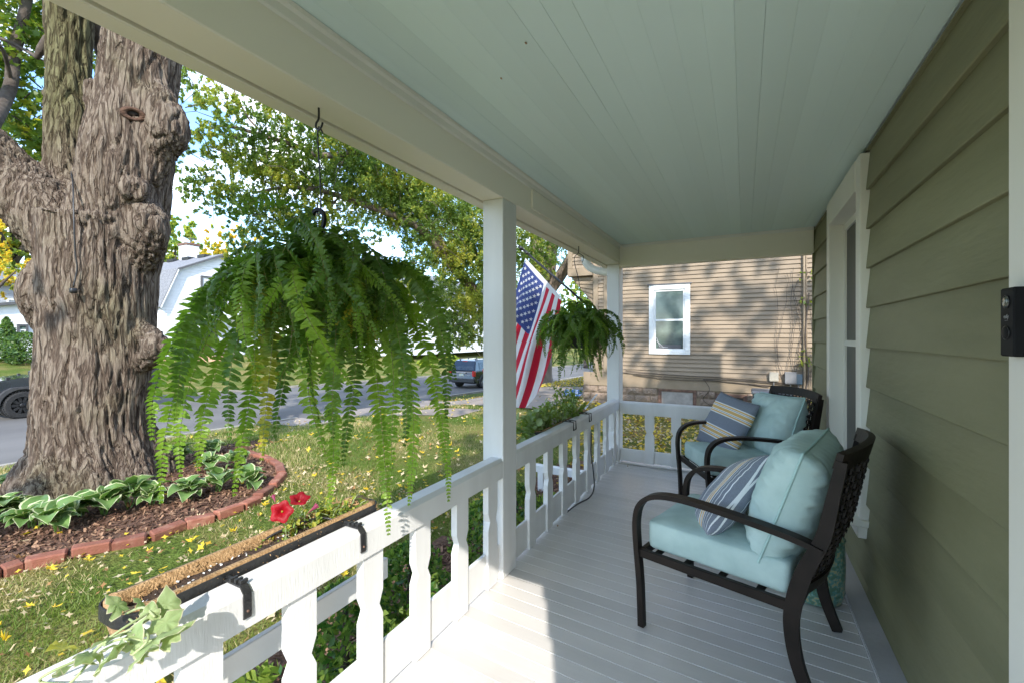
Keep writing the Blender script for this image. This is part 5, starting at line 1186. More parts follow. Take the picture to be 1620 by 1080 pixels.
for c, rad, w_ in C2[:50]:
    for k in range(4):
        a = Vector(c)+Vector((r_.uniform(-1, 1), r_.uniform(-1, 1), r_.uniform(-.5, 1)))*rad[0]; e = a+Vector((r_.uniform(-1, 1), r_.uniform(-1, 1), r_.uniform(-1, .2)))*rad[0]
        tg.tube([a, (a+e)/2+Vector((0, 0, .12)), e], [.014, .01, .005], 4)
tg.build('twigs', 'darkwood', t2)['kind'] = 'stuff'

def simple_tree(x, y, h, r, mats, w_, label, n=5000, s=.12, cat='tree', group=None, low=.35, name='tree'):
    g = G(x, y); t = thing(name, label, cat, (x, y, g), 0, group)
    tr_ = [([Vector((0, 0, -.2)), Vector((random.uniform(-.2, .2), random.uniform(-.2, .2), h*.35)), Vector((random.uniform(-.5, .5), random.uniform(-.5, .5), h*.8))], [h*.028+.05, h*.02+.03, .04])]
    for k in range(6):
        a = random.uniform(0, 6.28); z = h*random.uniform(.3, .6); tr_.append(([Vector((0, 0, z)), Vector((math.cos(a)*r*.4, math.sin(a)*r*.4, z+h*.12)), Vector((math.cos(a)*r*.8, math.sin(a)*r*.8, z+h*.22))], [h*.012+.02, h*.008+.015, .02]))
    limb_obj(tr_, 'trunk', 'darkwood', t, 7)
    bl_ = []
    for k in range(16):
        a = random.uniform(0, 6.28); q = random.uniform(.1, .8)*r; z = h*random.uniform(low+.1, .93); q *= math.sin(math.pi*min(1, max(.15, (z/h-low)/(1.08-low))))**.6
        bl_.append(((math.cos(a)*q, math.sin(a)*q, z), (r*.38, r*.38, r*.3), 1))
    crown('crown', bl_, s, n, mats, w_, t, aspect=.6); return t
YG = ['mapley', 'ygold', 'maple']
def at_x(u, X): return atX(u, 500, X).y
simple_tree(-52, at_x(278, -52), 14.0, 4.6, ['maple', 'mapley', 'mapled'], [.5, .35, .15], 'rounded green tree rising left of the white house chimney', 6000, .2)
simple_tree(-58, at_x(325, -58), 13.2, 4.5, ['mapley', 'ygold', 'maple'], [.5, .35, .15], 'pale yellowing tree behind the roof of the gambrel house', 5000, .22)
simple_tree(-54, at_x(372, -54), 15.0, 4.5, ['ygold', 'mapley', 'maple'], [.5, .35, .15], 'golden autumn tree behind the gambrel house ridge, half hidden by fern', 5000, .2)
simple_tree(-58, at_x(22, -58), 17, 7.5, ['maple', 'mapley', 'ygold'], [.4, .35, .25], 'tall yellow green tree above the grey house at far left', 9000, .24)
simple_tree(-40.5, at_x(8, -40.5)-1, 9.5, 3.6, ['ygold', 'mapley', 'maple'], [.45, .35, .2], 'thin golden tree in front of the grey house at far left', 5000, .12)
simple_tree(-44, at_x(560, -44), 11, 5, ['mapley', 'maple', 'ygold'], [.4, .4, .2], 'yellow green tree behind the long white house, seen past the fern', 6000, .2)
simple_tree(-42, at_x(630, -42), 10, 5, ['ygold', 'mapley', 'maple'], [.3, .4, .3], 'pale golden tree beside the long white house roof', 6000, .2)
simple_tree(-10, 46, 10, 5, ['mapley', 'maple', 'ygold'], [.4, .4, .2], 'yellow green street tree beyond the cut trunk, right of the flag', 6000, .18)
simple_tree(-19, 58, 13, 6, ['maple', 'mapley', 'mapled'], [.4, .3, .3], 'tall green street tree down the road behind the post', 6000, .22)
# trees behind the camera whose shade dapples the tan wall and the trunk
for (x, y, h, r, lab) in ((7.4, -3.0, 16.5, 4.8, 'leafy green tree standing behind the house near its back corner'), (3.9, -4.6, 15.5, 3.4, 'slim leafy green tree behind the house, nearer the street than the other'), (-4.2, -7.5, 9.5, 2.6, 'small green tree in the front yard behind the camera')):
    simple_tree(x, y, h, r, ['mapled', 'maple', 'mapley'], [.4, .4, .2], lab, 9000, .10, low=.42)
# distant wood closing the horizon
bl = []
for i in range(70):
    a = R(20+150*i/69); q = random.uniform(85, 120); x, y = math.cos(a)*q, math.sin(a)*q; bl.append(((x, y, G(x, y)+random.uniform(2, 8)), (6, 6, 4.5), 1))
o = crown('distant_wood', bl, .45, 24000, ['mapled', 'maple', 'mapley'], [.4, .35, .25], aspect=.7); tag(o, 'distant belt of green and yellow trees along the horizon', 'woods', kind='stuff')

# shrubs
def cone_shrub(p, h, r, label, n=3000, round_=False, m=('conifer', 'mapled'), s=.04, cat='shrub', name='shrub', group=None):
    t = thing(name, label, cat, p, 0, group); MB().tube([(0, 0, -.05), (0, 0, h*.8)], [.03, .012], 6).build('stem', 'darkwood', t)
    z = rng.uniform(0.02, 1, n); a = rng.uniform(0, 6.28, n)
    prof = np.sin(np.pi*np.clip(z*.92+.08, 0, 1))**.5 if round_ else np.clip((1-z)**.75*1.05, 0, 1)*np.clip(z*9, .5, 1)
    rr = r*prof*rng.uniform(.55, 1.05, n)*(1+.12*np.sin(a*5+z*9)); pts_ = np.stack([rr*np.cos(a), rr*np.sin(a), z*h], 1)
    nn_ = rng.normal(0, 1, (n, 3)); nn_ /= np.linalg.norm(nn_, axis=1)[:, None]; e_ = np.cross(nn_, rng.normal(0, 1, (n, 3))); e_ /= np.linalg.norm(e_, axis=1)[:, None]; sz = rng.uniform(.6, 1.4, n)*s
    V = np.stack([pts_-nn_*sz[:, None], pts_-e_*(sz*.55)[:, None], pts_+nn_*sz[:, None], pts_+e_*(sz*.55)[:, None]], 1).reshape(-1, 3)
    link('foliage', npmesh('foliage', V, np.arange(4*n).reshape(n, 4), list(m), rng.integers(0, len(m), n)), t); return t
p = atX(281.5, 562, -33.2); cone_shrub((p.x, p.y, G(p.x, p.y)), 2.2, .55, 'narrow cone shaped evergreen beside the white house corner', 2600, s=.07)
p = atX(10, 548, -33.8); cone_shrub((p.x, p.y, G(p.x, p.y)), 2.3, .75, 'pointed evergreen in front of the low white building', 2600, s=.07)
p = atX(41, 563, -33); cone_shrub((p.x, p.y, G(p.x, p.y)), 1.6, 1.0, 'round dark green bush partly behind the big trunk', 2400, True, s=.07)
p = atX(312, 545, -33.6); cone_shrub((p.x, p.y, G(p.x, p.y)), 1.5, .7, 'dark red leaved shrub by the front steps of the white house', 1200, True, ('petalpur', 'brownleaf'), s=.07)
for u, lab in ((672, 'small flowering shrub below the long white house wall, leftmost'), (715, 'taller yellow green shrub below the long white house wall'), (752, 'leafy low plant on top of the red mulch mound')):
    p = atX(u, 546, -28.2); cone_shrub((p.x, p.y, G(p.x, p.y)), 1.0 if u == 715 else .6, .8, lab, 900, True, ('maple', 'mapley'), s=.09)
for (x, y, h, r, lab) in ((-1.80, 1.60, .62, .27, 'dense small leaved green bush directly below the near railing'), (-1.82, 2.12, .60, .26, 'rounded green bush outside the railing just before the post'), (-1.75, 2.95, .62, .30, 'dense green bush outside the railing just past the post'), (-1.82, 3.55, .55, .28, 'low green bush below the far planter box')):
    cone_shrub((x, y, G(x, y)+.02), h, r, lab, 2600, True, ('box', 'mapled', 'maple'), s=.021)
for (x, y, h, r, lab) in ((-1.7, 4.1, .3, .2, 'small leafy green plant below the far planter'), (-1.75, .75, .28, .2, 'sparse green plant in the mulch under the near trough'), (-2.1, 1.2, .3, .25, 'sparse leafy plant in the mulch outside the ledge board')):
    cone_shrub((x, y, G(x, y)+.02), h, r, lab, 260, True, ('plant', 'maple'), s=.035, cat='plant', name='plant')

# hostas with cream margins
def hosta_leaf(i):
    r_ = random.Random(i); n = 7; vs = []; fs = []; mi = []; L_ = r_.uniform(.13, .20); Wd = L_*r_.uniform(.36, .48); cols = (-1, -.86, -.35, 0, .35, .86, 1)
    for k in range(n+1):
        t = k/n; w_ = Wd*math.sin(math.pi*min(1, t**.72*.93+.07))**.75*(1 if t < .97 else .15); arch = .55*math.sin(t*1.9)*L_*.55-.5*t*t*L_*.7
        for c in cols: vs.append((c*w_, .05+t*L_, .09+arch+abs(c)*w_*.38+.006*math.sin(t*14+c*3)))
    m = len(cols)
    for k in range(n):
        for j in range(m-1): fs.append((k*m+j, k*m+j+1, (k+1)*m+j+1, (k+1)*m+j)); mi.append(1 if j in (0, m-2) else 0)
    b_ = len(vs); vs += [(-.005, 0, 0), (.005, 0, 0), (.005, .055, .095), (-.005, .055, .095)]; fs.append((b_, b_+1, b_+2, b_+3)); mi.append(0)
    return rawmesh('leaf', vs, fs, ['hosta', 'hostaw'], mi, True)
HL = [hosta_leaf(i) for i in range(7)]
hl = [((8, 828), 1.0, 'leftmost hosta clump at the picture edge below the trunk'), ((50, 836), .9, 'low hosta clump just right of the leftmost one'), ((92, 842), 1.05, 'hosta clump with a broad leaf hanging toward the bricks'), ((128, 818), .9, 'hosta clump close against the front of the trunk base'),
      ((165, 815), 1.1, 'large hosta clump in front of the trunk centre'), ((205, 805), 1.1, 'upright leaved hosta clump below the trunk right side'), ((240, 800), .85, 'small hosta clump at the foot of a hanging fern frond'), ((300, 790), .9, 'hosta clump in the middle of the bed right of the trunk'),
      ((345, 778), 1.0, 'hosta clump just inside the brick edging'), ((395, 775), 1.0, 'hosta clump filling the right end of the brick edging'), ((330, 745), .9, 'hosta clump behind the others to the right of the trunk'), ((375, 742), .9, 'hosta clump near the far curve of the brick edging'),
      ((290, 722), .95, 'dark hosta clump at the back right of the trunk'), ((335, 712), .9, 'farthest hosta clump behind the fern fronds'), ((12, 752), .9, 'hosta clump in the grass left of the trunk'), ((-25, 835), 1, 'hosta clump left of the picture edge')]
for (u, v), s_, lab in hl:
    p = atz(u, v, -.47); t = thing('hosta', 'cream edged '+lab, 'hosta', (p.x, p.y, G(p.x, p.y)+.03), 0, 'cream edged hostas in the tree bed')
    n = random.randint(17, 23)
    for k in range(n):
        a = k*2.4+random.uniform(-.3, .3); link('leaf', random.choice(HL), t, (math.cos(a)*.02, math.sin(a)*.02, random.uniform(0, .05)), (random.uniform(-.15, .85), random.uniform(-.3, .3), a), s_*random.uniform(.8, 1.35))

# ================================================================ HANGING FERNS
def bez(P, n):
    out = []
    for k in range(n+1):
        t = k/n; out.append(P[0]*(1-t)**3+P[1]*3*t*(1-t)**2+P[2]*3*t*t*(1-t)+P[3]*t**3)
    return out
def frond_mesh(seed, reach, drop, apex, mats=('fern', 'rachis'), wmax=.046, sway=None, face=None, sag=0):
    """one frond: springs up from the pot, arches over and hangs; each leaflet modelled"""
    r_ = random.Random(seed); sw = r_.uniform(-.12, .12) if sway is None else sway
    ctl = [Vector((.02, 0, 0)), Vector((reach*.30, sw*.2, apex*1.5+.03)), Vector((reach*1.02, sw*.6, apex*1.25-sag)), Vector((reach*1.03, sw, -drop))]
    w1, w2, p1, p2 = r_.uniform(3, 8), r_.uniform(3, 7), r_.uniform(0, 6), r_.uniform(0, 6)
    raw = bez(ctl, 60); L_ = sum((raw[i+1]-raw[i]).length for i in range(60)); n = int(L_/.0138); pts = []
    acc = [0]
    for i in range(60): acc.append(acc[-1]+(raw[i+1]-raw[i]).length)
    for k in range(n+1):
        q = L_*k/n; i = min(59, max(0, int(np.searchsorted(acc, q))-1)); f = (q-acc[i])/max(1e-6, acc[i+1]-acc[i]); wq = k/n; pts.append((raw[i].lerp(raw[i+1], f)+Vector((.018*math.sin(wq*w1+p1), .035*math.sin(wq*w2+p2), 0))*wq, (raw[i+1]-raw[i]).normalized()))
    vs = []; fs = []; mi = []; pitch0 = r_.uniform(-.35, .35); fz = r_.uniform(-1.4, 1.4); wav = r_.uniform(.3, .9) if face is None else .25; ph = r_.uniform(0, 6)
    for k in range(3, n+1):
        c, d = pts[k]; s_ = k/n; w_ = wmax*min(1, .30+s_*2.2)*(1-s_**3.0*.86)
        yw = (face if face is not None else fz)*ss(s_*1.6); lat0 = Vector((math.sin(-yw), math.cos(yw), 0)); lat0 = (lat0-d*lat0.dot(d)).normalized(); up = lat0.cross(d).normalized(); tw_ = pitch0+wav*math.sin(s_*4+ph)*s_
        lat = lat0*math.cos(tw_)+up*math.sin(tw_); up2 = d.cross(lat).normalized()
        for sg in (-1, 1):
            if r_.random() < .03: continue
            ll = w_*r_.uniform(.84, 1.12); q = lat*sg; f = d*r_.uniform(-.15, .5); ax = (q+f+up2*(-.22+r_.uniform(-.38, .32))).normalized(); bw_ = .0090*r_.uniform(.85, 1.15)*(w_/wmax*.5+.5); wv = (d-ax*d.dot(ax)).normalized()
            wv = (wv+ax.cross(wv)*r_.uniform(-.35, .35)).normalized(); dr_ = Vector((0, 0, -1))*ll*.14; b_ = len(vs); cp = ax.cross(wv)*.0022
            vs += [c+wv*bw_*.45, c-wv*bw_*.9, c+ax*ll*.3+wv*bw_*.85+cp, c+ax*ll*.3-wv*bw_-cp, c+ax*ll*.72+wv*bw_*.55+dr_*.5-cp, c+ax*ll*.72-wv*bw_*.75+dr_*.5+cp, c+ax*ll+dr_+wv*bw_*.25]
            fs += [(b_, b_+1, b_+3, b_+2), (b_+2, b_+3, b_+5, b_+4), (b_+4, b_+5, b_+6)]; mi += [0, 0, 0]
    for k in range(0, n, 2):
        k2 = min(n, k+2); a, da = pts[k]; c, dc = pts[k2]; b_ = len(vs); ra = .0022*(1-k/n*.7); o_ = [Vector((0, 1, 0)), Vector((-.7, -.5, .5)), Vector((.7, -.5, -.5))]
        vs += [a+x*ra for x in o_]+[c+x*ra for x in o_]; fs += [(b_+i, b_+(i+1) % 3, b_+3+(i+1) % 3, b_+3+i) for i in range(3)]; mi += [1]*3
    return rawmesh('frond', vs, fs, mats, mi, False)
FM = {'g': [], 'l': [], 'y': [], 't': []}; q_ = random.Random(77)
for i in range(16): FM['g'].append(frond_mesh(i, q_.uniform(.12, .43), q_.uniform(.04, .42), q_.uniform(.04, .18)))
for i in range(10): FM['t'].append(frond_mesh(20+i, q_.uniform(.10, .36), q_.uniform(-.08, .16), q_.uniform(.08, .19), wmax=.046))
for i in range(9): FM['l'].append(frond_mesh(40+i, q_.uniform(.20, .45), q_.uniform(.12, .46), q_.uniform(.06, .16), ('fern2', 'rachis')))
for i in range(5): FM['y'].append(frond_mesh(60+i, q_.uniform(.22, .42), q_.uniform(.15, .38), q_.uniform(.05, .14), ('fern3', 'rachis'), .046))
def fern(loc_, lab, nfr, scale, hook_top, seed, long_=()):
    t = thing('hanging_fern', lab, 'fern', loc_); r_ = random.Random(seed)
    b = MB(); b.lathe([(.055, -.15), (.09, -.13), (.125, -.02), (.13, 0), (.12, 0), (.08, -.11), (.001, -.12)], (0, 0, -.02), 24, cap=False); pot = b.build('pot', 'black', t, True)
    b = MB(); b.lathe([(.121, -.025), (.06, -.012), (.001, -.01)], (0, 0, 0), 18, cap=False); b.build('soil', 'soil', pot)
    hz = hook_top-loc_[2]
    b = MB()
    for k in range(3):
        a = k*2.094; b.tube([(math.cos(a)*.125, math.sin(a)*.125, -.02), (math.cos(a)*.02, math.sin(a)*.02, .21)], .0028, 6)
    b.build('pot_hanger', 'black', t)
    return t, r_, hz
def fill(t, r_, nfr, scale, rng_s=(.8, 1.15), ymix=(.46, .20, .07, .27), left=1):
    for k in range(nfr):
        kind = r_.choices('glyt', ymix)[0]; me = r_.choice(FM[kind]); a = k*2.39996+r_.uniform(-.9, .9)
        rr = r_.uniform(0, .09); s_ = scale*r_.uniform(*rng_s); up = r_.random()
        link('frond', me, t, (math.cos(a)*rr, math.sin(a)*rr, r_.uniform(-.02, .03)), (r_.uniform(-.55, .55), r_.uniform(-.22, .28), a), s_*(1-.34*max(0, -(math.cos(a)*cY+math.sin(a)*sY))*left-.32*max(0, math.cos(a)*cY+math.sin(a)*sY)*left))
F1 = (-1.31, 1.05, 1.565)
t, r_, hz = fern(F1, 'big Boston fern hanging in front of the yard, its long fronds trailing to the railing', 0, 1, ZB, 1)
b = MB(); x0 = .0
# screw hook, wire, black plastic hook
b.tube(smooth_path([(0, 0, hz+.01), (0, 0, hz-.035), (-.012, 0, hz-.05), (-.014, 0, hz-.065), (0, 0, hz-.078), (.014, 0, hz-.068), (.02, 0, hz-.055)], 4), .0035, 8); b.build('screw_hook', 'black', t)
b = MB(); b.tube(smooth_path([(.016, .004, hz-.09), (.004, 0, hz-.068), (-.004, 0, hz-.075), (-.004, 0, hz-.12), (.006, .002, .36), (.010, 0, .265), (-.01, .004, .262), (-.012, .004, .30)], 4), .0028, 8); b.build('wire', 'black', t)
b = MB(); b.sweep(smooth_path([(-.035, 0, .245), (-.022, 0, .268), (.004, 0, .272), (.026, 0, .250), (.026, 0, .220), (.008, 0, .190), (.004, 0, .16), (0, 0, .12)], 5), (0, 1, 0), .011, .011); b.build('pot_hook', 'blackpl', t)
fill(t, r_, 272, .96, (.62, 1.14))
def wrap(a):
    a = (a+math.pi) % (2*math.pi)-math.pi
    return a-math.pi if a > math.pi/2 else (a+math.pi if a < -math.pi/2 else a)
def TWV(tip): p = tip+Vector(F1); return math.atan2(p.y, p.x)-math.pi/2-YAW
for k_, (u, v, d, kind) in enumerate(((606, 838, 1.57, 'l'), (515, 803, 1.60, 'l'), (268, 790, 1.42, 'l'), (385, 775, 1.46, 'l'), (695, 789, 1.74, 'l'), (262, 690, 1.40, 'l'), (330, 740, 1.44, 'l'), (652, 800, 1.66, 'l'), (560, 730, 1.48, 'g'), (628, 745, 1.53, 'l'), (300, 745, 1.40, 'l'),
                            (450, 690, 1.38, 'g'), (500, 720, 1.40, 'l'), (705, 660, 1.66, 'g'), (420, 720, 1.42, 'y'), (360, 690, 1.38, 'g'), (280, 660, 1.36, 'g'), (640, 700, 1.48, 'g'), (540, 690, 1.36, 'g'), (715, 600, 1.72, 'g'))):
    tip = atd(u, v, d)-Vector(F1); hr = math.hypot(tip.x, tip.y); dr = -tip.z
    me = frond_mesh(200+k_, hr, dr, .07+.05*(k_ % 3), ({'l': 'fern2', 'g': 'fern', 'y': 'fern3'}[kind], 'rachis'), .050, 0, math.atan2(cY, 0)*0+wrap(math.atan2(sY, cY)-math.pi/2-math.atan2(tip.y, tip.x)+TWV(tip)), .17 if u < 480 and v > 600 else 0); link('frond', me, t, (0, 0, 0), (0, 0, math.atan2(tip.y, tip.x)), 1)
F2 = (-1.30, 3.75, 1.46)
t, r_, hz = fern(F2, 'smaller dark green fern hanging by the flag at the far end of the porch', 0, 1, ZB, 2)
b = MB(); b.tube(smooth_path([(0, 0, hz+.01), (0, 0, hz-.04), (-.005, 0, hz-.06)], 4), .004, 8)
b.tube(smooth_path([(0, 0, hz-.06), (-.035, 0, hz-.09), (-.04, 0, hz-.14), (0, .0, hz-.30), (.02, 0, .28), (.035, 0, .24), (.02, 0, .20), (-.01, 0, .22)], 5), .0035, 8); b.tube(smooth_path([(0, 0, hz-.06), (.04, 0, hz-.09), (.042, 0, hz-.12), (.03, 0, hz-.15)], 4), .0035, 8)
b.build('hook', 'black', t); b = MB(); b.sweep(smooth_path([(-.02, 0, .22), (0, 0, .235), (.02, 0, .215), (.005, 0, .16)], 4), (0, 1, 0), .010, .012); b.build('pot_hook', 'blackpl', t)
fill(t, r_, 220, 1.12, (.6, 1.2), (.56, .12, .0, .32))

# ================================================================ PLANTERS
def trough(nm, lab, x0, x1, y0, y1, zt, dep, brk, hook=True):
    t = thing(nm, lab, 'planter', ((x0+x1)/2, (y0+y1)/2, zt-dep)); X, Y = (x1-x0)/2, (y1-y0)/2
    def rr(x, y, r, n=5):
        o = []
        for cx, cy, a0 in ((x-r, y-r, 0), (-x+r, y-r, 90), (-x+r, -y+r, 180), (x-r, -y+r, 270)):
            for k in range(n+1): a = R(a0+90*k/n); o.append((cx+r*math.cos(a), cy+r*math.sin(a)))
        return o
    o1, o2 = rr(X, Y, .05), rr(X-.004, Y-.004, .046)
    def band(z0, z1, ring, ring2):
        b_ = MB(); n = len(ring); b_.add([(p[0], p[1], z) for z in (z0, z1) for p in ring]+[(p[0], p[1], z) for z in (z0, z1) for p in ring2],
            [(i, (i+1) % n, n+(i+1) % n, n+i) for i in range(n)]+[(2*n+i, 2*n+(i+1) % n, 3*n+(i+1) % n, 3*n+i) for i in range(n)]+[(n+i, n+(i+1) % n, 3*n+(i+1) % n, 3*n+i) for i in range(n)]+[(i, (i+1) % n, 2*n+(i+1) % n, 2*n+i) for i in range(n)]); return b_
    band(dep-.034, dep, o1, o2).build('rim', 'strap', t)
    b = MB(); o3, o4 = rr(X-.035, Y-.05, .04), rr(X-.038, Y-.053, .037)
    bb = band(.0, .02, o3, o4); b.add(bb.v, bb.f)
    for y in np.linspace(-Y+.07, Y-.07, max(3, int(2*Y/.085))):
        for sx in (-1, 1): b.sweep([(sx*(X-.002), y, dep-.004), (sx*(X-.015), y, dep*.5), (sx*(X-.036), y, .004), (0, y, .002)], (0, 1, 0), .009, .003)
    bb = band(dep*.45, dep*.45+.008, rr(X-.012, Y-.014, .05), rr(X-.015, Y-.017, .047)); b.add(bb.v, bb.f)
    b.build('frame', 'strap', t)
    # coir liner, ragged top edge
    r_ = random.Random(int(y0*100)); vs = []; fs = []; n = 96; rows = [(X-.040, .006), (X-.020, dep*.5), (X-.007, dep-.030), (X-.008, dep+.004), (X-.026, dep+.002), (X-.034, dep-.034)]
    for (w_, z) in rows:
        ring = rr(w_, Y-(X-w_), .045, 23)
        for i, p in enumerate(ring): q = noise.noise(Vector((p[0]*30, p[1]*30, z*30)))*.006; vs.append((p[0]+q*.6, p[1]+q*.6, z+(q*2 if z > dep-.02 else 0)))
    m = len(rr(1, 1, .1, 23))
    for j in range(len(rows)-1): fs += [(j*m+i, j*m+(i+1) % m, (j+1)*m+(i+1) % m, (j+1)*m+i) for i in range(m)]
    fs.append(tuple(range(m))[::-1])
    co_ = link('coir_liner', rawmesh('coir_liner', vs, fs, 'coir', smooth=True), t)
    vs = []; fs = []; a_, c_ = 8, 40
    for j in range(c_+1):
        for i in range(a_+1): x = (-1+2*i/a_)*(X-.02); y = (-1+2*j/c_)*(Y-.025); vs.append((x, y, dep-.028+.012*noise.noise(Vector((x*25, y*25, 2)))))
    for j in range(c_):
        for i in range(a_): k = j*(a_+1)+i; fs.append((k, k+1, k+a_+2, k+a_+1))
    so = link('soil', rawmesh('soil', vs, fs, 'soil', smooth=True), t)
    fib = [(s_*(X-.02)+r_.uniform(-.012, .012), r_.uniform(-Y+.02, Y-.02), dep-.012+r_.uniform(-.02, .008)) for _ in range(900) for s_ in (-1, 1)]
    link('coir_fibres', scatter_quads(0, fib, .014, ['coir'], 'coir_fibres', flat=.3, aspect=.06), co_)['kind'] = 'stuff'
    prl = [(r_.uniform(-X+.035, X-.035), r_.uniform(-Y+.04, Y-.04), dep-.022) for _ in range(90)]
    link('perlite', scatter_quads(0, prl, .0026, ['white'], 'perlite', flat=.4, aspect=.9), so)['kind'] = 'stuff'
    for y in brk:
        yl_ = y-(y0+y1)/2; xr = X; b = MB(); xi = XI-(x0+x1)/2; zr_ = .70-(zt-dep)
        if hook: b.sweep([(xr+.004, yl_, zr_-.03), (xr+.004, yl_, zr_+.004), (xr+.012, yl_, zr_+.006), (xi-.012, yl_, zr_+.005), (xi+.004, yl_, zr_-.012), (xi+.006, yl_, zr_-.075), (xi+.004, yl_, zr_-.080)], (0, 1, 0), .022, .005); b.sweep([(xr+.0, yl_, zr_+.011), (xi-.02, yl_, zr_+.012)], (0, 1, 0), .006, .008); [b.box(xi-.06+q*.018, xi-.052+q*.018, yl_-.013+.004*q, yl_+.009+.003*q, zr_+.008, zr_+.018) for q in range(3)]
        else:
            for dy in (-.03, .03): b.tube([(xr, yl_+dy, zr_-.02), (xr+.01, yl_+dy, zr_+.008), (xi+.004, yl_+dy, zr_+.006), (xi+.006, yl_+dy, zr_-.06)], .0042, 6)
            b.tube([(xi+.006, yl_-.03, zr_-.06), (xi+.006, yl_+.03, zr_-.06)], .0042, 6); b.tube([(xi-.03, yl_-.034, zr_+.008), (xi-.03, yl_+.034, zr_+.008)], .0042, 6)
        o = b.build('bracket', 'strap', t)
        if hook: MB().lathe([(.004, 0), (.003, .003), (.001, .003)], (xi+.008, yl_, zr_-.06), 10, axis=0).build('screw', 'rust', o)
    return t
trough('trough_planter', 'long black framed planter with coconut fibre liner hung on the near railing', -1.475, -1.316, .50, 1.36, .722, .17, (.745, 1.166))
trough('trough_planter', 'black wire planter full of green plants on the far railing', -1.50, -1.322, 2.98, 4.12, .69, .16, (3.42, 3.83), False)
# dripline along the trough
tag(MB().tube(smooth_path([(-1.455, .93, .70), (-1.43, 1.0, .722), (-1.40, 1.12, .725), (-1.345, 1.17, .705)], 6), .0045, 8).build('drip_tube', 'black', None, True), 'thin black tube curving across the near planter soil', 'tube')
tag(MB().tube(smooth_path([(-1.37, .99, .33), (-1.375, .985, .0), (-1.40, .97, -.25), (-1.45, .9, -.45)], 6), .007, 8).build('cable', 'hose', None, True), 'pale grey cable hanging down outside the near balusters', 'cable')
tag(MB().tube(smooth_path([(-1.29, 3.86, .58), (-1.235, 3.90, .52), (-1.222, 3.86, .36), (-1.195, 3.84, .2), (-1.175, 3.8, .06), (-1.18, 3.68, .012), (-1.22, 3.5, .012), (-1.24, 3.3, .012)], 7), .006, 8).build('power_cord', 'black', None, True), 'black cord looping from the far planter down to the porch floor', 'cord')
# white marker leaning in the far planter
t = thing('garden_stake', 'flat white plastic strip leaning out of the far planter', 'stake', (-1.42, 4.02, .60))
d_ = (atd(945, 622, 5.0)-Vector((-1.42, 4.02, .60))); b = MB(); b.sweep([(0, 0, 0), d_*.98], (.2, 1, 0), .055, .006); b.build('strip', 'white', t)
b = MB(); m_ = d_*.55; [b.sweep([m_+d_*(.02*k), m_+d_*(.02*k+.05)], (.2, 1, 0), .008, .010) for k in range(2)]; b.build('mark', 'dkgrey', t)

def blob_plant(nm, lab, cat, loc_, pts_, s, n, mats, stems=10, aspect=.6):
    t = thing(nm, lab, cat, loc_); r_ = random.Random(n); b = MB(); P_ = []
    for k in range(stems):
        c, rad = r_.choice(pts_); e = Vector(c)+Vector((r_.uniform(-1, 1)*rad, r_.uniform(-1, 1)*rad*1.2, r_.uniform(-.6, 1)*rad)); a = Vector((e.x*.5, e.y*.8, -.02)); mid = (a+e)/2+Vector((0, 0, .03)); p_ = smooth_path([a, mid, e], 4); b.tube(p_, .0016, 4)
        for q in p_[2:]:
            for _ in range(max(1, int(n/stems/6))): P_.append((q.x+r_.gauss(0, .016), q.y+r_.gauss(0, .016), q.z+r_.gauss(0, .012)))
    b.build('stems', 'vinestem', t); link('leaves', scatter_quads(0, P_, s, mats, 'leaves', flat=.7, aspect=aspect, leaf=True), t); return t
blob_plant('petunia', 'straggly yellow green petunia with red flowers in the near planter', 'petunia', (-1.41, 1.04, .66), [((-.04, -.0, .03), .07), ((0, .12, .04), .07), ((.0, .22, .04), .07), ((-.06, -.14, .0), .05)], .0095, 900, ['plant', 'mapley', 'plant'], 46)
pt = bpy.data.objects['petunia']
def flower(parent, p, nrm, r, m, name='flower', wilt=0):
    vs = []; fs = []; rings = 6; n = 40
    for j in range(rings+1):
        t = j/rings
        for i in range(n):
            a = 6.283*i/n; lobe = 1+.10*math.cos(5*a)-.05*abs(math.sin(2.5*a))
            rad = r*(.10+.90*t**1.15)*(lobe if t > .3 else 1); z = -r*.75*(1-t)**2.2+.05*r*math.cos(5*a)*t*t-(.18*r*t**3 if not wilt else -.8*r*t) + .03*r*math.sin(a*13)*t*t
            if wilt: rad *= .42
            vs.append((rad*math.cos(a), rad*math.sin(a), z))
    for j in range(rings): fs += [(j*n+i, j*n+(i+1) % n, (j+1)*n+(i+1) % n, (j+1)*n+i) for i in range(n)]
    fs.append(tuple(range(n))[::-1])
    o = link(name, rawmesh(name, vs, fs, m, smooth=True), parent, p, Vector(nrm).to_track_quat('Z', 'Y').to_euler())
    MB().lathe([(r*.10, 0), (r*.07, r*.03), (.0005, r*.05)], (0, 0, -r*.52), 10).build('throat', 'mapley', o, True); return o
def lp(w_): return Vector(w_)-Vector((-1.41, 1.04, .66))
flower(pt, lp(atd(445, 809, 1.52)), (.7, -.65, .28), .036, 'petal'); flower(pt, lp(atd(474, 786, 1.62)), (.35, -.2, .9), .034, 'petal')
flower(pt, lp(atd(494, 805, 1.62)), (.2, .7, .4), .026, 'petalpur', 'faded_flower', 1); flower(pt, lp(atd(434, 789, 1.62)), (-.6, .2, .5), .02, 'petalpur', 'faded_flower', 1)
b = MB(); [b.tube(smooth_path([lp(q), (lp(q)+lp((-1.40, 1.0+.1*i, .70)))/2+Vector((0, .01, -.005)), lp((-1.40, 1.0+.1*i, .69))], 4), .0018, 5) for i, q in enumerate((atd(447, 815, 1.56), atd(474, 795, 1.66), atd(494, 808, 1.64)))]; b.build('flower_stalks', 'vinestem', pt)
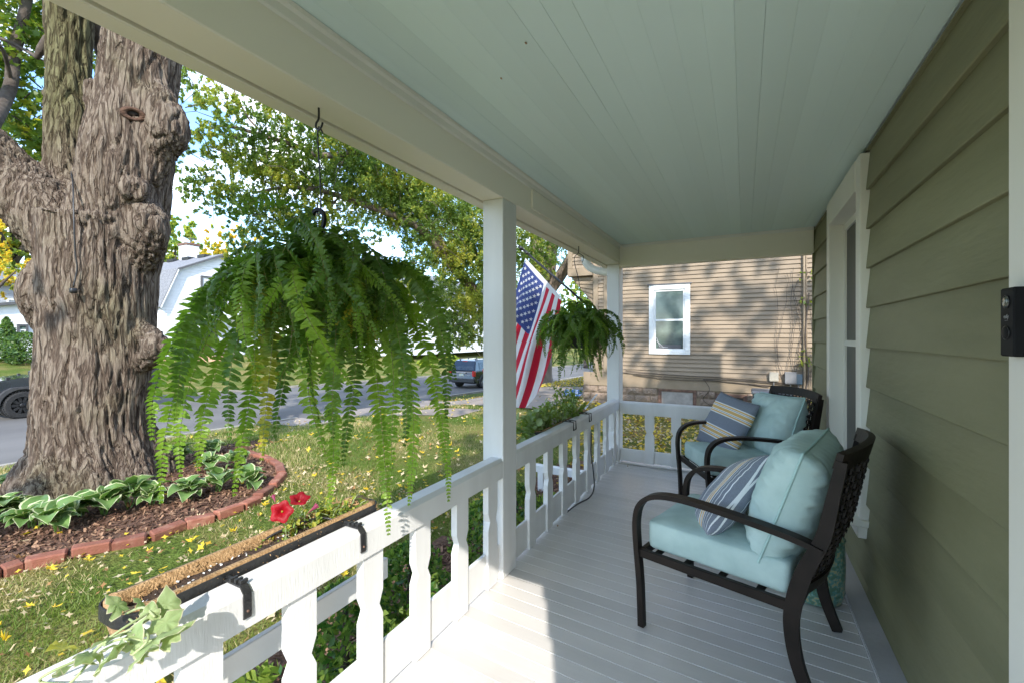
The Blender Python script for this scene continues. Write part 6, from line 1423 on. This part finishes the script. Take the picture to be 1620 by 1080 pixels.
blob_plant('planter_greens', 'bushy light green foliage filling the far planter', 'plant', (-1.41, 3.6, .66), [((0, -.3, .10), .11), ((0, 0, .12), .12), ((0, .3, .12), .11), ((-.05, -.5, .06), .08), ((-.02, .15, .16), .12)], .016, 2000, ['plant', 'maple', 'vine'], 80)
fl = bpy.data.objects['planter_greens']; flower(fl, (.06, -.30, .055), (.8, -.5, .2), .028, 'petalpale')
blob_plant('trailing_vine', 'pale ivy like vine spilling over the near end of the far planter', 'vine', (-1.42, 3.04, .66), [((0, -.12, .02), .09), ((.0, -.16, -.10), .08), ((0, -.06, .10), .08)], .026, 260, ['vine', 'maple'], 16, .8)

# sweet potato vine lying over the near railing
vt = thing('sweet_potato_vine', 'pale green variegated vine with cut leaves sprawling over the near railing', 'vine', (-1.35, .45, .70))
def vleaf(i, m=('vine', 'vinepale')):
    r_ = random.Random(i); prof = [(0, .02), (.10, -.06), (.24, -.12), (.40, -.06), (.46, .06), (.36, .18), (.42, .30), (.40, .42), (.28, .50), (.24, .66), (.12, .86), (0, 1.05)]; s_ = .070; out = prof+[(-x*r_.uniform(.85, 1.1), y) for x, y in prof[-2:0:-1]]
    c = (0, .36); vs = [(0, c[1]*s_, 0)]; n = len(out); q1, q2 = r_.uniform(.2, .9), r_.uniform(-.6, .6)
    for f in (.35, .7, .93, 1.0):
        for k, (x, y) in enumerate(out):
            X_, Y_ = x*f, c[1]+(y-c[1])*f; vs.append((X_*s_, Y_*s_, (-q1*X_*X_*1.8+.55*abs(X_)*.6-.35*q1*(Y_-.4)**2+q2*X_*Y_*.4+.07*f*f*math.sin(k*2.1+i*3))*s_))
    fs = [(0, 1+k, 1+(k+1) % n) for k in range(n)]; mi = [0]*n
    for r in range(3): fs += [(1+r*n+k, 1+(r+1)*n+k, 1+(r+1)*n+(k+1) % n, 1+r*n+(k+1) % n) for k in range(n)]; mi += [1 if r == 2 else 0]*n
    return rawmesh('leaf', vs, fs, m, mi, True)
VL = [vleaf(i) for i in range(5)]; VY = vleaf(9, ('vineyel', 'vineyel'))
def lv(w_): return Vector(w_)-Vector((-1.35, .45, .70))
for (u, v, z, s_, az, tl, k) in ((110, 1022, .735, .8, 200, .5, 9), (185, 1018, .75, .95, 250, .4, 0), (265, 972, .75, .95, 70, .9, 1), (245, 1000, .76, 1.05, 20, .2, 2), (220, 1025, .755, 1.1, 330, .3, 3), (200, 1000, .765, .9, 190, .2, 4), (195, 965, .74, .85, 120, .8, 1), (170, 1045, .735, 1.0, 290, .9, 2), (210, 1048, .74, .85, 300, .7, 0), (255, 1015, .75, .9, 350, .3, 1), (150, 1030, .745, .9, 220, .3, 3), (235, 980, .765, .7, 60, .5, 4), (120, 1050, .73, 1.0, 240, .5, 0), (205, 1030, .74, .9, 10, 1.2, 2), (230, 960, .75, .6, 140, .9, 3)):
    p = lv(atz(u, v, z)); link('leaf', VY if k == 9 else VL[k], vt, p, (tl, random.uniform(-.4, .4), R(az)), s_)
b = MB()
for pl_ in ([(275, 985, .70), (262, 962, .745), (225, 975, .775), (170, 1010, .76), (140, 1035, .735), (75, 1065, .73), (65, 1078, .71), (100, 1082, .71)], [(260, 965, .72), (215, 990, .78), (160, 1020, .75), (130, 1060, .73), (105, 1085, .71)], [(190, 975, .70), (225, 960, .77), (245, 975, .77)], [(165, 1020, .75), (195, 1010, .765), (255, 1015, .755)], [(200, 975, .70), (235, 1005, .77), (210, 1035, .75)]):
    b.tube(smooth_path([lv(atz(*q)) for q in pl_], 6), .0028, 6)
b.build('stem', 'vinestem', vt, True)
for q in ((205, 950), (218, 948)): pass

# ================================================================ FLAG
fy = 4.84
def FP(u, v, y=fy): return atY(u, v, y)
fg = thing('flag', 'American flag hanging from an angled black pole between the two posts', 'flag', FP(905, 480))
fo_ = FP(905, 480)
def lf(p): return Vector(p)-fo_
pa, pb = FP(826, 394), Vector((XPO-.004, fy+.11, FP(935, 512).z))
b = MB(); b.tube([lf(pa+Vector((0, 0, 0))), lf(pb)], .0135, 12); b.build('pole', 'black', fg, True)
b = MB(); dd_ = (pa-pb).normalized(); b.tube([lf(pa), lf(pa+dd_*.05)], [.022, .016], 12); b.tube([lf(pa-dd_*.10), lf(pa-dd_*.06)], .019, 12); b.build('pole_tip', 'black', fg, True)
b = MB(); b.tube([lf(pb), lf(pb+dd_*.12)], .02, 12); b.box(lf(pb).x-.004, lf(pb).x+.003, lf(pb).y-.03, lf(pb).y+.03, lf(pb).z-.08, lf(pb).z+.06); b.build('pole_bracket', 'rim', fg)
Ah, Bh = (833, 409), (890, 471); bot = [(0, 762, 585), (.5, 797, 640), (.85, 830, 645), (.93, 850, 622), (1, 863, 604)]
NS, NT = 52, 80
def flagp(s_, t):
    hu, hv = Ah[0]+(Bh[0]-Ah[0])*s_, Ah[1]+(Bh[1]-Ah[1])*s_
    for (a0, u0, v0), (a1, u1, v1) in zip(bot[:-1], bot[1:]):
        if s_ <= a1: k = (s_-a0)/(a1-a0); bu, bv = u0+(u1-u0)*k, v0+(v1-v0)*k; break
    cu, cv = hu+(bu-hu)*.38-6*math.sin(math.pi*s_), (hv*.5+bv*.5)
    u = (1-t)**2*hu+2*t*(1-t)*cu+t*t*bu; v = (1-t)**2*hv+2*t*(1-t)*cv+t*t*bv
    fold = .055*math.sin(s_*14+t*2.2)*min(1, t*2.5)+.04*math.sin(s_*25-t*3+1)*min(1, t*2)*.6+.04*math.sin(t*7+s_*3)*t
    return lf(FP(u, v))+Vector((0, fold-.03, 0))
vs = [flagp(i/NS, j/NT) for j in range(NT+1) for i in range(NS+1)]; fs = []; mi = []
for j in range(NT):
    for i in range(NS):
        fs.append((j*(NS+1)+i, j*(NS+1)+i+1, (j+1)*(NS+1)+i+1, (j+1)*(NS+1)+i)); st = int(i/NS*13)
        mi.append(1 if j < 3 else (2 if (st < 7 and j < NT*.43) else (0 if st % 2 == 0 else 1)))
cl = link('cloth', rawmesh('cloth', vs, fs, ['flagred', 'flagwhite', 'flagblue'], mi, True), fg)
b = MB()
for r in range(9):
    for c in range(6 if r % 2 == 0 else 5):
        s0 = (r+1)/10*(7/13); t0 = .04+.39*((2*c+1+(r % 2))/12)
        for off in (-.004, .004):
            ctr = flagp(s0, t0); su = (flagp(s0+.01, t0)-ctr)/.01; tv = (flagp(s0, t0+.01)-ctr)/.01; nr = su.cross(tv).normalized(); e1 = su.normalized(); e2 = nr.cross(e1)
            pts_ = []
            for k in range(10): a = math.pi/2+k*math.pi/5; rr_ = .026 if k % 2 == 0 else .0105; pts_.append(ctr+nr*off+(e2*math.sin(a)+e1*math.cos(a))*rr_)
            base_ = len(b.v); b.add([ctr+nr*off]+pts_, [(0, 1+k, 1+(k+1) % 10) for k in range(10)])
b.build('stars', 'flagwhite', cl)
b = MB(); 
for s_ in (.02, .98): b.tube([flagp(s_, .02)+Vector((0, -.012, 0)), flagp(s_, .02)+Vector((0, .012, 0))], .010, 10)
b.build('grommet', 'rim', cl)

# ================================================================ CHAIRS AND CUSHIONS
def chair(loc_, fwd, lab):
    rz = math.atan2(-fwd[0], fwd[1]); t = thing('patio_chair', lab, 'chair', loc_, rz, 'dark metal patio chairs on the porch')
    for sx in (-1, 1):
        x = sx*.30
        b = MB(); arm = smooth_path([(x, -.405, .600), (x, -.30, .625), (x, -.05, .652), (x, .14, .660), (x, .26, .640), (x, .325, .585), (x, .345, .50), (x, .340, .38), (x, .325, .20), (x, .318, .002)], 6); n = len(arm)
        b.sweep(arm, (1, 0, 0), [.052]*(n-24)+list(np.linspace(.052, .030, 24)), [.022]*(n-24)+list(np.linspace(.022, .030, 24))); o = b.build('armrest', 'frame', t); auto(o)
        b = MB(); up = smooth_path([(x, -.462, .945), (x, -.435, .80), (x, -.405, .65), (x, -.345, .50), (x, -.31, .36), (x, -.305, .26), (x, -.325, .14), (x, -.375, .002)], 6); n = len(up)
        b.sweep(up, (1, 0, 0), .030, list(np.linspace(.035, .058, n//2))+list(np.linspace(.058, .040, n-n//2))); auto(b.build('rear_leg', 'frame', t))
        b = MB(); b.bbox(x-.012, x+.012, -.31, .33, .335, .375, .003); b.build('side_rail', 'frame', t)
        MB().lathe([(.007, 0), (.006, .003), (.001, .003)], (x, -.40, .60), 8, axis=0).build('bolt', 'frame', t)
    MB().bbox(-.288, .288, .305, .33, .335, .375, .003).build('front_rail', 'frame', t); MB().bbox(-.284, .284, -.325, -.295, .32, .36, .003).build('rear_rail', 'frame', t)
    b = MB(); [b.bbox(-.284, .284, y, y+.03, .352, .362, .002) for y in (-.2, -.05, .10, .24)]; b.build('seat_slat', 'frame', t)
    # curved top rail and pierced back panel
    def bk(xx, z): 
        y = np.interp(z, [.36, .50, .65, .80, .945], [-.31, -.345, -.405, -.435, -.462]); return y-.055*(1-(xx/.29)**2)
    b = MB(); b.sweep([(xx, bk(xx, .93), .945+.012*(1-(xx/.29)**2)) for xx in np.linspace(-.31, .31, 17)], (0, -.25, 1), .062, .024); auto(b.build('top_rail', 'frame', t))
    b = MB(); b.sweep([(xx, bk(xx, .42), .42) for xx in np.linspace(-.285, .285, 15)], (0, -.3, 1), .05, .02); auto(b.build('lower_rail', 'frame', t))
    b = MB(); nx_, nz_ = 15, 13
    for k in range(nz_+1):
        z = .45+.46*k/nz_
        b.sweep([(xx, bk(xx, z), z) for xx in np.linspace(-.285, .285, 9)], (0, -.3, 1), .010, .006)
    for k in range(nx_+1):
        xx = -.285+.57*k/nx_; b.sweep([(xx, bk(xx, z), z) for z in np.linspace(.43, .93, 7)], (1, 0, 0), .010, .0065)
    for i in range(nx_):
        for k in range(nz_):
            if (i+k) % 2 == 0: xx = -.285+.57*(i+.5)/nx_; z = .45+.46*(k+.5)/nz_; y = bk(xx, z); b.add([(xx-.016, y, z), (xx, y-.003, z-.015), (xx+.016, y, z), (xx, y-.003, z+.015), (xx, y-.007, z), (xx, y+.004, z)], [(0, 1, 4), (1, 2, 4), (2, 3, 4), (3, 0, 4), (1, 0, 5), (2, 1, 5), (3, 2, 5), (0, 3, 5)])
    b.build('back_lattice', 'frame', t)
    return t, rz
def pillow(w_, h_, t_, n=34, p=2.2, pinch=.06, box=0, seed=0, wr=.004):
    """x,y plane pillow, thickness z; returns verts, faces"""
    vs = []; fs = []; r_ = n
    def prof(a, b_):
        e = max(0, 1-abs(a)**p)*max(0, 1-abs(b_)**p); return e**.45
    for sg in (1, -1):
        for j in range(n+1):
            for i in range(n+1):
                a, b_ = -1+2*i/n, -1+2*j/n
                # pull edges in, leaving corners out
                x = a*w_/2*(1-pinch*(1-b_*b_)*abs(a)**3*0-pinch*(1-abs(b_)**2)*(abs(a)**4)); y = b_*h_/2*(1-pinch*(1-abs(a)**2)*(abs(b_)**4))
                z = prof(a, b_)*t_/2
                wv = noise.noise(Vector((x*7, y*7, seed+sg)))*.011+noise.noise(Vector((x*20, y*20, seed)))*wr
                ed = max(abs(a), abs(b_)); pk = math.sin((a if abs(b_) > abs(a) else b_)*31+3*noise.noise(Vector((a*3, b_*3, seed))))*.006*ss((ed-.55)/.3)*ss((1-ed)/.12)*(wr/.004)*.6
                rd = (.5-abs(noise.noise(Vector((x*5+y*3, y*6-x*2, seed*3+sg)))))*.014*(wr/.007)
                z = sg*(z+(wv+rd)*min(1, prof(a, b_)*2)+pk); vs.append((x, y, z))
    m = (n+1)**2
    for s_ in (0, 1):
        for j in range(n):
            for i in range(n):
                k = s_*m+j*(n+1)+i; f = (k, k+1, k+n+2, k+n+1); fs.append(f if s_ == 0 else f[::-1])
    return vs, fs, n
def cushion(nm, lab, cat, w_, h_, t_, m, loc_, rot, piping=None, seed=0, group=None, deform=None, pinch=.05, p=2.6, wr=.004):
    vs, fs, n = pillow(w_, h_, t_, seed=seed, pinch=pinch, p=p, wr=wr)
    if deform: vs = [deform(Vector(v)) for v in vs]
    t = thing(nm, lab, cat, loc_, 0, group); t.rotation_mode = 'QUATERNION'; t.rotation_quaternion = rot
    me = rawmesh('cover', vs, fs, m, smooth=True); bm = bmesh.new(); bm.from_mesh(me); bmesh.ops.remove_doubles(bm, verts=bm.verts[:], dist=.0005); bm.to_mesh(me); bm.free(); me.polygons.foreach_set('use_smooth', np.ones(len(me.polygons), bool))
    c = link('cover', me, t)
    if piping:
        e = [i for i in range(n+1)]+[j*(n+1)+n for j in range(1, n+1)]+[n*(n+1)+i for i in range(n-1, -1, -1)]+[j*(n+1) for j in range(n-1, 0, -1)]
        pts_ = [Vector(vs[i]) for i in e]; pts_.append(pts_[0]); MB().tube(pts_, .0055, 7, cap=False).build('piping', piping, c, True)
    return t
def boxcushion(nm, lab, chair_, rz, w_=.545, dpt=.60, hh=.125, seed=0):
    q = Matrix.Rotation(rz, 3, 'Z'); base_ = chair_.location+q @ Vector((0, .005, .378)); t = thing(nm, lab, 'cushion', base_, rz, 'aqua seat cushions on the chairs')
    bm = bmesh.new(); bmesh.ops.create_grid(bm, x_segments=16, y_segments=16, size=.5)
    bm.free(); n = 18; vs = []; fs = []
    rows = [(0.0, .93), (.006, .975), (.018, .995), (hh*.5, 1.0), (hh-.018, .995), (hh-.006, .975), (hh, .93)]
    def ring(sc):
        o = []; 
        r_ = .03
        for cx, cy, a0 in ((w_/2-r_, dpt/2-r_, 0), (-w_/2+r_, dpt/2-r_, 90), (-w_/2+r_, -dpt/2+r_, 180), (w_/2-r_, -dpt/2+r_, 270)):
            for k in range(5): a = R(a0+22.5*k); o.append((cx+r_*math.cos(a), cy+r_*math.sin(a)))
            nxt = {0: ((w_/2-r_), dpt/2, -w_/2+r_, dpt/2), 90: (-w_/2, dpt/2-r_, -w_/2, -dpt/2+r_), 180: (-w_/2+r_, -dpt/2, w_/2-r_, -dpt/2), 270: (w_/2, -dpt/2+r_, w_/2, dpt/2-r_)}[a0]
            for k in range(1, 6): f = k/6; o.append((nxt[0]+(nxt[2]-nxt[0])*f, nxt[1]+(nxt[3]-nxt[1])*f))
        return o
    base_ring = ring(1)
    for z, sc in rows:
        d_ = (1-sc)*.28
        for x, y in base_ring:
            L_ = math.hypot(x, y); vs.append((x*(1-d_/L_*.6), y*(1-d_/L_*.6), z+.004*noise.noise(Vector((x*9, y*9, z*9+seed)))))
    m = len(base_ring)
    for j in range(len(rows)-1): fs += [(j*m+i, j*m+(i+1) % m, (j+1)*m+(i+1) % m, (j+1)*m+i) for i in range(m)]
    prev = (len(rows)-1)*m
    for sc, dz in ((.75, .010), (.45, .016), (.15, .018)):
        b_ = len(vs)
        for x, y in base_ring: vs.append((x*sc, y*sc, hh+dz+.006*noise.noise(Vector((x*sc*8, y*sc*8, seed)))))
        fs += [(prev+i, prev+(i+1) % m, b_+(i+1) % m, b_+i) for i in range(m)]; prev = b_
    fs.append(tuple(range(prev, prev+m))); fs.append(tuple(range(m))[::-1])
    c = link('cover', rawmesh('cover', vs, fs, 'aqua', smooth=True), t)
    return t
c1, rz1 = chair((-.05, 2.385, 0.002), (-.963, .27), 'nearer dark brown metal armchair with curved arms and striped pillow')
c2, rz2 = chair((-.063, 3.91, 0.002), (-.894, -.447), 'farther dark brown metal armchair facing the camera by the window')
boxcushion('seat_cushion', 'pale aqua seat cushion on the nearer chair', c1, rz1, seed=1); boxcushion('seat_cushion', 'pale aqua seat cushion on the farther chair', c2, rz2, seed=2)
def seatrot(rz, lean, roll=0, yaw=0):
    # cushion plane: local x = chair x, local y = up, local z = forward
    M0 = Matrix(((1, 0, 0), (0, 0, 1), (0, 1, 0)))    # x->x, y->z(up), z->y(forward): columns
    M0 = Matrix(((1, 0, 0), (0, 0, -1), (0, 1, 0)))   # rotation +90 about x : y->z, z->-y
    return (Matrix.Rotation(rz+yaw, 3, 'Z') @ Matrix.Rotation(lean, 3, 'X') @ M0 @ Matrix.Rotation(roll, 3, 'Z')).to_quaternion()
def inchair(c, rz, p): return c.location+Matrix.Rotation(rz, 3, 'Z') @ Vector(p)
cushion('back_cushion', 'plump pale aqua back cushion on the nearer chair', 'cushion', .56, .50, .25, 'aqua', inchair(c1, rz1, (0, -.262, .715)), seatrot(rz1, .32, .03), 'aquapipe', 3, 'aqua back cushions', p=3.2, pinch=.04, wr=.010)
cushion('back_cushion', 'plump pale aqua back cushion on the farther chair', 'cushion', .57, .49, .24, 'aqua', inchair(c2, rz2, (-.02, -.275, .705)), seatrot(rz2, .34, -.05), 'aquapipe', 5, 'aqua back cushions', p=3.2, pinch=.04, wr=.010)
cushion('throw_pillow', 'grey, white and ochre striped pillow leaning in the nearer chair', 'pillow', .48, .48, .17, 'stripeB', inchair(c1, rz1, (.05, .03, .61)), seatrot(rz1, .66, 1.12, .25), None, 7, 'striped pillows', p=2.2, wr=.0014)
cushion('throw_pillow', 'grey and ochre striped square pillow in the farther chair', 'pillow', .48, .48, .14, 'stripeA', inchair(c2, rz2, (.15, .0, .675)), seatrot(rz2, .45, .12, .25), None, 9, 'striped pillows', p=2.4, wr=.002)
# speckled garden seat between chair and wall
t = thing('garden_stool', 'green and teal speckled ceramic stool tucked behind the nearer chair', 'stool', (.33, 2.86, .002))
b = MB(); b.lathe([(.10, 0), (.125, .015), (.135, .06), (.14, .2), (.135, .34), (.12, .40), (.09, .415), (.001, .42)], (0, 0, 0), 32); b.build('body', 'gardst', t, True)
b = MB(); b.lathe([(.136, .0), (.141, .006), (.136, .012)], (0, 0, .33), 32, cap=False); b.lathe([(.133, 0), (.139, .006), (.134, .012)], (0, 0, .06), 32, cap=False); b.build('ring', 'gardst', t, True)
# leaves blown onto the porch
for (u, v, k, lab) in ((907, 786, 0, 'small green yellow leaf at the foot of the far balusters'), (882, 833, 5, 'tiny brown leaf scrap in the middle of the shaded floor'), (993, 738, 5, 'tiny brown leaf scrap near the far corner post')):
    p = atz(u, v, .006); put_leaf((p.x, p.y, .012), LM[k], .55 if k == 0 else .25, lab, 'leaves blown onto the porch', .1)
# stray bits stuck to ceiling and beam
b = MB(); 
for (u, v) in ((793, 124), (832, 68)): q = atz(u, v, ZC-.003); b.bbox(q.x-.003, q.x+.003, q.y-.005, q.y+.005, q.z-.003, q.z, .001)
tag(b.build('wasp_mud', 'cut', None), 'two small tan mud specks stuck on the mint ceiling', 'specks')
